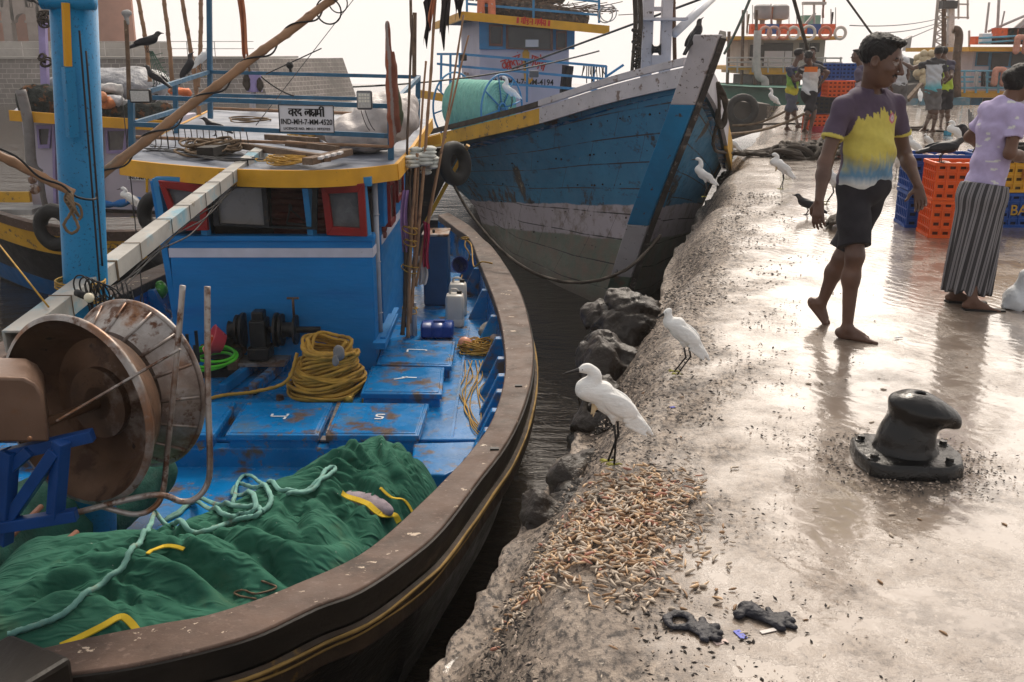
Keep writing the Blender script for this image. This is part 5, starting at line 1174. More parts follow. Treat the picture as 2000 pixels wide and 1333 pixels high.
blue = g.mix(g.rng(wp, .545, .585), blue, (.022, .017, .014)); blue = g.mix(g.math('MULTIPLY', g.rng(wp, .60, .64), g.rng(g.noise(14, 6), .52, .6)), blue, (.30, .24, .17))
z_ = ob.outputs[2]
low = g.mix(g.rng(g.noise(4, 7, .7), .5, .66), (.46, .41, .45), (.20, .155, .13))
grn = g.mix(g.rng(g.noise(3, 7, .7), .42, .64), (.15, .18, .14), (.22, .165, .13))
zz = g.math('ADD', z_, g.math('MULTIPLY', g.math('SUBTRACT', g.noise(1.2, 4), .5), .12))
# object z measured from the waterline at -1.9; painted bands rise towards the stem
yv = ob.outputs[1]; rise = g.math('MULTIPLY', yv, -.13)
zr = g.math('SUBTRACT', zz, rise)
c = g.mix(g.rng(zr, .92, .94), g.mix(g.rng(zr, .44, .47), grn, low), blue)
c = g.mix(g.math('MAXIMUM', seamn, butt), c, (.012, .012, .014))
c = g.mix(g.rng(zz, .25, .02, 0, .8), c, (.07, .05, .035))
g.out(c, g.rng(wl_, .3, .7, .38, .7), g.bump(g.math('ADD', g.math('MULTIPLY', seamm, -1.0), g.math('MULTIPLY', wl_, .5)), .8, .025))
HULL2 = g.m
WPAINT = M('peeling white paint', (.50, .475, .50), .6, .15, 3, layers=((4.5, .61, .65, (.20, .15, .13)), (14, .62, .66, (.09, .07, .06)), (26, .70, .73, (.03, .025, .02))), bump=.6, bs=16, bd=.012)
YPAINT = M('peeling yellow paint', (.60, .33, .03), .6, .2, 3, layers=((7, .58, .63, (.11, .08, .06)), (26, .66, .70, (.04, .03, .02))), bump=.5, bs=16, bd=.01)
def hull2(sheer, side, base_pts):
    rings = []
    for i, p in enumerate(sheer):
        t = i/(len(sheer)-1); b = base_pts(t); row = []
        for k in range(15):
            s = k/14; q = p.lerp(b, s); fl = math.sin(s*math.pi)*(.30*(1-t) if side < 0 else .22*(1-t)); q += V(fl*.8 if side < 0 else -fl, -.0, 0) if t < .9 else V(0, 0, 0); row.append(V(q.x, q.y, q.z))
        rings.append(row)
    return rings
def basP(t):
    pts = [stB, V(.62, 15.4, -2.1), V(-.10, 17.6, -2.1), V(-.6, 21, -2.1), V(-.7, 26, -2.1), V(-.2, 30, -2.1)]
    k = t*(len(pts)-1); i = min(int(k), len(pts)-2); return pts[i].lerp(pts[i+1], k-i)
def basS(t):
    pts = [stB, V(2.05, 14.6, -2.1), V(2.9, 16.6, -2.1), V(3.4, 19, -2.1), V(3.5, 24, -2.1), V(3.2, 30, -2.1)]
    k = t*(len(pts)-1); i = min(int(k), len(pts)-2); return pts[i].lerp(pts[i+1], k-i)
HP, HS = hull2(sheerP, -1, basP), hull2(sheerS, 1, basS)
mb = MB(); mb.loft([r[::-1] for r in HP], closed=False, uv=True); mb.loft([r[::-1] for r in HS][::-1], closed=False, uv=True); mb.loft([HP[-1], HS[-1]], closed=False, uv=True)
mb.loft([HS[0], HP[0]], closed=False, uv=True)
mb.build('hull', HULL2, B2, smooth='auto')
# stem: raked square post, white head, blue below, dark edge
def stem_ring(c, w_, d_): return [c+V(-.17, .03, 0), c+V(.09, -.08, 0), c+V(.16, .02, 0), c+V(.12, .16, 0), c+V(-.12, .16, 0)]
P0, P1, P2_, P3_ = W(1386, 68, Y=11.55), W(1338, 205, Y=12.0), W(1250, 440, Y=12.95), W(1196, 610, Y=13.6)
sp = spline([P0, P1, P2_, P3_], 6)
def seg(a, b, mt, nm, s0=1.0):
    MB().loft([stem_ring(p, .125*s0, .13*s0) for p in sp[a:b+1]]).build(nm, mt, B2, bevel=.012)
seg(0, 6, WPAINT, 'stem_head'); seg(6, 12, M('bright blue stem paint', (.01, .20, .42), .45, .2, 3, layers=((9, .64, .68, (.05, .05, .05)),), bs=20), 'stem_middle'); seg(12, 15, WPAINT, 'stem_low', 1.0); seg(15, 18, M('green antifouling', (.09, .13, .10), .6, .35, 4, layers=((6, .55, .65, (.16, .10, .07)),), bs=14), 'stem_foot')
mb = MB(); 
for i in range(len(sp)-1): mb.beam(sp[i]+V(.155, .02, 0), sp[i+1]+V(.155, .02, 0), .07, .17, up=(0, 1, 0))
mb.build('stem_facing', M('tarred stem facing', (.06, .05, .045), .7, .5, 4, layers=((8, .56, .62, (.22, .19, .17)),), bump=.8, bs=14, bd=.02), B2)
# gunwale: white at the bow, ochre farther back; brown cap with rope-worn top
def strake(sheer, i0, i1, top, bot, th, mt, nm, s):
    MB().loft([[p+V(0, 0, top), p+V(-s*th if s else 0, -th*.5, top), p+V(-s*th, -th*.5, bot), p+V(0, 0, bot)] for p in sheer[i0:i1+1]]).build(nm, mt, B2, smooth='auto')
strake(sheerP, 0, 15, .02, -.20, .05, WPAINT, 'white_strake', 1); strake(sheerP, 15, 40, .02, -.20, .05, YPAINT, 'ochre_strake', 1)
strake(sheerP, 0, 15, .13, .045, .07, WPAINT, 'white_gunwale', 1); strake(sheerP, 15, 40, .12, .045, .07, DROPE, 'dark_gunwale', 1)
strake(sheerS, 0, 15, .06, -.26, .05, WPAINT, 'starboard_white_strake', -1); strake(sheerS, 15, 40, .06, -.30, .05, YPAINT, 'starboard_ochre_strake', -1)
mb = MB(); dk = [p+V(0, 0, -.25) for p in sheerP]+[p+V(0, 0, -.25) for p in reversed(sheerS)]; 
for i in range(len(sheerP)-1): mb.quad([sheerP[i]+V(.05, 0, -.25), sheerP[i+1]+V(.05, 0, -.25), sheerS[i+1]+V(-.05, 0, -.25), sheerS[i]+V(-.05, 0, -.25)])
mb.build('deck', BLUE, B2)
# nail heads along the plank rows
mb = MB()
for i in range(2, 26):
    for k in (2, 4, 6, 8, 10):
        if rng.rand() < .62:
            a, b = HP[i][k], HP[i+1][k]; p = a.lerp(b, rng.rand())+V(-.012, -.012, .02*rng.rand()); mb.ball(p, .008+.009*rng.rand()**2, 6)
nh = mb.build('nail_heads', M('rusty nail stain', (.03, .018, .014), .8, .4, 9), B2); nh['kind'] = 'stuff'
# coiled mooring rope on starboard bow
m = MB(); a, b, c_, d_ = W(1396, 165, Y=12.8), W(1414, 200, Y=13.1), W(1412, 240, Y=13.3), W(1398, 235, Y=13.2)
for i in range(4): m.tube(spline([W(1393+i*3, 162, Y=12.8), W(1412+i*2, 195, Y=13), W(1418-i*2, 235, Y=13.2), W(1408, 250-i*4, Y=13.2), W(1399+i*2, 232, Y=13.1), W(1404, 195, Y=13), W(1393+i, 165, Y=12.8)], 6), .022, 8, twist=60)
m.tube(spline([W(1400, 245, Y=13.2), W(1393, 275, Y=13.3), W(1396, 292, Y=13.4), W(1405, 297, Y=14.5), W(1430, 299, Y=16)], 6), .022, 8, twist=60)
m.build('coiled_hawser', DROPE, smooth=True, tag_=('dark rope hanging in coils over the starboard bow of the big trawler', 'rope'))
# wheelhouse
CREAM = M('lavender white cabin paint', (.50, .46, .54), .55, .1, 2, layers=((6, .68, .76, (.30, .24, .24)),), bs=20)
CBL = M('cabin trim blue', (.05, .22, .42), .5, .2, 4, bs=20)
Yc = 24.0
wh2 = thing('x', (0, 0, 0), None, None) if False else None
def c2(px, py, Y=Yc): return W(px, py, Y=Y)
fl_, frt = c2(936, 60).x, c2(1112, 60).x; ztop, zbot = c2(0, 38).z, c2(0, 240).z
m = MB().box(((fl_+frt)/2, Yc+1.6, (ztop+zbot)/2), (frt-fl_, 3.2, ztop-zbot)); sideL = c2(900, 60, Yc+3.0).x
m.prism([(fl_+.02, Yc+.1, zbot), (sideL, Yc+3.1, zbot), (sideL, Yc+3.1, ztop), (fl_+.02, Yc+.1, ztop)], (.3, .1, 0))
cab = m.build('wheelhouse', CREAM, B2, bevel=.02)
zb1, zb2 = c2(0, 97).z, c2(0, 42).z
MB().box(((fl_+frt)/2+.06, Yc-.06, (zb1+zb2)/2), (frt-fl_+.12, .10, zb2-zb1)).build('window_band', CBL, cab, bevel=.01)
FRAMB = M('brown window frame', (.16, .07, .05), .5, .2, 8)
for a, b, y0, y1 in ((955, 982, 48, 90), (988, 1080, 50, 96), (1086, 1107, 60, 98)):
    P = [c2(a, y0, Yc-.13), c2(b, y0+.04*(b-a), Yc-.13), c2(b, y1+.04*(b-a), Yc-.13), c2(a, y1, Yc-.13)]
    m = MB(); rect_frame(m, P, .05, .03); o = m.build('window', FRAMB, cab); MB().quad([p+V(0, .012, 0) for p in P]).build('pane', M('reflecting cabin glass', (.045, .05, .055), .08, .2, 2, bump=0), o)
MB().box(c2(1039, 85, Yc-.15), (.3, .01, .16)).build('white_notice', WHITEM, cab)
# side windows
for y in (25.2, 26.0):
    P = [V(fl_-.30-(y-25.2)*.13, y, 1.15), V(fl_-.38-(y-25.2)*.13, y+.55, 1.15), V(fl_-.38-(y-25.2)*.13, y+.55, .55), V(fl_-.30-(y-25.2)*.13, y, .55)]
    m = MB(); rect_frame(m, P, .06, .03); m.build('side_window', FRAMB, cab)
# writing and the painted emblem on the cabin front
for word, x0, ang, hh in ((['va', 'kra', 'tu', 'dda'], 1000, R(19), .40), (['ga', 'nne', 'sha'], 1050, R(-19), .40)):
    d = deva(word, .225, .030, .0, 0); cc = c2(x0, 124, Yc-.02); m4 = frame4(cc, (math.cos(ang), 0, math.sin(ang)), (-math.sin(ang), 0, math.cos(ang)), (0, -1, 0))
    d.v = [tuple(m4@V(p[0]*.86, p[1]*1.1, p[2]+.005)) for p in d.v]; d.build('lettering', LETR, cab)
em = c2(1027, 130, Yc-.015); m = MB(); OY = M('painted orange yellow', (.62, .30, .03), .6, .1, 9, bump=0)
m.prism([em+V(-.085, 0, .30), em+V(-.04, 0, .37), em+V(.04, 0, .37), em+V(.085, 0, .30), em+V(.06, 0, -.05), em+V(.05, 0, -.22), em+V(.10, 0, -.30), em+V(.15, 0, -.24), em+V(.17, 0, -.30), em+V(.08, 0, -.40), em+V(-.03, 0, -.32), em+V(-.05, 0, -.1)], (0, -.004, 0)); m.build('painted_emblem', OY, cab)
m = MB().ball(em+V(0, -.006, .12), (.035, .004, .05), 10).ball(em+V(0, -.006, -.0), (.04, .004, .02), 10); m.build('emblem_mark', LETB, cab)
me = text_mesh('IND-MH-7-MM-4194', .19, LETB, bold=.004, xs=.86); place_mesh(me, 'lettering', frame4(c2(1022, 161, Yc-.01), (1, 0, -.02), (0.02, 0, 1), (0, -1, 0)), cab)
# roof
rp1 = [c2(893, 26, Yc+.6), c2(905, 24, Yc-.7), c2(1192, 52, Yc-1.0)]; zf = rp1[1].z
m = MB(); q = [V(c2(905, 0, Yc-.7).x, Yc-.7, zf), V(c2(1192, 0, Yc-1).x, Yc-1.0, c2(0, 52, Yc-1).z), V(c2(1192, 0, Yc-1).x, Yc+4.2, zf-.2), V(c2(880, 0, Yc+3).x-.4, Yc+3.6, zf-.1)]
m.prism(q, (0, 0, -.06)); rf2 = m.build('roof', M('roof underside grey', (.16, .15, .16), .8, .3, 3), B2)
slab_strip([q[0], q[1]], .17, .06).build('fascia', YEL, rf2); slab_strip([q[3], q[0]], .17, .06).build('fascia', YEL, rf2)
d = deva(['bar', 'bar', ' ', 'go', 'lda', 'na', ' ', 'ga', 'nne', 'sha', ' ', 'bar', 'bar'], .125, .022); tt = (q[1]-q[0]).normalized(); cc = q[0].lerp(q[1], .48)+V(0, -.078, -.07); m4 = frame4(cc, tt, (-tt.z, 0, tt.x), (0, -1, 0))
d.v = [tuple(m4@V(*p)) for p in d.v]; d.build('lettering', LETR, rf2)
# roof clutter: nets and rails
sdf_obj('roof_nets', [cap(q[0]+V(.5, .6, .16), q[1]+V(-.6, .6, .16), .20, .2, k=.1), cap(q[0]+V(.9, .8, .33), q[0]+V(2.2, .8, .34), .16, .12, k=.1)], .05, M('brown net pile', (.09, .065, .05), .95, .6, 9, layers=((12, .55, .6, (.22, .13, .08)),), bump=1, bs=20, bd=.04), disp=lambda P: .06*fbm(P, 2.5, 4, 4), tag_=('brown pile of nets along the roof of the big trawler', 'net pile'))
m = MB()
for i in range(120):
    a_ = q[0].lerp(q[1], rng.rand())+V(.3-.6*rng.rand(), .5, .25+.15*rng.rand()); m.tube([a_, a_+V(.4*rng.normal(), 0, .12*rng.rand())], .012, 4)
m.build('dry_sticks', M('dry sticks', (.16, .10, .07), .9, .5, 9), tag_=('dry brown sticks strewn on the far trawler roof', 'sticks'))
for a, b in (((912, 8), (1172, 30)), ((905, -25), (1170, 4))): MB().beam(c2(*a, Yc-.4), c2(*b, Yc-.6), .05, .05).build('roof_rail', CBL, B2)
for px in (912, 1042, 1170): MB().beam(c2(px, -40, Yc-.5), c2(px, 30+(px-912)*.06, Yc-.5), .05, .05).build('rail_post', CBL, B2)
MB().torus(c2(1182, 30, Yc-.9), .16, .014, ax=(0, 1, .1)).torus(c2(1188, 26, Yc-.9), .18, .012, ax=(.1, 1, .1)).build('hanging_coil', M('grey hose', (.4, .38, .36), .5, .2, 5), smooth=True, tag_=('coil of grey hose at the corner of the far trawler roof', 'hose'))
def lifevest(c, s, label, mt=None):
    o = mt or M('orange life jacket', (.66, .20, .10), .8, .2, 9, layers=((7, .62, .64, (.5, .45, .4)),))
    pr = [cap(c+V(-.12, 0, -.2)*s, c+V(-.12, 0, .12)*s, .09*s, .08*s, k=.03), cap(c+V(.12, 0, -.2)*s, c+V(.12, 0, .12)*s, .09*s, .08*s, k=.03), cap(c+V(-.1, .02, .16)*s, c+V(.1, .02, .16)*s, .07*s, k=.03)]
    return sdf_obj('life_jacket', pr, .02*s+.005, o, disp=lambda P: .01*fbm(P, 5, 2, 3), tag_=(label, 'life jacket'))
lifevest(c2(950, 14, Yc-.6), 1.0, 'orange life jacket lying on the roof edge of the big trawler')
# deck rail before the cabin
for y0, y1 in ((106, 130), (130, 155), (158, 178)):
    m = MB().beam(c2(898, y0, Yc-.9), c2(1184, y1, Yc-2.4), .05, .05); m.build('deck_rail', CBL, B2)
for px, a, b in ((898, 105, 190), (1030, 117, 200), (1184, 129, 160), (1160, 128, 170), (880, 105, 180), (862, 108, 180)): MB().beam(c2(px, a, Yc-1.2), c2(px-1, b, Yc-1.2), .05, .05).build('rail_post', CBL, B2)
MB().beam(c2(855, 106, Yc), c2(898, 106, Yc-.9), .05, .05).build('deck_rail', CBL, B2)
MB().beam(c2(855, 125, Yc), c2(898, 130, Yc-.9), .05, .05).build('deck_rail', CBL, B2)
MB().beam(c2(1184, 150, Yc-2), c2(1218, 127, Yc-2), .05, .05).build('deck_rail', CBL, B2)
drape((c2(1096, 127, Yc-1.9), c2(1119, 130, Yc-2)), .62, BLK, 'hanging_cloth', ('dark cloth hanging on the far trawler deck rail', 'cloth'), seed=31)
m = MB()
for i in range(14):
    p = c2(1140+i*3, 128, Yc-2.1); m.tube([p, p+V(.04*rng.normal(), 0, -.15-.25*rng.rand())], .014, 4)
m.build('hanging_scraps', DROPE, tag_=('dark scraps hanging at the end of the deck rail', 'scraps'))
MB().box(c2(1043, 145, Yc-2.0), (.20, .08, .14)).build('deck_lamp', M('grey lamp case', (.10, .10, .11), .5), B2, bevel=.02)
MB().box(c2(905, 113, Yc-1.2), (.15, .1, .14)).build('deck_lamp', BLACKI, B2, bevel=.02)
# ochre side deck edge left of the reel, dark openings
MB().prism([c2(820, 176, 22), c2(905, 190, 20.5), c2(905, 205, 20.5), c2(820, 192, 22)], (0, .08, 0)).build('deck_edge', YEL, B2)
# net reel with teal rope
rl_c = W(935, 210, Y=18.6); rl_d = V(.80, -.60, -.02).normalized()
rt = thing('rope_reel', rl_c-V(0, 0, .6), 'big reel of pale teal rope on the foredeck of the big trawler', 'rope reel')
LT = M('pale teal rope wound', (.22, .50, .42), .8, .15, 9, bump=.6, bs=120, bd=.01)
m = MB(); n_ = 22; LL = .95
pts = []
for i in range(n_*36): a = 2*math.pi*i/36; t = i/(n_*36); pts.append((a, t))
Mx = axm(rl_c, rl_d)
m.tube([Mx@V(.46*math.cos(a), .46*math.sin(a), -LL/2+LL*t) for a, t in pts], .026, 8, twist=60)
m2 = MB()
for k in range(9): m2.tube([Mx@V((.46-.045*k)*math.cos(a), (.46-.045*k)*math.sin(a), LL/2+.01) for a in [2*math.pi*i/36 for i in range(36)]], .026, 8, twist=60, closed=True)
m2.build('rope_face', LT, rt, smooth=True); m.lathe([(.43, -LL/2), (.43, LL/2), (.02, LL/2)], 30, Mx)
m.build('wound_rope', LT, rt, smooth=True)
for zz_, nm in ((LL/2+.06, 'wheel'), (-LL/2-.10, 'wheel')):
    m = MB(); cc = Mx@V(0, 0, zz_); m.torus(cc, .60, .018, ax=rl_d, n=48, k=8); 
    for i in range(8): a = 2*math.pi*i/8+.2; m.tube([Mx@V(.1*math.cos(a), .1*math.sin(a), zz_), Mx@V(.6*math.cos(a), .6*math.sin(a), zz_)], .014, 6)
    m.torus(cc, .1, .02, ax=rl_d, n=20, k=6); m.build(nm, CBL, rt, smooth=True)
MB().tube([Mx@V(0, 0, -.7), Mx@V(0, 0, .65)], .03, 8).build('axle', CBL, rt)
# white A-frame posts at the bow
Yg = 15.0
gf = thing('gantry', W(1280, 160, Y=Yg), 'white twin-post gantry with a cross shelf on the big trawler bow', 'gantry')
for px0, px1 in ((1266, 1263), (1302, 1300)):
    MB().box((W((px0+px1)/2, 60, Y=Yg).x, Yg, 1.75), (.15, .16, 2.1)).build('post', WPAINT, gf, bevel=.01)
MB().box(W(1290, 38, Y=Yg-.1), (.72, .4, .035)).build('shelf', WPAINT, gf); MB().box(W(1284, 18, Y=Yg-.02), (.2, .06, .06)).build('rung', WPAINT, gf)
MB().lathe([(.02, -.07), (.09, -.06), (.05, -.03), (.05, .03), (.09, .06), (.02, .07)], 20, axm(W(1281, 97, Y=Yg-.05), V(1, 0, 0))).build('sheave', BLACKI, gf, smooth=True)
MB().box(W(1282, 118, Y=Yg-.05), (.14, .1, .14)).build('bracket', WPAINT, gf)
MB().tube([W(1318, 65, Y=Yg), W(1420, -30, Y=Yg+3)], .065, 14).build('raised_boom', WHITEM, gf, smooth=True)
MB().tube([W(1315, -20, Y=Yg+.2), W(1318, 120, Y=Yg+.2)], .03, 8).build('rusty_rod', RUSTY, gf)
MB().tube([W(1318, 8, Y=Yg+.15), W(1300, -60, Y=Yg+.15)], .02, 8).build('rod', RUSTY, gf)
m = MB()
for i, (px, w_) in enumerate(((1240, .03), (1246, .022), (1250, .028), (1236, .02))): m.tube(spline([W(px, -30, Y=Yg-.3), W(px+3, 40, Y=Yg-.3), W(px-2+i, 90, Y=Yg-.3), W(px-6+i*2, 142, Y=Yg-.3)], 5), w_*.8, 6)
for i in range(12): m.torus(W(1240+3*(i % 3), 60+i*7, Y=Yg-.3), .04, .014, ax=(.3*rng.normal(), .5, 1), n=12, k=5)
m.build('hanging_ropes', DROPE, smooth=True, tag_=('old ropes hanging down beside the white gantry', 'rope'))
# tyre fender and small bow with ochre edge between the boats
ty = thing('tyre', W(882, 322, Y=12.6), 'black tyre fender hanging over a dark bow between the trawlers', 'tyre')
MB().torus(W(888, 320, Y=12.7), .20, .085, ax=(.8, -.6, .15), n=32, k=14).build('tyre_ring', BLACKM, ty, smooth=True)
sb = thing('small_boat', V(W(850, 400, Y=13.5).x, 13.5, ZW), 'dark bow with ochre stem edge squeezed between the two trawlers', 'boat')
MB().loft([[W(918, 282, Y=12.9), W(918, 285, Y=13.2)], [W(868, 375, Y=13.0), W(860, 380, Y=13.3)], [W(828, 440, Y=13.1), W(818, 450, Y=13.4)], [W(820, 520, Y=13.1), W(800, 530, Y=13.4)]], closed=False).build('bow_plank', DWOOD, sb)
MB().beam(W(914, 284, Y=12.85), W(833, 432, Y=13.0), .05, .09, up=(0, 1, 0)).build('stem_edge', YPAINT, sb)
MB().prism([W(905, 284, Y=12.95), W(830, 430, Y=13.1), W(790, 480, Y=13.2), W(770, 300, Y=13.2)], (0, .2, 0)).build('side', DWOOD, sb)
MB().prism([W(800, 278, Y=13.2), W(860, 262, Y=13.1), W(862, 280, Y=13.1), W(800, 298, Y=13.2)], (0, .1, 0)).build('gunwale', YPAINT, sb)
# hawsers
MB().tube(spline([W(880, 350, Y=12.7), W(920, 420, Y=12.2), W(980, 490, Y=11.6), W(1040, 532, Y=11.2), W(1110, 552, Y=11), W(1180, 545, Y=10.9), W(1240, 515, Y=11), W(1290, 460, Y=11.4)], 8), .018, 8, twist=90).build('mooring_rope', DROPE, smooth=True, tag_=('slack mooring rope drooping across the big trawler hull', 'rope'))
for a, b, s, lb, mt, r_ in (((1170, 100, 16), (690, 170, 13), .1, 'dark stay rising behind the flag poles to the gantry', CABLE, .012), ((1000, 135, 20), (1392, -10, 15), .0, 'dark line rising from the reel past the white gantry', CABLE, .018), ((1415, 105, 30), (1476, -30, 28), .1, 'greenish rope rising to the left of the far trawler', M('green wire rope', (.12, .16, .13), .6), .04), ((1545, -20, 20), (1578, 100, 21), 0, 'thick line slanting behind the standing men', DROPE, .035), ((1640, -20, 20), (1705, 70, 20), 0, 'dark line slanting to the head of the nearest man', DROPE, .02), ((1660, 50, 40), (1850, 32, 60), .2, 'thin hazy line left of the lattice mast', CABLE, .02), ((1700, 65, 40), (1850, 38, 60), .2, 'lower thin hazy line left of the lattice mast', CABLE, .02), ((1765, 80, 40), (1870, 35, 60), 0, 'thin hazy line to the foot of the lattice mast', CABLE, .02), ((1560, 200, 22), (1430, 245, 22), .15, 'mooring line from the standing men down to the water', BROPE, .025), ((1570, 223, 22), (1425, 262, 20), .1, 'lower mooring line lying over the far quay corner', BROPE, .03)):
    MB().tube(sag(W(a[0], a[1], Y=a[2]), W(b[0], b[1], Y=b[2]), s), r_, 6).build('rigging_line', mt, tag_=(lb, 'rigging line'))
# ---------------------------------------------------------------- small boat at the left
B3 = thing('fishing_boat', V(W(150, 500, Y=15).x, 15, ZW), 'lavender and white fishing boat with junk piled on its roof at far left', 'fishing boat')
Y3 = 14.2
def q3(px, py, Y=Y3): return W(px, py, Y=Y)
H3 = M('black and blue old hull', (.018, .018, .02), .5, .5, 3, layers=((4, .62, .7, (.07, .06, .05)),), bump=.6, bs=12, bd=.02)
tp3 = [q3(-60, 412, 15.2), q3(0, 432, 14.4), q3(60, 450, 14.0), q3(130, 462, 13.8), q3(230, 470, 13.8), q3(330, 462, 14.0), q3(420, 440, 14.6), q3(520, 420, 15.5)]
def band(a0, a1, th, mt, nm, par, base=.0):
    r = []
    for i, p in enumerate(spline(tp3, 4)):
        dz = -1.15; cur = lambda s: p+V(0, (.35*s+.25*s*s)*(1), dz*s+.0)
        r.append([cur(a0)+V(0, -th, 0), cur(a0)+V(0, .1, 0), cur(a1)+V(0, .1, 0), cur(a1)+V(0, -th, 0)])
    MB().loft(r).build(nm, mt, par, smooth='auto')
band(-.12, .0, .06, WOOD, 'gunwale', B3); band(0, .26, .03, YPAINT, 'yellow_strake', B3); band(.26, .70, .0, H3, 'hull', B3); band(.70, 1.0, .005, M('hull band blue', (.005, .10, .28), .5, .25, 3, layers=((5, .6, .7, (.02, .03, .05)),)), 'blue_band', B3); band(1.0, 1.5, .0, H3, 'hull_bottom', B3)
MB().prism([q3(-60, 400, 15.4), q3(500, 420, 15.4), q3(480, 400, 19), q3(-40, 380, 19)], (0, 0, -.05)).build('deck', DWOOD, B3)
LAVP = M('lavender trim', (.34, .28, .52), .5, .15, 6, layers=((14, .64, .7, (.2, .17, .25)),))
Yh = 15.6
xa, xb_ = q3(50, 300, Yh).x, q3(312, 300, Yh).x; za, zb_ = q3(0, 425, Yh).z, q3(0, 235, Yh).z
cab3 = MB().box(((xa+xb_)/2, Yh+1.0, (za+zb_)/2), (xb_-xa, 2.0, zb_-za)).build('wheelhouse', CREAM, B3, bevel=.015)
for a, b, y0, y1 in ((72, 102, 245, 290), (205, 250, 250, 300)):
    P = [q3(a, y0, Yh-.02), q3(b, y0, Yh-.02), q3(b-4, y1, Yh-.02), q3(a+4, y1, Yh-.02)]; m = MB(); rect_frame(m, P, .05, .03); o = m.build('window', LAVP, cab3); MB().quad([p+V(0, .006, 0) for p in P]).build('pane', GLASSD, o)
for px in (105, 185, 196): MB().beam(q3(px, 240, Yh-.03), q3(px+4, 420, Yh-.03), .06, .04).build('trim', LAVP, cab3)
r3 = MB().prism([q3(20, 222, Yh-.5), q3(330, 246, Yh-.5), q3(330, 225, Yh+2.6), q3(40, 205, Yh+2.6)], (0, 0, -.05)).build('roof', ROOFG, B3)
slab_strip([q3(20, 217, Yh-.5), q3(170, 228, Yh-.6), q3(330, 238, Yh-.5)], .14, .04).build('fascia', YEL, r3)
pl3 = MB().prism([q3(249, 343, Yh-.04), q3(306, 346, Yh-.04), q3(306, 354, Yh-.04), q3(249, 352, Yh-.04)], (0, -.008, 0)).build('name_plate', WHITEM, B3)
me = text_mesh('IND-MH-7', .075, LETB, bold=.002); place_mesh(me, 'lettering', frame4(q3(272, 348, Yh-.05), (1, 0, -.04), (.04, 0, 1), (0, -1, 0)), pl3)
m = MB(); 
for i in range(7): m.ball(q3(287, 350+i*4, Yh-.07), .024, 8)
m.build('garland', M('marigold yellow', (.72, .42, .02), .8, .2, 30), smooth=True, tag_=('yellow marigold garland hanging from the name plate', 'garland'))
sdf_obj('tarpaulin', [ell(q3(215, 160, Yh+1.2), (1.0, .7, .22), k=.1), ell(q3(270, 172, Yh+1), (.45, .6, .28), k=.1), ell(q3(190, 170, Yh+1), (.4, .6, .22), k=.1)], .04, M('grey plastic sheet', (.26, .26, .28), .4, .3, 4, layers=((3, .55, .65, (.12, .12, .13)),), bump=.9, bs=8, bd=.05), disp=lambda P: .05*fbm(P, 1.2, 4, 5), tag_=('shiny grey tarpaulin over the gear on the left boat roof', 'tarpaulin'))
sdf_obj('roof_nets', [cap(q3(60, 195, Yh+.3), q3(150, 200, Yh+.3), .24, .2, k=.1), cap(q3(190, 215, Yh+.2), q3(320, 222, Yh+.2), .16, .16, k=.1), cap(q3(170, 195, Yh+.4), q3(290, 190, Yh+.8), .14, .14, k=.1)], .03, M('dark roof nets', (.04, .045, .04), .95, .6, 9, layers=((5, .56, .62, (.16, .07, .03)),), bump=1, bs=18, bd=.05), disp=lambda P: .06*fbm(P, 3, 4, 4), tag_=('dark nets heaped along the left boat roof', 'net pile'))
for i, (px, py, mt) in enumerate(((185, 190, (.45, .16, .06)), (200, 200, (.50, .18, .07)), (222, 196, (.45, .45, .47)), (245, 205, (.28, .28, .28)), (352, 178, (.62, .16, .05)), (218, 172, (.60, .58, .56)))):
    sdf_obj('roof_bag', [ell(q3(px, py, Yh-.1+.1*i), (.17, .12, .07), k=.02), ell(q3(px+9, py+3, Yh-.1+.1*i), (.10, .12, .08), k=.02)], .02, M('scrap bag %s' % ('orange', 'rust', 'silver', 'slate', 'coral', 'white')[i], mt, .6, .3, 10, bs=20, bump=.8), disp=lambda P: .05*fbm(P, 4, 3, 2+i), tag_=('%s coloured scrap bag among the clutter on the left boat roof' % ('tan orange', 'rust orange', 'silver', 'slate grey', 'bright coral', 'white')[i], 'bag'))
MB().tube(spline([q3(40, 176, Yh-.6), q3(55, 240, Yh-.6), q3(62, 320, Yh-.6), q3(78, 340, Yh-.55)], 5), .075, 14).tube(spline([q3(78, 340, Yh-.55), q3(88, 400, Yh-.5), q3(105, 420, Yh-.4)], 4), .045, 10).build('exhaust_pipe', M('grey exhaust pipe', (.20, .185, .18), .6, .3, 4, layers=((4, .56, .66, (.09, .05, .03)),)), B3, smooth=True)
for c_ in ((64, 352, .06), (68, 370, .075)):
    o = MB().lathe([(.01, .05), (c_[2], .03), (c_[2], -.03), (c_[2]*.85, -.035), (.01, -.03)], 20, axm(q3(c_[0], c_[1], Yh-.75), V(-.2, 1, 0))).build('spotlight', STEEL, B3, smooth='auto')
for a, b in (((150, 60), (152, 200)), ((157, 60), (160, 205)), ((178, 75), (178, 190))): MB().tube([q3(*a, Yh+.6), q3(*b, Yh+.6)], .02, 6).build('rigging_line', CABLE, tag_=('stay hanging above the left boat roof at pixel gap' if False else 'thin upright stay %s the mast on the left boat' % ('left of' if a[0] == 150 else 'just left of' if a[0] == 157 else 'right of'), 'rigging line'))
m_ = thing('boat_mast', q3(85, 200, Yh+.5), 'pale lavender mast of the left boat with ropes and a crow', 'mast')
MB().beam(q3(83, 30, Yh+.5), q3(90, 210, Yh+.5), .10, .10).build('post', LAVP, m_); m = MB()
for i in range(14): m.torus(q3(79+rng.rand()*12, 25+i*3+(60 if i > 8 else 0), Yh+.4), .05+.05*rng.rand(), .014, ax=(rng.normal(), rng.normal(), 1), n=12, k=5)
m.build('wound_rope', DROPE, m_, smooth=True)
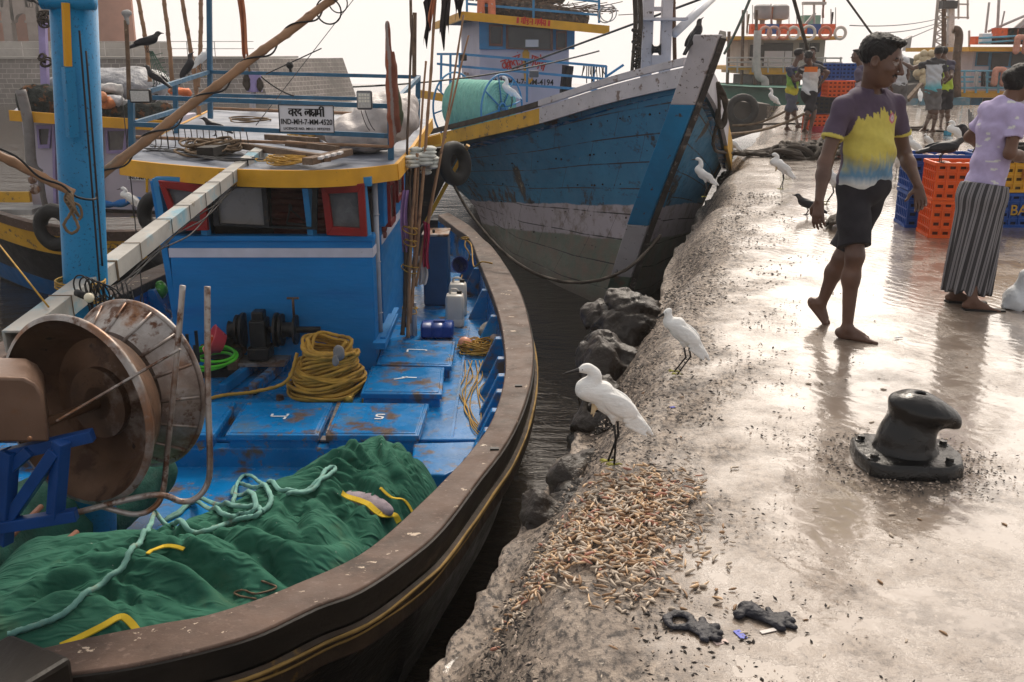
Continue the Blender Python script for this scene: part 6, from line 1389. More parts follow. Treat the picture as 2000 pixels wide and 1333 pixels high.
for px, py, Yt in ((108, 445, 13.75), (312, 420, 13.7), (325, 480, 13.6)): MB().torus(q3(px, py, Yt), .24, .10, ax=(.25, 1, 0), n=28, k=12).build('tyre', BLACKM, smooth=True, tag_=({108: 'tyre fender half hidden left of the blue mast', 312: 'upper tyre fender by the cabin port window', 325: 'lower tyre fender near the port gunwale'}[px], 'tyre'))
MB().tube(spline([q3(180, 395, 14.6), q3(215, 400, 14.6), q3(240, 397, 14.6), q3(265, 392, 14.6), q3(295, 400, 14.6)], 5), [.03+.03*abs(math.sin(i*.5)) for i in range(21)], 8).build('blue_bundle', M('blue rag winding', (.02, .14, .40), .8, .3, 9), smooth=True, tag_=('blue rag wound round a roller on the left boat', 'rag'))
MB().box(q3(20, 410, 15.2), (.9, .5, .08)).build('hatch_board', M('pale board', (.42, .42, .42), .6, .3, 5), B3)
MB().beam(q3(-40, 385, 15.4), q3(60, 385, 15.4), .08, .16).build('ochre_rail', YPAINT, B3)
for i, (a, b, c_, d_) in enumerate(((196, 395, 300, 180), (205, 420, 330, 190))): pass
# net-carrying hoop behind the crows
m = MB(); hp0 = q3(315, 120, 16)
for i in range(7):
    for s_ in (0, 1):
        a = q3(292+i*1.0, 100, 16); b = q3(300+i*6, 165-(i % 2)*3, 16); m.tube([a, b] if not s_ else [q3(294+i*4, 110+i*8, 16), q3(318+i*2, 104+i*9, 16)], .006, 4)
m.build('hanging_net', M('green net mesh', (.05, .11, .08), .8, .3, 9), tag_=('small green net hanging below the perched crow', 'net'))
# lilac float post on the far side of the roof
ft = thing('marker_post', q3(495, 210, 15.5), 'post with a lilac drum and rags behind the near boat roof rail', 'post')
MB().lathe([(.01, -.16), (.12, -.15), (.12, .15), (.01, .16)], 18, Matrix.Translation(q3(496, 160, 16))).build('lilac_drum', LAVP, ft, smooth='auto')
MB().tube([q3(495, 150, 16), q3(493, 235, 16)], .05, 8).build('post', WPAINT, ft)
sdf_obj('rag', [ell(q3(482, 160, 15.9), (.06, .05, .13), k=.02), ell(q3(508, 165, 15.9), (.05, .05, .12), k=.02)], .015, DROPE, ft, disp=lambda P: .02*fbm(P, 5, 3, 2))
# ---------------------------------------------------------------- hazy trawlers at the end of the quay
FB = thing('fishing_boat', W(1540, 200, Y=46), 'hazy cream and ochre trawler hung with life rings beyond the quay', 'fishing boat')
YF = 46
def f5(px, py, Y=YF): return W(px, py, Y=Y)
def boxpx(mb_, a, b, y0, y1, Y, dep, m=0):
    p, q_ = f5(a, y0, Y), f5(b, y1, Y); mb_.box(((p.x+q_.x)/2, Y+dep/2, (p.z+q_.z)/2), (q_.x-p.x, dep, p.z-q_.z), m=m); return mb_
FW = M('far cabin cream', (.42, .38, .34), .7, .15, 1.5); FG = M('far boat teal', (.07, .22, .17), .7, .2, 2); FD = M('far dark', (.05, .05, .055), .7, .4, 2)
cb = boxpx(MB(), 1462, 1608, 78, 132, YF, 4).build('wheelhouse', FW, FB)
for a, b, y0, y1 in ((1466, 1490, 88, 118), (1492, 1546, 84, 134), (1582, 1600, 84, 102), (1562, 1578, 84, 104)): boxpx(MB(), a, b, y0, y1, YF-.08, .05).build('window', FD, cb)
for a, b in ((1494, 1516), (1518, 1530), (1534, 1545)): boxpx(MB(), a, b, 100, 132, YF-.2, .05).build('white_panel', WHITEM, cb)
boxpx(MB(), 1432, 1645, 71, 78, YF-1, 6).build('upper_deck_edge', YEL, FB); boxpx(MB(), 1420, 1545, 130, 137, YF-1.5, 6).build('lower_deck_edge', YEL, FB); boxpx(MB(), 1464, 1570, 137, 146, YF-1.5, 6).build('lower_deck_edge', YEL, FB)
boxpx(MB(), 1470, 1560, 148, 200, YF, 4).build('lower_cabin', FD, FB)
m = MB()
for i in range(9): boxpx(m, 1475+i*9, 1481+i*9, 148, 168+8*(i % 3), YF-.6, .04)
m.build('hanging_clothes', M('far dark cloth', (.09, .08, .06), .9, .6, 1.5), FB)
hl = MB(); hl.loft([[f5(1405, 168, YF-3), f5(1405, 172, YF+4)], [f5(1445, 172, YF-4.5), f5(1445, 176, YF+5)], [f5(1660, 178, YF-4.5), f5(1660, 180, YF+5)]], closed=False)
hl.prism([f5(1405, 166, YF-3), f5(1425, 210, YF-3.2), f5(1700, 215, YF-4.5), f5(1700, 176, YF-4.5), f5(1470, 170, YF-4.5)], (0, 6, 0)); hl.build('hull', FG, FB)
for y in (113, 122, 131): MB().tube([f5(1420, y, YF-1.6), f5(1470, y, YF-1.6)], .035, 5).tube([f5(1470, y, YF-1.6), f5(1645, y+1, YF-1.6)], .035, 5).build('rail', SPALE, FB)
for px in (1420, 1440, 1470, 1500, 1530, 1560, 1585, 1612, 1642): MB().tube([f5(px, 112, YF-1.6), f5(px, 142, YF-1.6)], .04, 5).build('rail_post', SPALE, FB)
for px in (1424, 1452, 1478): MB().tube([f5(px, 20 if px > 1430 else 62, YF-1), f5(px-4, 175, YF-1)], .07, 6).build('pole', RUSTY, FB)
m = MB().tube(spline([f5(1480, 60, YF-2), f5(1478, 120, YF-2), f5(1482, 150, YF-2), f5(1494, 158, YF-2), f5(1494, 190, YF-2)], 4), .16, 10); m.build('exhaust_pipe', SPALE, FB, smooth=True)
# crates of orange and blue on its roof
OC = M('orange crate plastic', (.72, .10, .012), .42, .15, 6, layers=((7, .6, .7, (.35, .05, .01)),), bump=.1); BC = M('blue crate plastic', (.012, .07, .30), .42, .2, 6, bump=.1); YC = M('yellow crate plastic', (.62, .33, .02), .45, .15, 6, bump=.1)
def crate(loc, w_, d_, h_, mt, label, rot=0, group=None, n=6, rows=4, fill=None, letters=None, lcol=None, detail=True):
    """ribbed fish crate with open top, rim, rows of ribs and thin perforated-look walls"""
    x0, y0, z0_ = loc; t = thing('crate', (x0, y0, z0_), label, 'crate', group); Q = Matrix.Rotation(rot, 3, 'Z'); m = MB(); L = Vector(loc)
    def B(c, s): m.box(L+Q@Vector(c), s, Q)
    th = .012
    B((0, 0, .012), (w_-.02, d_-.02, .024))
    for s in (-1, 1):
        B((0, s*(d_/2-.02), h_/2), (w_-.03, th, h_-.01)); B((s*(w_/2-.02), 0, h_/2), (th, d_-.06, h_-.01))
        B((0, s*(d_/2-.006), h_-.015), (w_, .025, .03)); B((s*(w_/2-.006), 0, h_-.0152), (.025, d_-.03, .03))
        B((0, s*(d_/2-.0065), .015), (w_-.002, .022, .028)); B((s*(w_/2-.0065), 0, .0152), (.022, d_-.032, .028))
        if detail:
            for r_ in range(1, rows):
                B((0, s*(d_/2-.010), h_*r_/rows), (w_-.01, .016, .011)); B((s*(w_/2-.010), 0, h_*r_/rows), (.016, d_-.04, .0112))
            for i in range(n+1):
                B((-(w_/2-.012)+(w_-.024)*i/n, s*(d_/2-.0105), h_/2), (.012, .0145, h_-.055))
            for i in range(n): B((s*(w_/2-.0105), -(d_/2-.03)+(d_-.06)*(i+.5)/n, h_/2), (.0145, .012, h_-.055))
    if detail:
        for s in (-1, 1):
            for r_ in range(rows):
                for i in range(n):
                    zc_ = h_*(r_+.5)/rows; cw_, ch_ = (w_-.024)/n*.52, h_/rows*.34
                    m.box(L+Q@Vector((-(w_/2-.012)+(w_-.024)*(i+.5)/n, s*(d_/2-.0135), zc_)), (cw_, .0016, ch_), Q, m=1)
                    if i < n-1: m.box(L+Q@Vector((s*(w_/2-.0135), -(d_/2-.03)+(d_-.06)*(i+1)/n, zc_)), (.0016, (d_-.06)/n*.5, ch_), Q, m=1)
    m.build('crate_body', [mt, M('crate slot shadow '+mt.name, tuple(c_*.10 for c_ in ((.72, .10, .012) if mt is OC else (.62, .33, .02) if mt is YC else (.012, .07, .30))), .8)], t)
    if fill is not None:
        fm_ = MB()
        for i in range(26): fm_.ball(L+Q@V((rng.rand()-.5)*(w_-.1), (rng.rand()-.5)*(d_-.1), h_-.05+.03*rng.rand()), (.05, .018, .014), 7, rot=Matrix.Rotation(rng.rand()*6, 3, 'Z'))
        fm_.build('catch', fill, t, smooth=True)['kind'] = 'stuff'
    if letters:
        me = text_mesh(letters, h_*.42, lcol or LETB, bold=.001); place_mesh(me, 'lettering', frame4(L+Q@V(0, -d_/2-.004, h_*.5), Q@V(1, 0, 0), (0, 0, 1), Q@V(0, -1, 0)), t)
    return t
i_ = 0
for px in range(1478, 1640, 27):
    mt, nm = ((OC, 'orange'), (BC, 'blue'))[i_ % 3 == 1]; p0 = f5(px, 68, YF-.2)
    crate((p0.x, p0.y, p0.z+.02), .66, .5, .42, mt, 'hazy %s crate, far trawler roof, %s' % (nm, ['behind the leftmost life ring', 'between the two leftmost life rings', 'left of the white life ring', 'behind the white life ring', 'left of the tan life ring beside the pole', 'at the right end of the row'][min(i_, 5)]), group='crates on the far trawler roof', detail=False); i_ += 1
for i, (px, mt, lb) in enumerate(((1495, 'p', 'leftmost pinkish life ring on the far trawler roof'), (1511, 'p', 'second pinkish life ring from the left'), (1530, 'o', 'orange life ring third from the left'), (1550, 'w', 'whitest life ring, fourth from the left'), (1579, 'w', 'largest cream life ring, fifth from the left'), (1612, 'o', 'rusty orange life ring, second from the right'), (1641, 'w', 'cream life ring at the right end of the row'))):
    mt = {'p': M('pink life ring', (.60, .32, .26), .6, .15, 3), 'o': M('orange life ring', (.55, .16, .09), .6, .15, 3), 'w': M('cream life ring', (.66, .56, .50), .6, .12, 3)}[mt]
    MB().torus(f5(px, 65, YF-1.3), .24 if px != 1579 else .28, .065, ax=(.12*(i % 3-1), 1, 0), n=28, k=10).build('life_ring', mt, smooth=True, tag_=(lb, 'life ring', 'life rings along the far trawler roof'))
for px in (1489, 1522): 
    MB().lathe([(.1, -.6), (.12, -.05), (.38, 0), (.42, .25), (.40, .3), (.40, .55), (.3, .62), (.01, .62)], 16, Matrix.Translation(f5(px, 38, YF+1))).build('roof_vent', M('grey vent', (.26, .25, .25), .6, .2, 2), smooth='auto', tag_=('%s grey vent drum on the far trawler roof' % ('left' if px == 1489 else 'right'), 'vent'))
boxpx(MB(), 1572, 1602, 30, 48, YF+1, .8).build('teal_box', M('teal box', (.18, .38, .33), .6, .2, 2), tag_=('pale teal locker on top of the far trawler', 'locker'))
MB().beam(f5(1570, 52, YF), f5(1592, 26, YF), .15, .1).build('antenna_arm', SPALE, FB); MB().box(f5(1590, 7, YF), (1.0, .3, .12)).build('radar_bar', SPALE, FB); MB().tube([f5(1590, 8, YF), f5(1590, 55, YF)], .05, 6).build('radar_mast', SPALE, FB)
for i, (px, y0, c_) in enumerate(((1508, 14, ORG), (1461, 28, M('khaki flag', (.28, .25, .16), .85)), (1609, -2, ORG), (1625, 24, BLK))):
    drape((f5(px-1, y0, YF), f5(px+3, y0, YF)), .8, c_, 'flag', ('%s flag on the far trawler' % ('saffron', 'khaki', 'long red orange', 'dark')[i], 'flag', 'flags on the far trawler'), seed=40+i, depth=.05)
    MB().tube([f5(px-2, y0-6, YF), f5(px-2, 68, YF)], .025, 5).build('antenna', SPALE, FB)
for px in (1470, 1541, 1556, 1632, 1568): MB().tube([f5(px, 10+(px % 7)*5, YF), f5(px, 60, YF)], .02, 5).build('antenna', SPALE, FB)
# dark hull with tyre at the corner between quay and hazy trawler
MB().prism([f5(1418, 196, 34), f5(1505, 204, 34), f5(1505, 250, 34), f5(1425, 275, 34)], (0, 2, 0)).build('dark_barge', M('brown grey barge side', (.085, .07, .06), .7, .3, 2), bevel=.03, tag_=('brownish barge side with a tyre beside the quay corner', 'barge'))
MB().torus(f5(1450, 216, 33.8), .42, .13, ax=(0, 1, 0), n=28, k=10).build('tyre', BLACKM, smooth=True, tag_=('hazy tyre on the brownish barge side', 'tyre'))
# right-hand trawler
B6 = thing('fishing_boat', W(1950, 205, Y=38), 'white and blue trawler with ochre deck edge behind the quay at right', 'fishing boat')
YR = 38
def f6(px, py, Y=YR): return W(px, py, Y=Y)
def bx6(a, b, y0, y1, Y, dep, mt, nm, par, **k):
    p, q_ = f6(a, y0, Y), f6(b, y1, Y); return MB().box(((p.x+q_.x)/2, Y+dep/2, (p.z+q_.z)/2), (q_.x-p.x, dep, p.z-q_.z)).build(nm, mt, par, **k)
wh6 = bx6(1902, 2040, 100, 182, YR, 4, CREAM, 'wheelhouse', B6)
bx6(1894, 2040, 92, 101, YR-1, 6, YEL, 'roof_edge', B6); bx6(1852, 1985, 180, 191, YR-1.5, 6, YEL, 'deck_edge', B6); bx6(1868, 2040, 191, 215, YR-.5, 5, CREAM, 'hull', B6); bx6(1860, 1880, 191, 214, YR-.7, 5, M('far grey post', (.15, .13, .12), .7), 'quay_post', B6)
for a, b, y0, y1 in ((1908, 1932, 102, 130), (1936, 1953, 102, 172), (1956, 1972, 102, 132), (1975, 2040, 102, 132)):
    o = bx6(a, b, y0, y1, YR-.06, .05, CBL, 'window', wh6); bx6(a+3, b-3, y0+2, y1-2, YR-.10, .05, FD, 'pane', o)
for a, b in ((1898, 1916), (1922, 1938), (1942, 1958)): bx6(a, b, 192, 214, YR-.58, .05, FD if a != 1898 else CBL, 'opening', B6)
for y in (139, 151, 160, 172): MB().tube([f6(1860, y, YR-1.6), f6(2040, y, YR-1.6)], .035, 5).build('rail', M('pale rail blue', (.14, .38, .52), .5, .2, 3), B6)
for px in range(1862, 2030, 22): MB().tube([f6(px, 138, YR-1.6), f6(px, 182, YR-1.6)], .04, 5).build('rail_post', MATS['pale rail blue'], B6)
for i, px in enumerate((1912, 1932, 1952, 1972, 1992)):
    p0 = f6(px+6, 92, YR-.3); crate((p0.x, p0.y, p0.z+.08), .75, .5, .28, OC, 'hazy orange crate %s on the roof of the right-hand trawler' % ('with nothing left of it', 'behind the white locker', 'second beyond the locker', 'near the rail coil', 'nearest the frame edge')[i], group='crates on the right-hand trawler roof', detail=False)
    if i > 1: crate((p0.x, p0.y, p0.z+.37), .75, .5, .28, OC, 'upper hazy orange crate stacked %s' % ('second beyond the locker', 'near the rail coil', 'nearest the frame edge')[i-2], group='crates on the right-hand trawler roof', detail=False)
bx6(1920, 1936, 66, 86, YR-1, .3, WHITEM, 'white_locker', B6)
for y in (75, 84): MB().tube([f6(1912, y, YR-1.2), f6(2010, y-6, YR-1.2)], .035, 5).build('roof_rail', MATS['pale rail blue'], B6)
lifevest(f6(1952, 148, YR-1.8), 1.3, 'pinkish orange life jacket on the right-hand trawler rail', M('pink life jacket', (.55, .25, .18), .8, .2, 9)); lifevest(f6(1995, 85, YR-1.4), 1.3, 'faded pink life jacket on the right-hand trawler roof rail', MATS['pink life jacket'])
for i, px in enumerate((1905, 1918, 1975, 1968)): drape((f6(px, 140, YR-1.75), f6(px+8, 141, YR-1.75)), .5, (GWH, BLK, BLK, GWH)[i], 'hanging_cloth', (('small pale cloth', 'dark cloth', 'black cloth by the life jacket', 'grey cloth by the life jacket')[i]+' on the right-hand trawler rail', 'cloth', 'cloths on the right-hand trawler rail'), seed=50+i)
MB().tube(spline([f6(1869, 190, YR-2), f6(1868, 120, YR-2), f6(1873, 75, YR-2), f6(1870, 60, YR-2), f6(1862, 58, YR-2)], 5), .14, 10).build('smoke_pipe', RUSTY, smooth=True, tag_=('tall bent rusty pipe left of the right-hand trawler', 'pipe'))
for x1, y1, x2, y2, r_ in ((1893, 92, 1893, 60, .04), (1925, 65, 1932, 5, .04), (1948, 60, 1952, -20, .05), (1955, 55, 1962, 22, .03), (1930, 62, 2000, 32, .05), (1982, 62, 2010, 38, .16)): MB().tube([f6(x1, y1, YR), f6(x2, y2, YR)], r_, 6).build('roof_spar', SPALE, B6)
# lattice mast
lm = thing('lattice_mast', W(1850, 180, Y=44), 'hazy steel lattice mast rising behind the standing men', 'mast')
m = MB(); a0, a1, b0, b1 = f6(1823, 95, 44), f6(1836, -40, 44), f6(1850, 95, 44), f6(1856, -40, 44)
m.tube([a0, a1], .07, 5).tube([b0, b1], .07, 5)
for i in range(9):
    t0, t1 = i/9, (i+1)/9; m.tube([a0.lerp(a1, t0), b0.lerp(b1, t1)], .035, 4).tube([b0.lerp(b1, t0), a0.lerp(a1, t1)], .035, 4).tube([a0.lerp(a1, t1), b0.lerp(b1, t1)], .035, 4)
m.build('lattice', SPALE, lm); MB().beam(f6(1856, 120, 43), f6(1858, -30, 43), .22, .22).build('column', WPAINT, lm); MB().tube([f6(1843, 120, 43.5), f6(1844, -30, 43.5)], .10, 8).build('rusty_tube', RUSTY, lm)
m = MB(); 
for y in (8, 34, -12): m.beam(f6(1846, y, 43), f6(1892, y+1, 43), .08, .06)
m.beam(f6(1890, -15, 43), f6(1890, 38, 43), .06, .06).beam(f6(1872, -15, 43), f6(1872, 38, 43), .06, .06); m.build('platform', SPALE, lm); MB().box(f6(1852, 10, 42.8), (.6, .4, .3)).build('lamp_box', FD, lm)
# float pile and grey launch beside it
fp = thing('float_pile', W(1800, 140, Y=36), 'heap of cream net floats beyond the man in the teal shirt', 'floats')
m = MB()
for i in range(150):
    a = rng.rand(2); px, py = 1790+50*a[0], 104+58*a[1]; 
    if (px-1815)**2/900+(py-132)**2/1100 < 1: m.ball(W(px, py, Y=36+rng.rand()), .10+.05*rng.rand(), 8)
m.build('floats', M('cream floats', (.58, .47, .30), .6, .3, 3), fp, smooth=True)['kind'] = 'stuff'
lc = thing('launch', W(1780, 190, Y=36), 'grey covered launch hauled beyond the quay edge', 'boat')
m = MB(); m.prism([W(1765, 110, Y=37), W(1800, 118, Y=37), W(1835, 150, Y=37), W(1835, 165, Y=37), W(1765, 168, Y=37)], (0, 3, 0)); m.build('grey_cover', M('dark grey cover', (.10, .11, .11), .8, .3, 2), lc, bevel=.05)
MB().prism([W(1752, 168, Y=36), W(1860, 156, Y=36), W(1856, 178, Y=36), W(1800, 196, Y=36), W(1758, 192, Y=36)], (0, 3, 0)).build('hull', M('grey launch hull', (.13, .115, .105), .7, .3, 2), lc, bevel=.04)
MB().prism([W(1755, 193, Y=36), W(1895, 191, Y=36), W(1895, 214, Y=36), W(1755, 213, Y=36)], (0, 2, 0)).build('pale_blue_side', M('faded blue side', (.12, .25, .32), .7, .3, 1.2, layers=((1.5, .5, .6, (.25, .27, .28)),)), lc)
MB().beam(W(1800, 165, Y=35), W(1772, 196, Y=34.5), .14, .12).build('gangplank', PLANKW, tag_=('plank leaning down from the grey launch to the quay', 'plank'))
MB().prism([f5(1772, 76, 60), f5(1782, 70, 60), f5(1778, 95, 60), f5(1768, 100, 60)], (0, .5, 0)).build('far_mast_head', SPALE, tag_=('hazy slanted block on the horizon behind the nearest man', 'mast'))
# ---------------------------------------------------------------- people
def nv(v): v = np.array(v, float); return v/np.linalg.norm(v)
SKIN = M('dark brown skin', (.115, .057, .037), .38, .22, 9, layers=((4, .5, .7, (.075, .036, .024)),), bump=.3, bs=90, bd=.003, spec=.45); SKIN2 = M('brown skin', (.13, .065, .042), .5, .12, 7, bump=.1, bs=120, bd=.002)
EYEW = M('eye white', (.26, .21, .19), .3, .05, 5, bump=0); HAIRM = M('black hair', (.010, .008, .008), .55, .3, 30, bump=.8, bs=160, bd=.006); LIP = M('lip and palm tone', (.13, .06, .045), .45, .1, 9, bump=.1)
def head_prims(c, h, s=1.0, pitch=0, m=0):
    """c head centre, h forward direction; s scales a 0.235 m head"""
    h = nv(h); u = np.array([0, 0, 1.]); r = nv(np.cross(h, u)); h2 = nv(h*math.cos(pitch)-u*math.sin(pitch)); u2 = np.cross(r, h2)
    Q = np.stack([r, h2, u2], 1); c = np.array(c, float)
    p = lambda x, y, z: c+Q@np.array([x, y, z])*s
    E = lambda x, y, z, rr, k=.012, m_=m, sub=False: ell(p(x, y, z), np.array(rr)*s, Q, k*s, m_, sub=sub)
    L = [E(0, -.012, .03, (.073, .095, .086), .02), E(0, .022, -.035, (.060, .066, .080), .03), E(0, .052, -.088, (.030, .030, .024), .025), E(0, .040, -.055, (.045, .045, .035), .02),
         cap(p(-.036, .076, .026), p(.036, .076, .026), .013*s, .013*s, .014*s, m), E(-.040, .062, -.022, (.022, .022, .020), .02), E(.040, .062, -.022, (.022, .022, .020), .02),
         E(-.031, .098, .004, (.017, .014, .011), .008, sub=True), E(.031, .098, .004, (.017, .014, .011), .008, sub=True),
         cap(p(0, .088, .012), p(0, .112, -.030), .008*s, .012*s, .010*s, m), E(-.012, .100, -.036, (.010, .010, .008), .006), E(.012, .100, -.036, (.010, .010, .008), .006),
         E(0, .082, -.062, (.026, .014, .016), .012), cap(p(-.020, .088, -.060), p(.020, .088, -.060), .0065*s, .0065*s, .004*s, m), cap(p(-.016, .089, -.073), p(.016, .089, -.073), .0075*s, .0075*s, .004*s, m),
         E(-.074, -.008, -.004, (.010, .020, .031), .006), E(.074, -.008, -.004, (.010, .020, .031), .006), E(-.080, -.004, -.002, (.006, .010, .018), .005, sub=True), E(.080, -.004, -.002, (.006, .010, .018), .005, sub=True)]
    return L, p, Q
def hand_prims(w_, d, pal, side, s=1.0, curl=.5, m=0, spread=.18):
    """wrist, finger direction, palm-facing direction, thumb side (+1/-1)"""
    d = nv(d); n = np.array(pal, float); n = nv(n-d*(n@d)); x = np.cross(d, n)*side; w_ = np.array(w_, float); L = []
    for o in (-.024, -.008, .008, .024): L.append(cap(w_+d*.012*s+x*o*.6*s, w_+d*.082*s+x*o*s, .014*s, .0115*s, .008*s, m))
    lens = (.062, .078, .084, .074)
    for j, (o, ln) in enumerate(zip((-.030, -.010, .010, .030), lens)):
        b = w_+d*.084*s+x*o*s*.95; dd = nv(d+x*(o*spread*22*.3)); a = 0
        for k, f in enumerate((.45, .32, .25)):
            a += curl*(.45+.35*k)*(1+.12*(1.5-j)); q = dd*math.cos(a)+n*math.sin(a); e = b+q*ln*f*s; L.append(cap(b, e, (.0092-.0010*k)*s, (.0086-.0012*k)*s, .003, m)); b = e
    b = w_+d*.022*s+x*.022*s; q = nv(d*.6+x*.75+n*.35); e = b+q*.040*s; L.append(cap(b, e, .0135*s, .0105*s, .008*s, m)); q = nv(d*.85+x*.35+n*.45*(1+curl)); L.append(cap(e, e+q*.032*s, .0100*s, .0085*s, .004, m)); L.append(cap(e+q*.032*s, e+nv(q+n*.3)*.055*s, .0088*s, .007*s, .003, m))
    return L
def foot_prims(a, d, s=1.0, flat=True, m=0, side=1):
    a = np.array(a, float); d = nv(d); u = nv(np.cross(np.cross(d, [0, 0, 1.]), d)); x = np.cross(d, u)*side; L = [ell(a-d*.035*s-u*.045*s, (.032*s, .036*s, .03*s), k=.02, m=m)]
    L += [cap(a-u*.02*s, a+d*.09*s-u*.048*s, .034*s, .022*s, .02, m), cap(a-d*.02*s-u*.055*s+x*.0, a+d*.12*s-u*.062*s+x*.018*s, .026*s, .019*s, .015, m), cap(a-d*.02*s-u*.055*s, a+d*.11*s-u*.062*s-x*.022*s, .024*s, .017*s, .015, m)]
    for j, (o, ln, r_) in enumerate(((.030, .052, .0125), (.012, .048, .0095), (-.003, .042, .009), (-.017, .036, .0085), (-.030, .028, .0085))):
        b = a+d*(.125-.008*j)*s+x*o*s-u*.062*s; L.append(cap(b, b+d*ln*s-u*.008*s, r_*s, r_*.9*s, .004, m))
    return L
def torso(scn, hip, f, s=1.0, belly=.03, grow=0., wd=1.0, m=0, k=.05, hem=None):
    f = nv(f); scn, hip = np.array(scn, float), np.array(hip, float); up = nv(scn-hip); l = nv(np.cross(up, f)) if False else nv(np.cross(f, up))*-1
    ff = np.cross(up, l)*-1; ff = ff if ff@f > 0 else -ff; Q = np.stack([l, ff, up], 1); H = np.linalg.norm(scn-hip)
    at = lambda x, y, t: hip+up*H*t+l*x*s+ff*y*s
    cut = [((scn+hip)/2*0+hem[0], hem[1])] if hem else None
    L = [cap(at(-.125*wd, -.01, .97), at(.125*wd, -.01, .97), .055*s+grow, .055*s+grow, k, m, cut), ell(at(0, 0, .78), ((.165*wd)*s+grow, .105*s+grow, .185*s+grow), Q, k, m, cut), ell(at(0, belly, .42), (.145*wd*s+grow, (.105+belly)*s+grow, .17*s+grow), Q, k, m, cut), ell(at(0, .0, .12), (.155*wd*s+grow, .115*s+grow, .16*s+grow), Q, k, m, cut)]
    return L, Q, at
def person(lab, base, J, f, h, shirt, shorts, skin, s=1.0, res=.014, hairlen=1, shirt_fn=None, belly=.02, hand=(None, None), curl=.5, sleeve=.55, hemz=.0, pitch=0, wd=1.0, feet=((1, 0), (1, 0)), shoes=False, hairdisp=.01, skirt=None, collar=None, shirt_mat=None, disp=None, legcut=None, wr_disp=.006, headscale=None):
    A = {k: np.array(v, float) for k, v in J.items()}; f3 = nv([f[0], f[1], 0]); hs = headscale or s
    t = thing('person', base, lab, 'person')
    body, Q, at = torso(A['sc'], A['hip'], f3, s, belly, -.012, wd)
    lp = Q[:, 0]
    hp, hpos, HQ = head_prims(A['head'], [h[0], h[1], 0], hs, pitch); body += hp
    body += [cap(A['sc']+np.array([0, 0, .0]), A['head']+HQ@np.array([0, -.02, -.06])*hs, .056*s, .050*s, .03)]
    for S in 'LR':
        if 'el'+S not in A: continue
        sh = A['sh'+S]; el, wr = A['el'+S], A['wr'+S]
        body += [cap(sh, el, .048*s, .038*s, .03), cap(el, el+(wr-el)*.35, .040*s, .040*s, .02), cap(el+(wr-el)*.3, wr, .039*s, .024*s, .02)]
        hd = hand[0 if S == 'L' else 1]
        d_ = hd[0] if hd else nv(wr-el); pl = hd[1] if hd else (-lp*(1 if S == 'L' else -1)); sd_ = hd[2] if hd else (1 if S == 'L' else -1)
        body += hand_prims(wr, d_, pl, sd_, s, curl)
    for i, S in enumerate('LR'):
        if 'kn'+S not in A: continue
        hj = A['hip']+lp*(.085*s*(1 if S == 'L' else -1)); kn, an = A['kn'+S], A['an'+S]
        body += [cap(hj, kn, .078*s, .050*s, .03), cap(kn, kn+(an-kn)*.33-f3*.015*s, .049*s, .050*s, .03), cap(kn+(an-kn)*.3-f3*.012*s, an, .048*s, .030*s, .03)]
        body += foot_prims(an, feet[i], s, side=(-1 if S == 'L' else 1))
    eyes = [ell(hpos(sx_*.031, .0795, .004), (.0115*hs,)*3, k=.001, m=1) for sx_ in (-1, 1)]+[ell(hpos(sx_*.031, .0865, .003), (.0058*hs,)*3, k=.001, m=2) for sx_ in (-1, 1)]
    eyes += [cap(hpos(a*.018, .090, .027), hpos(a*.048, .078, .028), .0045*hs, .0035*hs, .002, 2) for a in (-1, 1)]
    if collar: eyes += [cap(hpos(a*.003, .097, -.052), hpos(a*.024, .086, -.056), .004*hs, .003*hs, .002, 2) for a in (-1, 1)]
    sdf_obj('body', body+eyes, res, [skin, EYEW, HAIRM], t)
    hr = [ell(hpos(0, -.022, .040), np.array((.080, .094, .084))*hs, HQ, .01, cut=[(hpos(0, .060, .055), HQ@np.array([0, .75, -.5])), (hpos(0, -.06, -.055), HQ@np.array([0, .3, -1])), (hpos(0, .015, -.01), HQ@np.array([0, .9, -.55]))])]
    if hairlen == 1: hr += [ell(hpos(0, .030, .098), np.array((.058, .055, .018))*hs, HQ, .02)]
    if hairlen == 2: hr += [ell(hpos(0, -.115, -.01), np.array((.045, .045, .05))*hs, HQ, .02), ell(hpos(0, -.05, -.03), np.array((.07, .06, .06))*hs, HQ, .02)]
    sdf_obj('hair', hr, min(res, .008) if s > .9 and res < .01 else res*.8, HAIRM, t, disp=lambda P: hairdisp*np.abs(fbm(P, 24, 3, 3)))
    # upper garment
    up_ = nv(A['sc']-A['hip']); hem = (A['hip']+up_*hemz, -up_)
    pr, _, _ = torso(A['sc'], A['hip'], f3, s, belly, .006, wd, hem=hem)
    pr += [cap(A['sc']+up_*.045*s-f3*.01, A['sh'+S], .050*s, .050*s, .03) for S in 'LR' if 'el'+S in A]
    for S in 'LR':
        if 'el'+S not in A: continue
        sh, el = A['sh'+S], A['el'+S]; d_ = el-sh; e = sh+d_*sleeve; pr += [cap(sh-d_*.05, sh+d_*(sleeve+.25), .057*s, .068*s, .03, 0, [(e, d_)])]
    pr.append(ell(A['sc']+up_*.085*s+f3*.03*s, (.062*s, .064*s, .07*s), k=.01, sub=True))
    for S in 'LR':
        if 'el'+S in A: e = A['sh'+S]+(A['el'+S]-A['sh'+S])*(sleeve+.06); d_ = nv(A['el'+S]-A['sh'+S]); pr.append(ell(e+d_*.0, (.058*s, .058*s, .035*s), Q=np.stack([nv(np.cross(d_, [0.1, 1, .2])), np.cross(d_, nv(np.cross(d_, [0.1, 1, .2]))), d_], 1), k=.004, sub=True))
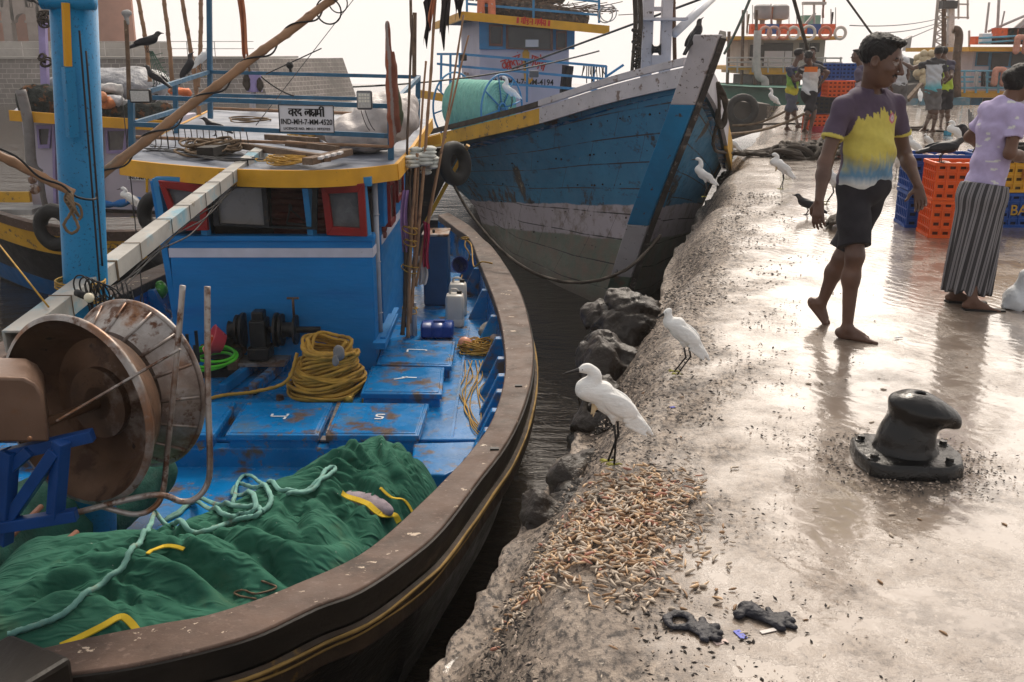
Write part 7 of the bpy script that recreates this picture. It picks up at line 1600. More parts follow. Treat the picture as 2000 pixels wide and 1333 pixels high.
    if collar:
        cN = A['sc']+up_*.070*s+f3*.012; rr_ = .070*s; pts = [cN+(-f3*math.cos(a)*rr_+lp*math.sin(a)*rr_)+up_*(.022-.04*abs(a)/2.4) for a in np.linspace(-2.4, 2.4, 9)]
        for i in range(8): pr.append(cap(pts[i], pts[i+1], .014, .012, .004))
        for a in (-1, 1): pr.append(cap(pts[0 if a < 0 else -1], pts[0 if a < 0 else -1]+lp*a*.02+f3*.01-up_*.045, .012, .007, .006))
    ds_ = disp or (lambda P: wr_disp*(np.sin(P[:, 2]*38+4*fbm(P, 2.2, 2, 1)+P[:, 0]*22)*.7+fbm(P, 5, 3, 2)))
    sdf_obj('shirt', pr, res, shirt_mat or VC('patterned shirt cloth', .8, 260, .3), t, disp=ds_, colfn=(lambda P: shirt_fn(P, A, Q, s)) if shirt_fn else None)
    if skirt:
        pr = []; w0, w1 = A['hip']+up_*.05, np.array(skirt[0], float)
        pr += [cap(w0, w1, skirt[1], skirt[2], .03, 0, [(w1+np.array([0, 0, .0]), w1-w0), (w0+up_*.03, up_)]), ell(w0-up_*.05, (skirt[1]*1.02, skirt[1], .1), k=.05, cut=[(w0+up_*.03, up_)])]
        sdf_obj('striped_skirt', pr, res, shorts, t, disp=lambda P: .016*np.sin(np.arctan2(P[:, 1]-w0[1], P[:, 0]-(w0[0]+(w1[0]-w0[0])*(w0[2]-P[:, 2])/(w0[2]-w1[2])))*13+2*fbm(P, 1.2, 2, 3))*np.clip((w0[2]-P[:, 2])*2, 0, 1))
    elif shorts:
        pr = [ell(A['hip']+up_*.03*s, (.158*wd*s, .125*s, .14*s), Q, .04, cut=[(A['hip']+up_*.08, up_)])]
        for S in 'LR':
            if 'kn'+S not in A: continue
            hj = A['hip']+lp*(.082*s*(1 if S == 'L' else -1)); kn = A['kn'+S]; d_ = kn-hj; e = hj+d_*(legcut or .88); pr.append(cap(hj, hj+d_*1.2, .088*s, .098*s, .025, 0, [(e, d_)]))
            pr.append(ell(e+nv(d_)*.02, (.066*s, .066*s, .025*s), k=.006, sub=True))
        sdf_obj('shorts', pr, res, shorts, t, disp=lambda P: wr_disp*(.8*fbm(P, 4, 2, 7)+.6*np.sin(P[:, 2]*30+3*fbm(P, 2, 2, 2))))
    return t, A, Q, hpos
def XY(px, py, Y): return W(px, py, Y=Y)
# the barefoot man
g = nv((.64, -.77, 0)); Ym = 5.78
def man_shirt(P, A, Q, s):
    scn, hip = A['sc'], A['hip']; d = P-scn; sx_ = d@Q[:, 0]; a = d@Q[:, 1]; z = P[:, 2]
    st = .35*np.sin(sx_*110+3*fbm(P, 5, 2, 1))+.35*np.sin(sx_*270+z*12)+.6*fbm(P*np.array([2.5, 2.5, .5]), 14, 2, 6); n1 = fbm(P, 7, 3, 3)
    yel = np.array((.56, .47, .09)); pur = np.array((.07, .045, .08)); blu = np.array((.11, .24, .38)); wht = np.array((.60, .60, .58))
    c = np.tile(yel, (len(P), 1)); tb = np.clip((1.06+.03*st+.03*n1+.10*sx_-z)/.10, 0, 1)[:, None]; c = c*(1-tb)+blu*tb
    tw = np.clip((.935+.01*st-z)/.05, 0, 1)[:, None]; c = c*(1-tw)+wht*tw
    up = z > 1.295+.030*st+.02*n1-.20*np.abs(sx_-.03)-.55*np.clip(np.abs(sx_)-.12, 0, 1)
    side = (a < -.015+.012*n1) | (np.abs(sx_) > .205)
    c[up | side] = pur
    for S in 'LR':
        sh, el = A['sh'+S], A['el'+S]; d_ = el-sh; L = np.linalg.norm(d_); t = (P-sh)@d_/L**2; r = np.linalg.norm(P-sh-t[:, None]*d_, axis=1); c[(t > .12) & (r < .09)] = pur; c[(t > .505) & (r < .1)] = yel
    q = scn+Q@np.array([.085, .115, -.10]); rr = np.linalg.norm(P-q, axis=1); c[rr < .031] = (.50, .10, .16); c[rr < .022] = (.50, .40, .42); c[rr < .011] = (.30, .05, .12)
    return c
J = dict(sc=XY(1696, 196, Ym), hip=XY(1686, 372, Ym), head=XY(1721, 119, 5.70), shR=XY(1645, 213, 5.68), shL=XY(1748, 210, 5.86), elR=XY(1612, 318, 5.62), wrR=XY(1600, 392, 5.52), elL=XY(1766, 300, 5.92), wrL=XY(1793, 362, 5.74),
         knR=XY(1670, 500, 5.60), anR=W(1655, 637, z=.075), knL=XY(1644, 505, 5.88), anL=W(1606, 590, z=.135))
LB = nv(np.array(W(1624, 634, z=.0))-np.array(J['anL']))
SHB = M('black cotton shorts', (.022, .020, .025), .85, .25, 6, bump=.5, bs=160)
person('barefoot man in purple, yellow and blue polo shirt walking past the bollard', W(1660, 640, z=0), J, (.46, -.89), (.82, -.57), None, SHB, SKIN, 1.0, .0056, 1, man_shirt, .022, hand=((nv((.12, -.35, -.9)), (-.5, -.6, 0), 1), (nv((-.05, -.2, -1)), (.6, .6, 0), -1)), curl=.42, sleeve=.56, hemz=-.01, pitch=.25, feet=(LB+np.array([.25, -.15, .1]), (.86, -.5, -.02)), collar=True, hairdisp=.011, wd=1.10, legcut=.86, headscale=1.16)
# the woman sorting fish
STR = N('striped skirt cloth'); ob_ = STR.n('ShaderNodeSeparateXYZ', {0: STR.tc.outputs['Object']})
an_ = STR.math('ARCTAN2', STR.math('ADD', ob_.outputs[1], -.02), STR.math('ADD', STR.math('ADD', ob_.outputs[0], STR.math('MULTIPLY', ob_.outputs[2], -.14)), .02))
w1 = STR.math('FRACT', STR.math('MULTIPLY', an_, 5.2)); w2 = STR.math('FRACT', STR.math('MULTIPLY', an_, 15.6)); cc = STR.mix(STR.math('GREATER_THAN', w1, .38), (.045, .042, .046), (.20, .19, .20)); cc = STR.mix(STR.math('LESS_THAN', w2, .22), cc, (.03, .03, .034))
STR.out(cc, .9, STR.bump(STR.noise(200, 3), .3, .003))
def wom_shirt(P, A, Q, s):
    c = np.tile(np.array((.44, .37, .58)), (len(P), 1)); n = fbm(P*np.array([1, 1, 1.9]), 6.5, 2, 8); c[(n > .50)] = (.66, .66, .62); c[(n > .62) & (n < .66)] = (.5, .45, .55); return c
f_ = nv((.80, .42, 0)); Yw = 6.5
J = dict(sc=XY(1958, 212, Yw), hip=XY(1917, 385, Yw-.05), head=XY(1994, 162, Yw+.05), shL=XY(1934, 222, Yw+.14), shR=XY(1988, 226, Yw-.12), elR=XY(1972, 300, Yw-.20), wrR=XY(2022, 316, Yw+.0), elL=XY(1894, 268, Yw+.28), wrL=XY(1945, 300, Yw+.40), knR=XY(1900, 490, Yw-.05), knL=XY(1915, 490, Yw+.05), anR=W(1900, 585, z=.07), anL=W(1866, 570, z=.07))
t_, A_, Q_, _ = person('woman in lilac cloud-print T-shirt and striped skirt bending over the crates', W(1895, 590, z=0), J, (.80, .42), (.88, .3), None, STR.m, SKIN2, .92, .0075, 2, wom_shirt, .01, curl=.5, sleeve=.62, hemz=.02, pitch=.45, feet=((.95, -.2, 0), (.95, -.25, 0)), skirt=(W(1888, 568, Y=6.42), .146, .146), wd=.86, legcut=.9)
for S in 'LR':
    a = A_['an'+S]; MB().prism([(a[0]+x, a[1]+y-.01, .012) for x, y in ((-.06, -.03), (.08, -.065), (.19, -.06), (.20, -.01), (.10, .02), (-.06, .03))], (0, 0, -.012)).build('sandal', BLACKM, t_)
# men far along the quay
def flat(col, col2=None, zsplit=.5, col3=None):
    def fn(P, A, Q, s):
        c = np.tile(np.array(col, float), (len(P), 1)); t = ((P-A['hip'])@nv(A['sc']-A['hip']))/np.linalg.norm(A['sc']-A['hip'])
        if col2: k = np.clip((zsplit-t+.05*fbm(P, 4, 2, 1))/.22, 0, 1)[:, None]; c = c*(1-k)+np.array(col2)*k
        if col3:
            for S in 'LR':
                if 'el'+S in A: d_ = A['el'+S]-A['sh'+S]; tt = (P-A['sh'+S])@d_/(d_@d_); c[(tt > .0) & (np.linalg.norm(P-A['sh'+S]-tt[:, None]*d_, axis=1) < .09)] = col3
            c[t > .93] = col3
        return c
    return fn
def fm(lab, Y, pts, f, h, sfn, sh, s=1.0, feet=((0, -1, 0), (0, -1, 0)), **k):
    J = {a: XY(b[0], b[1], Y+(b[2] if len(b) > 2 else 0)) for a, b in pts.items()}
    for a in ('anL', 'anR'):
        if a in J: J[a] = W(pts[a][0], pts[a][1], z=.07)
    base = W(pts['anR'][0], pts['anR'][1]+4, z=0) if 'anR' in pts else XY(pts['hip'][0], pts['hip'][1]+70, Y)
    return person(lab, (base.x, base.y, 0), J, f, h, None, sh, SKIN, s, .015, 1, sfn, .01, feet=feet, wr_disp=.012, curl=.5, **k)
GS = M('grey blue shorts', (.10, .105, .14), .85, .2, 6); GS2 = M('grey striped shorts', (.14, .13, .13), .85, .3, 6)
fm('man in navy, green and yellow jersey with grey shorts leaning over the far orange crates', 21.6, dict(sc=(1548, 136), hip=(1546, 188), head=(1561, 107, -.0), shR=(1540, 137, -.15), shL=(1558, 137, .15), elR=(1552, 158, -.2), wrR=(1573, 150, -.1), elL=(1572, 158, .2), wrL=(1588, 160, .1), knR=(1539, 222), anR=(1537, 248), knL=(1551, 222), anL=(1558, 243)), (.9, .2), (.9, .1), flat((.20, .38, .05), (.58, .48, .03), .45, (.02, .025, .06)), GS, 1.0, ((.6, -.8, 0), (.6, -.8, 0)))
fm('man in white T-shirt with orange shoulders and black shorts by the far crates', 20.9, dict(sc=(1585, 131), hip=(1580, 186), head=(1578, 112, -.1), shL=(1566, 134), shR=(1602, 134), elR=(1617, 142, -.1), wrR=(1604, 163, .0), elL=(1556, 148, .1), wrL=(1572, 150, .3), knR=(1577, 222, -.1), anR=(1571, 252), knL=(1590, 218, .1), anL=(1582, 256)), (.2, .95), (-.3, .9), flat((.62, .60, .58), (.60, .60, .60), .4, (.035, .03, .035)), SHB, 1.02, ((-.3, -.9, 0), (.5, -.8, 0)))
MB().box(XY(1584, 136, 20.68), (.26, .02, .10)).build('orange_print', M('orange print', (.68, .16, .02), .7), bpy.data.objects['person.003'])
fm('man with only head and shoulders showing behind the two men at the far crates', 22.6, dict(sc=(1590, 124), hip=(1592, 180), head=(1587, 103), shL=(1580, 128), shR=(1602, 128), elR=(1606, 145), wrR=(1594, 118), elL=(1578, 145), wrL=(1582, 160)), (-.2, -.9), (-.5, -.8), flat((.03, .035, .05)), None, .95)
fm('young man in plum shirt looking left behind the walking man', 18.5, dict(sc=(1683, 135), hip=(1688, 200), head=(1674, 110), shL=(1676, 142, -.15), shR=(1694, 142, .15), elL=(1676, 168, -.1), wrL=(1672, 195, -.1), elR=(1698, 168), wrR=(1696, 195), knL=(1684, 232), anL=(1682, 268), knR=(1692, 232), anR=(1692, 270)), (-.9, -.2), (-.95, -.1), flat((.10, .08, .13)), GS, 1.0)
fm('man in pale shirt and grey shorts half hidden behind the walking man', 21.5, dict(sc=(1756, 115), hip=(1757, 168), head=(1744, 96), shL=(1738, 120), shR=(1771, 120), elR=(1774, 145), wrR=(1768, 168), elL=(1736, 145), wrL=(1740, 170), knL=(1750, 208), anL=(1748, 238), knR=(1762, 208), anR=(1764, 240)), (-.2, .9), (-.4, .8), flat((.58, .58, .60)), GS2, 1.0)
fm('man in teal and white printed jersey stretching one arm to the left', 20.8, dict(sc=(1826, 122), hip=(1822, 182), head=(1833, 103), shL=(1808, 126), shR=(1843, 126), elL=(1782, 134, .1), wrL=(1762, 122, .2), elR=(1850, 150), wrR=(1838, 165, .3), knL=(1818, 218), anL=(1806, 250), knR=(1828, 220), anR=(1822, 252)), (-.1, .95), (.2, .9), flat((.50, .52, .55), (.10, .38, .44), .42, (.03, .03, .035)), GS2, 1.05, ((-.9, -.3, 0), (-.9, -.4, 0)))
fm('man in neon green jersey and black shorts directly behind the teal jersey', 21.6, dict(sc=(1848, 124), hip=(1846, 182), head=(1841, 103), shL=(1834, 126), shR=(1859, 126), elR=(1858, 150, -.3), wrR=(1846, 162, -.1), elL=(1834, 150), wrL=(1836, 170), knL=(1839, 218), anL=(1837, 246), knR=(1851, 218), anR=(1850, 248)), (-.1, .95), (-.4, .85), flat((.42, .56, .04), None, .5, (.05, .04, .07)), SHB, 1.0, ((-.2, -.95, 0), (-.1, -.98, 0)))
# ---------------------------------------------------------------- birds
FEW = M('white feathers', (.80, .79, .77), .8, .10, 14, layers=((9, .60, .75, (.62, .57, .50)),), bump=1, bs=34, bd=.009, stretch=(.35, 1.6, 1)); BILLB = M('black bill and legs', (.02, .018, .018), .45, .3, 20, bump=.1); TOE = M('yellow green toes', (.30, .28, .05), .6, .2, 20, bump=.1)
FEB = M('crow black feathers', (.016, .015, .019), .42, .3, 9, bump=.5, bs=50, bd=.004); FEG = M('crow grey nape', (.06, .053, .052), .7, .2, 9, bump=.4, bs=60); BUFF = M('buff breast plume', (.60, .46, .28), .8, .1, 9)
def legs_mb(hips, knees, feet, r_, mi=1, toes=2, tl=.035):
    m = MB()
    for h_, k_, f_ in zip(hips, knees, feet):
        m.tube([h_, Vector(h_).lerp(Vector(k_), .8), k_, Vector(k_).lerp(Vector(f_), .2), f_], [r_*1.3, r_, r_*1.35, r_, r_], 7, m=mi); f_ = Vector(f_)
        for a in (-.5, 0, .5, 3.14): m.tube([f_+V(0, 0, .002), f_+V(math.cos(a)*tl*.6, math.sin(a)*tl*.6, .006), f_+V(math.cos(a)*tl, math.sin(a)*tl, .002)], [r_*.9, r_*.8, r_*.4], 6, m=toes)
    return m
def egret(lab, neck, head, bill, knees, feet, tilt=32, res=.0045, buff=True):
    """local frame: faces +x, feet on z=0; about 0.42 m tall"""
    a = -R(tilt); Qb = np.array(Matrix.Rotation(-a, 3, 'Y')).T if False else np.array(Matrix.Rotation(-a*1.0, 3, 'Y')); Qb = np.array(Matrix.Rotation(a*-1, 3, 'Y'))
    Qb = np.array([[math.cos(a), 0, -math.sin(a)], [0, 1, 0], [math.sin(a), 0, math.cos(a)]]); Qb = np.array([[math.cos(-a), 0, -math.sin(-a)], [0, 1, 0], [math.sin(-a), 0, math.cos(-a)]])
    ax = Qb[:, 0]; c = np.array([0, 0, .255]); pt = lambda u, v=0, w_=0: c+Qb@np.array([u, v, w_])
    pr = [ell(pt(0), (.10, .045, .053), Qb, .03), ell(pt(.055, 0, .0), (.055, .038, .046), Qb, .03), cap(pt(-.06, 0, .0), pt(-.175, 0, -.012), .040, .012, .02), *[q for s_ in (1, -1) for q in [ell(pt(-.005, .043*s_, .014), (.085, .016, .040), Qb, .004)]+[cap(pt(.0-.02*j, .050*s_-.003*j*s_, .022-.014*j), pt(-.125-.012*j, .026*s_, .006-.010*j), .0125, .007, .0025) for j in range(5)]], cap(pt(-.12, .012, -.004), pt(-.20, .006, -.02), .018, .008, .01), cap(pt(-.12, -.012, -.004), pt(-.195, -.006, -.025), .018, .008, .01)]
    nk = spline([pt(.075, 0, .015)]+[Vector(p) for p in neck]+[Vector(head)], 4); n = len(nk)
    for i in range(n-1): t = i/(n-1); pr.append(cap(nk[i], nk[i+1], .034*(1-t)**1.6+.0155, .034*(1-(i+1)/(n-1))**1.6+.0155, .008))
    hd = Vector(head); bt = Vector(bill); d = (bt-hd).normalized(); b = nv(d); Qh = np.stack([b, nv(np.cross([0, 0, 1], b)), np.cross(b, nv(np.cross([0, 0, 1], b)))], 1)
    pr += [ell(np.array(hd), (.029, .018, .019), Qh, .008), cap(hd+d*.020, bt, .0105, .0028, .003, 1), ell(np.array(hd+d*.012)+Qh[:, 1]*.0155+Qh[:, 2]*.004, (.0045,)*3, k=.001, m=1), ell(np.array(hd+d*.012)-Qh[:, 1]*.0155+Qh[:, 2]*.004, (.0045,)*3, k=.001, m=1)]
    if buff: pr += [cap(pt(.085, 0, -.02), pt(.06, 0, -.085), .012, .004, .006, 3), cap(pt(.07, .01, -.04), pt(.05, .01, -.09), .008, .003, .006, 3)]
    hips = [(.0+.012, .018, .215), (-.012, -.018, .215)]
    for h_, k_ in zip(hips, knees): pr.append(cap(h_, Vector(h_).lerp(Vector(k_), .35), .018, .006, .01))
    return sdf_obj('egret', pr, res, [FEW, BILLB, TOE, BUFF], extra=legs_mb(hips, knees, feet, .0048), disp=lambda P: .0012*fbm(P, 30, 2, 3))
pA = egret('', [(.125, 0, .325), (.098, 0, .355), (.085, 0, .385), (.108, 0, .412)], (.125, 0, .415), (.222, 0, .392), [(-.004, .018, .115), (-.02, -.018, .12)], [(.0, .02, 0), (.02, -.02, 0)], 34)
pB = egret('', [(.10, 0, .325), (.105, 0, .36)], (.112, 0, .392), (.172, .03, .352), [(-.01, .02, .125), (-.035, -.02, .12)], [(.055, .02, .03), (.04, -.02, 0)], 38, buff=False)
pC = egret('', [(.10, 0, .34), (.07, 0, .38), (.07, 0, .43), (.09, 0, .46)], (.115, 0, .47), (.205, 0, .455), [(-.012, .018, .11), (-.03, -.018, .11)], [(.01, .02, 0), (.0, -.02, 0)], 28, buff=False)
def put(proto, loc, yaw, s, label, cat, group, lean=0, used=set()):
    o = proto if proto.name not in used else proto.copy()
    if o is proto: used.add(proto.name)
    else: COL.objects.link(o)
    o.location = loc; o.rotation_euler = (0, lean, yaw); o.scale = (s, s, s); return tag(o, label, cat, group)
EG = 'egrets about the harbour'
for pr_, px, py, z, yaw, s, lb in ((pA, 1198, 905, 0, 184, .98, 'nearest white egret standing at the quay edge above the shrimp shells'), (pB, 1335, 735, 0, 165, .86, 'white egret stepping away at the slope of the quay, second nearest'), (pC, 1376, 385, -.03, 185, .95, 'thin white egret at the quay edge below the big trawler stem'), (pA, 1527, 370, 0, 182, 1.02, 'white egret alone on wet concrete left of the walking man'), (pC, 1430, 311, -.03, 170, .95, 'egret farther back beside the starboard side of the big trawler'),
                              (pC, 1510, 218, 0, 200, 1.35, 'egret beyond the rope pile by the men in shorts'), (pB, 1622, 400, 0, 190, 1.1, 'egret mostly hidden behind the walking man right arm'), (pA, 1785, 320, 0, 178, 1.0, 'egret right of the walking man chest'), (pC, 1752, 350, 0, 250, .9, 'egret showing mainly its legs by the walking man arm'), (pA, 1868, 300, 0, 182, 1.25, 'largest far egret standing beside the winged crow'), (pB, 1812, 300, 0, 200, .8, 'small egret with only its head showing behind the blue crates')):
    put(pr_, W(px, py, z=z), R(yaw), s, lb, 'egret', EG)
put(pC, W(998, 212, Y=17.6), R(185), 1.1, 'egret perched before the teal rope reel', 'egret', EG); put(pA, W(262, 425, Y=14.2), R(175), 1.0, 'egret on the gunwale of the left boat', 'egret', EG)
put(pB, W(1795, 207, Y=33), R(80), 1.3, 'distant egret hunched on the far edge of the quay', 'egret', EG); put(pB, W(395, 150, Y=13.8), R(10), .9, 'white bird just behind the crow on the roof rail', 'egret', EG)
def crow(wing=False, up=0):
    a = R(18+up); Qb = np.array([[math.cos(a), 0, -math.sin(a)], [0, 1, 0], [math.sin(a), 0, math.cos(a)]]); c = np.array([0, 0, .135]); pt = lambda u, v=0, w_=0: c+Qb@np.array([u, v, w_])
    pr = [ell(pt(0), (.10, .050, .052), Qb, .03), ell(pt(.06, 0, .005), (.055, .042, .044), Qb, .03), cap(pt(.085, 0, .02), pt(.125, 0, .045), .032, .028, .02, 2), ell(pt(.140, 0, .055), (.033, .025, .026), Qb, .012), cap(pt(.160, 0, .052), pt(.212, 0, .036), .0125, .003, .006, 1), cap(pt(-.07, 0, .0), pt(-.24, 0, -.02), .030, .018, .02), cap(pt(-.08, .014, -.004), pt(-.25, .016, -.024), .018, .012, .012), cap(pt(-.08, -.014, -.004), pt(-.25, -.016, -.024), .018, .012, .012)]
    if not wing: pr += [ell(pt(-.045, s_*.040, .008), (.125, .016, .040), Qb, .008) for s_ in (1, -1)]
    else:
        for s_ in (1, -1):
            for i in range(9):
                t = i/8; b = pt(.05-.02*i, s_*(.03+.012*i), .04); tip = pt(.06-.24*t, s_*(.26+.06*math.sin(t*3)-.12*t), .22-.13*t); pr += [cap(b, tip, .013, .009, .012)]
    m = legs_mb([(.005, .02, .095), (-.005, -.02, .095)], [(-.012, .022, .05), (-.022, -.022, .05)], [(.01, .024, 0), (.0, -.024, 0)], .0042, 1, 1, .03)
    return sdf_obj('crow', pr, .0055, [FEB, BILLB, FEG], extra=m, disp=lambda P: .0015*fbm(P, 25, 2, 3))
cA, cU, cW = crow(), crow(up=28), crow(True)
CG = 'crows about the harbour'
def pc(pr_, loc, yaw, s, lb, lean=0): put(pr_, loc, R(yaw), s, lb, 'crow', CG, lean)
pc(cU, W(1360, 76, Y=11.7)-V(0, 0, .09), 25, 1.0, 'crow perched on the stem head of the big trawler', lean=R(-6))
pc(cA, W(290, 103, Y=10.6), 8, .85, 'crow on the leaning pole above the port rail', lean=R(4)); pc(cU, W(372, 152, Y=12.8), 10, .95, 'crow on the roof side rail beside the white bird', lean=R(-8)); pc(cA, W(302, 170, Y=11), 165, .82, 'crow facing left, standing at the front of the port rail', lean=R(-10)); pc(cA, W(420, 266, Y=11), 200, .8, 'crow half hidden behind the front rail and rope coils')
pc(cA, W(60, 15, Y=15.6), 150, .95, 'crow on top of the left boat mast'); pc(cA, W(1575, 420, z=0), 165, .85, 'crow stooping on the concrete left of the walking man'); pc(cA, W(1556, 310, z=0), 30, .9, 'greyish crow standing at the rope pile')
CRY = 8.9
pc(cA, W(1836, 318, Y=CRY-.1)+V(0, 0, 0), 4, 1.0, 'large crow on the orange crate rim facing the woman', lean=R(14)); pc(cW, W(1900, 300, Y=9.8), 175, 1.1, 'crow with raised wings beyond the blue crate')
# ---------------------------------------------------------------- things on the quay
def cr(px, py, stackn, w_, d_, h_, mt, lab, rot=0, dy=0, dx=0, z0=0, group='fish crates on the quay', **k):
    p = W(px, py, z=0); return crate((p.x+dx, p.y+dy+d_/2, z0), w_, d_, h_, mt, lab, rot, group, **k)
CATCH = M('pinkish shrimp catch', (.55, .38, .32), .4, .3, 9)
GOLD = M('gold lettering', (.50, .30, .04), .5)
p = W(1856, 468, z=0); ox = p.x; oy = p.y
def cw(x, y, z, w_, d_, h_, mt, lab, rot=0, **k): return crate((x, y, z), w_, d_, h_, mt, lab, rot, 'fish crates on the quay', **k)
rr = R(-6)
cw(ox+.13, oy+.24, 0, .56, .40, .335, OC, 'lower orange crate under the crow, nearest the woman skirt', rr, letters='8', lcol=GOLD); cw(ox+.13, oy+.24, .337, .56, .40, .335, OC, 'upper orange crate marked S, filled with shrimp', rr, letters='S', lcol=GOLD, fill=CATCH)
for i in range(2): cw(ox+.16, oy+.80, .35*i, .62, .42, .34, BC, ('lower', 'upper')[i]+' blue crate directly behind the orange crates', rr, fill=CATCH if i else None)
for i in range(2): cw(ox+.88, oy+.95, .35*i, .62, .42, .34, BC, ('lower', 'upper')[i]+' blue crate behind the woman hip', rr, fill=CATCH if i else None)
q = W(2005, 446, z=0); cw(q.x-.08, q.y+.22, 0, .60, .40, .33, BC, 'blue crate lettered in gold at the frame edge', R(2), letters='BAJ', lcol=GOLD); cw(q.x-.08, q.y+.22, .335, .60, .40, .33, YC, 'yellow crate lettered K on the blue one', R(2), letters='K', lcol=M('dark orange lettering', (.30, .10, .01), .5), fill=CATCH); cw(q.x+.0, q.y+.24, .67, .62, .42, .10, BLACKM, 'shallow black tray on the yellow crate', R(2), detail=False)
# far crates by the men
a = W(1592, 262, z=0)
for i, (px, z, mt, lb, dy) in enumerate(((1585, 0, OC, 'bottom left orange crate behind the bare legs at the far stack', 0), (1628, 0, OC, 'bottom right orange crate of the far stack', .1), (1596, .36, BLACKM, 'black tray between orange crates in the far stack', .2), (1636, .36, BLACKM, 'second black tray between orange crates in the far stack', .2), (1617, .70, OC, 'upper orange crate of the far stack under the man hand', .3), (1664, .70, OC, 'upper right orange crate hidden by the walking man', .3), (1596, 1.05, BC, 'left blue crate on the far stack', 1.6), (1640, 1.05, BC, 'middle blue crate on the far stack', 1.6), (1682, 1.05, BC, 'right blue crate on the far stack', 1.6))):
    x = W(px+12, 262, z=0).x*(a.y+dy+.9)/a.y; crate((x, a.y+dy+.9, z), .60 if mt is not BLACKM else .66, .42, .34, mt, lb, R(3), 'far stack of fish crates')
for i, px in enumerate((1596, 1640, 1682)):
    x = W(px+12, 262, z=0).x*(a.y+2.5)/a.y
    for j in range(3): crate((x, a.y+2.5, .35*j), .60, .42, .34, BC, '%s blue crate of the %s column under the far stack' % (('bottom', 'second', 'third')[j], ('left', 'middle', 'right')[i]), R(3), 'far stack of fish crates', detail=False)
MB().lathe([(.12, 0), (.17, .12), (.18, .12), (.14, 0)], 16, Matrix.Translation(W(1592, 258, z=0)+V(.05, .1, 0))).build('basin', M('pink red plastic', (.5, .05, .07)), smooth='auto', tag_=('small pink basin among the far orange crates', 'basin'))
# bollard
BOL = M('black bollard paint', (.0045, .004, .004), .2, .4, 6, layers=((5, .60, .72, (.030, .022, .017)), (40, .69, .73, (.10, .085, .07))), bump=.8, bs=18, bd=.008, spec=.42)
bc_ = W(1765, 905, z=0); bo_ = thing('bollard', bc_, 'black cast iron mooring bollard with a hooked head on wet concrete', 'bollard')
rot = Matrix.Rotation(R(-6), 3, 'Z')
def bq(x, y, z): return bc_+rot@V(x, y, z)
pl = [(-.20, -.02), (-.17, -.15), (-.12, -.185), (.12, -.185), (.19, -.13), (.215, -.02), (.19, .13), (.12, .17), (-.12, .17), (-.19, .12)]
MB().loft([[bq(x*s, y*s, z) for x, y in pl] for s, z in ((1, 0), (1.0, .045), (.965, .06), (.6, .068))]).build('base_plate', BOL, bo_, smooth='auto', bevel=.004)
pr = [cap(bq(0, 0, .05), bq(.0, .0, .10), .135, .115, k=.02), cap(bq(0, 0, .10), bq(.02, .0, .205), .110, .100, k=.02), ell(bq(.05, -.005, .240), (.140, .104, .052), Q=np.array(rot@Matrix.Rotation(R(14), 3, 'Y')), k=.04), cap(bq(.08, -.01, .225), bq(.160, -.02, .185), .044, .036, k=.03), ell(bq(.03, -.01, .275), (.03, .022, .03), k=.02, sub=True), ell(bq(.15, -.02, .125), (.045, .07, .04), k=.03, sub=True)]
sdf_obj('post', pr, .007, BOL, bo_, disp=lambda P: .0015*fbm(P, 14, 3, 3), cuts=[((0, 0, .045), (0, 0, -1))])
for x, y in ((-.15, -.115), (.135, -.125), (.165, .06), (-.155, .085), (.0, -.15)):
    if x == 0: continue
    MB().lathe([(.001, .055), (.026, .055), (.026, .064), (.017, .066), (.017, .082), (.001, .084)], 6, Matrix.Translation(bq(x, y, 0))).build('bolt', BOL, bo_, bevel=.002)
# plastic bag at the right edge
pb = W(1992, 606, z=0); sdf_obj('plastic_bag', [cap(pb+V(.02, .05, .05), pb+V(.05, .05, .20), .11, .06, k=.03), cap(pb+V(-.07, .03, .01), pb+V(.2, .1, .03), .03, .05, k=.05), cap(pb+V(.05, .05, .2), pb+V(.08, .05, .36), .04, .02, k=.03)], .010, M('milky plastic bag', (.58, .60, .62), .25, .1, 6, bump=.8, bs=16, bd=.012), cuts=[((0, 0, .002), (0, 0, -1))], disp=lambda P: .010*fbm(P, 6, 3, 4)+.006*np.sin(P[:, 0]*60+P[:, 2]*18), tag_=('knotted white plastic bag on wet ground by the woman foot', 'bag'))
# rope pile across the quay
m = MB()
for i in range(15):
    a0, b0 = 1425+12*rng.rand() if i < 6 else 1500+30*rng.rand(), 1640+20*rng.rand(); pts = []
    for j in range(9):
        t = j/8; px = a0+(b0-a0)*t; hgt = (.02+.14*max(0, min(1, (px-1500)/60)))*rng.rand(); pts.append(W(px, 301-6*t+5*rng.normal()*(.3+t), z=.03)+V(0, 0, hgt))
    m.tube(spline(pts, 4), .032, 7, twist=40)
for i in range(16): m.torus(W(1530+110*rng.rand(), 296+6*rng.rand(), z=.08), .12+.1*rng.rand(), .035, ax=(rng.normal()*.5, rng.normal()*.5, 1), n=18, k=7)
for i in range(6): m.torus(W(1528+4*i, 290, z=.12), .10, .03, ax=(1, rng.normal()*.3, rng.normal()), n=14, k=7)
m.build('rope_pile', DROPE, smooth=True, tag_=('pile of thick dark hawsers lying across the quay', 'rope'))
m = MB()
for i in range(5): m.tube(spline([W(1612+3*i, 440-4*i, z=.03), W(1625, 425+3*i, z=.07), W(1645, 418+2*i, z=.06+.01*i)], 5), .02, 7)
m.build('rope_scrap', DROPE, smooth=True, tag_=('clump of dark rope behind the walking man right hand', 'rope'))
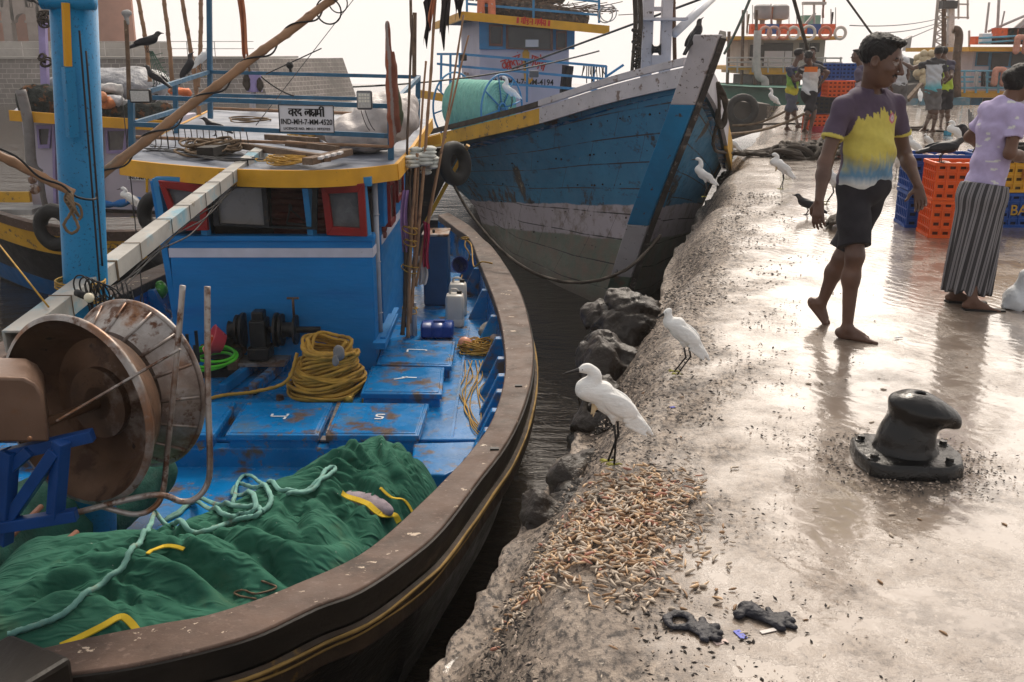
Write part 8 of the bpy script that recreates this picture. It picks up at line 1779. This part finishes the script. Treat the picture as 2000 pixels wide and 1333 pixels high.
for a, b, c_, lb in (((1440, 245), (1530, 242), (1600, 244), 'thin line lying along the far quay to the crates'), ((1770, 253), (1830, 256), (1900, 263), 'dark line lying by the feet of the men at right'), ((1770, 250), (1800, 248), (1806, 240), 'short dark rope running to the foot of the man in teal')):
    MB().tube(spline([W(*a, z=.02), W(*b, z=.02), W(*c_, z=.02)], 8), .025, 6).build('line', DROPE, smooth=True, tag_=(lb, 'rope'))
# heap of shrimp shells: countless
SH = [M('shell orange', (.62, .42, .25), .4, .25, 20, bump=.2), M('shell pale', (.50, .41, .32), .4, .2, 20, bump=.2), M('shell brown', (.30, .18, .10), .5, .3, 20, bump=.2), M('shell pink', (.42, .19, .13), .4, .2, 20, bump=.2)]
def zq(x, Y):
    d = x-edge(Y); sl = sm((.42-d)/.5); return -.42*sl**1.6
def shrimp(m, p, L, r_, yaw, mi, pitch=0):
    d = V(math.cos(yaw), math.sin(yaw), pitch); n = V(-d.y, d.x, 0); k = (rng.rand()-.5)*.9; pts = [p+d*(L*(t-.5))+n*(k*L*(t-.5)**2)+V(0, 0, .0) for t in (0, .22, .5, .78, 1)]
    m.tube(pts, [r_*.35, r_*.95, r_*1.0, r_*.75, r_*.2], 6, m=mi)
def cam_area(pxpy):
    P = [(W(x, y, z=0).x, W(x, y, z=0).y) for x, y in pxpy]; return P
heap_poly = cam_area([(1010, 1090), (1060, 1020), (1120, 965), (1190, 925), (1290, 925), (1340, 960), (1330, 1030), (1290, 1080), (1280, 1150), (1230, 1168), (1180, 1120), (1120, 1110), (1070, 1115), (1030, 1118)])
hp_ = np.array(heap_poly); m = MB(); cnt = 0
while cnt < 2000:
    c = hp_.min(0)-.08+rng.rand(400, 2)*(np.ptp(hp_, axis=0)+.16); dd_ = poly_sd(c, heap_poly)
    for (x, y), s_ in zip(c, dd_):
        if rng.rand() < math.exp(min(0, s_)/.08)*(.35+.65*min(1, max(0, s_)/.1)) and cnt < 2000:
            f_ = min(1, max(0, s_)/.12); shrimp(m, V(x, y, zq(x, y)+.006+.028*f_*rng.rand()), .020+.030*rng.rand()**1.3, .0028+.0034*rng.rand(), rng.rand()*6.28, int(rng.choice(4, p=[.20, .52, .22, .06])), (rng.rand()-.5)*.7); cnt += 1
m.build('shrimp_shells', SH, smooth=True, tag_=('heap of orange and pale shrimp shells at the quay edge', 'shells', None, 'stuff'))
m = MB()
for i in range(170):
    d = .1+abs(rng.normal())*1.2+.3*rng.rand(); Y = 2.0+9*rng.rand()**1.6; x = edge(Y)+d; big = rng.rand()
    if Y < 5 or big < .4: shrimp(m, V(x, Y, zq(x, Y)+.004), .014+.022*big, .0022+.0030*big, rng.rand()*6.28, int(rng.choice(3)), 0)
m.build('scattered_shells', SH[1:3]+[SH[1]], smooth=True, tag_=('loose shells and scraps scattered over the wet concrete', 'shells', None, 'stuff'))
# dark grit and weed: countless flakes
m = MB()
for i in range(15000):
    Y = 1.9+10*rng.rand()**1.8; q_ = rng.rand(); d = .0+abs(rng.normal())*(.55 if q_ < .75 else 2.0); x = edge(Y)+d
    if mn.noise(V(x*2.6, Y*2.6, 4)) < -.05+(.30 if d > 1.1 else 0)-.2*max(0, 1-d): continue
    s_ = (.002+.0065*rng.rand()**2)*(1+.09*Y)*(1 if d < 1 else .75); a = rng.rand()*6.28; p = V(x, Y, zq(x, Y)+.012 if d < .6 else .006); u = V(math.cos(a), math.sin(a), .25*rng.normal())*s_*1.3; v = V(-math.sin(a), math.cos(a), .25*rng.normal())*s_*.55
    m.add([p+u, p+v, p-u, p-v, p+V(0, 0, s_*.5)], [(0, 1, 4), (1, 2, 4), (2, 3, 4), (3, 0, 4)], 0 if rng.rand() < .78 else 1)
m.build('grit', [M('dark grit', (.035, .028, .024), .5, .4, 30, bump=.3), M('pale grit', (.50, .40, .32), .5, .2, 30, bump=.2)], smooth=False, tag_=('dark grit and weed scattered along the quay', 'grit', None, 'stuff'))
m = MB()
for i in range(1500):
    a = rng.rand()*6.28; r_ = .20+abs(rng.normal())*.09+.02; x, Y = bc_.x+math.cos(a)*r_*1.05, bc_.y+math.sin(a)*r_*.9; s_ = .002+.006*rng.rand()**2; b = rng.rand()*6.28; p = V(x, Y, .005); u = V(math.cos(b), math.sin(b), .2*rng.normal())*s_*1.4; v = V(-math.sin(b), math.cos(b), .2*rng.normal())*s_*.6
    m.add([p+u, p+v, p-u, p-v, p+V(0, 0, s_*.6)], [(0, 1, 4), (1, 2, 4), (2, 3, 4), (3, 0, 4)], 0 if rng.rand() < .6 else 1)
m.build('grit', [MATS['dark grit'], MATS['pale grit']], tag_=('ring of grit and scales round the bollard base', 'grit', None, 'stuff'))
# discarded gloves
GLV = M('black wet glove', (.018, .018, .026), .42, .4, 20, layers=((30, .66, .7, (.12, .10, .09)),), bump=.8, bs=70, bd=.006)
def glove(px, py, yaw, lab, ring):
    c = W(px, py, z=.012); Q = Matrix.Rotation(yaw, 3, 'Z'); P = lambda x, y, z=0: c+Q@V(x, y, z); pr = [ell(P(0, 0, .004), (.038, .034, .014), Q=Q, k=.01)]
    for i, (a, L) in enumerate(((-.8, .022), (-.25, .034), (.3, .026), (.9, .018))): b = P(.03*math.cos(a), .03*math.sin(a)); e = P((.03+L)*math.cos(a), (.03+L)*math.sin(a), .002); pr += [cap(b, e, .016, .014, k=.006)]
    pr += [cap(P(0, .02), P(-.02, .05), .014, .012, k=.008)]
    if ring: pr += [cap(P(-.07+.035*math.cos(t), .0+.04*math.sin(t), .004), P(-.07+.035*math.cos(t+.5), .0+.04*math.sin(t+.5), .004), .012, .012, k=.006) for t in np.arange(0, 6.2, .5)]
    else: pr += [cap(P(-.03, 0, .004), P(-.075, .02, .006), .022, .030, k=.01), cap(P(-.06, .04, .006), P(-.09, -.02, .004), .016, .018, k=.012)]
    sdf_obj('glove', pr, .004, GLV, disp=lambda P_: .0065*fbm(P_, 17, 3, 3+yaw)-.004*np.abs(fbm(P_, 30, 2, 9)), tag_=(lab, 'glove', 'discarded black gloves')).scale.z = .7
glove(1368, 1228, R(-40), 'black glove with a looped cuff in a puddle', True); glove(1508, 1208, R(-25), 'black glove with shells stuck to its ruffled cuff', False)
for px, py, w_, d_, col, lab in ((1446, 1240, .022, .045, (.10, .12, .50), 'small blue and white wrapper near the gloves'), (1500, 1233, .05, .016, (.6, .55, .52), 'white paper strip by the glove fingers'), (1408, 1255, .04, .02, (.55, .42, .38), 'pale pink paper scrap under the looped glove'), (1313, 796, .028, .018, (.02, .03, .30), 'tiny dark blue bottle cap between egrets'), (1755, 660, .06, .012, (.03, .06, .10), 'thin dark blue strip in front of the bare feet'), (1852, 264, .16, .09, (.05, .30, .45), 'small blue can lying by the far egret')):
    p = W(px, py, z=.004); MB().box(p+V(0, 0, .001 if px != 1852 else .04), (w_, d_, .002 if px != 1852 else .08), rot=R(20)).build('litter', M('litter %d' % px, col, .5, .2, 40), bevel=.001, tag_=(lab, 'litter'))
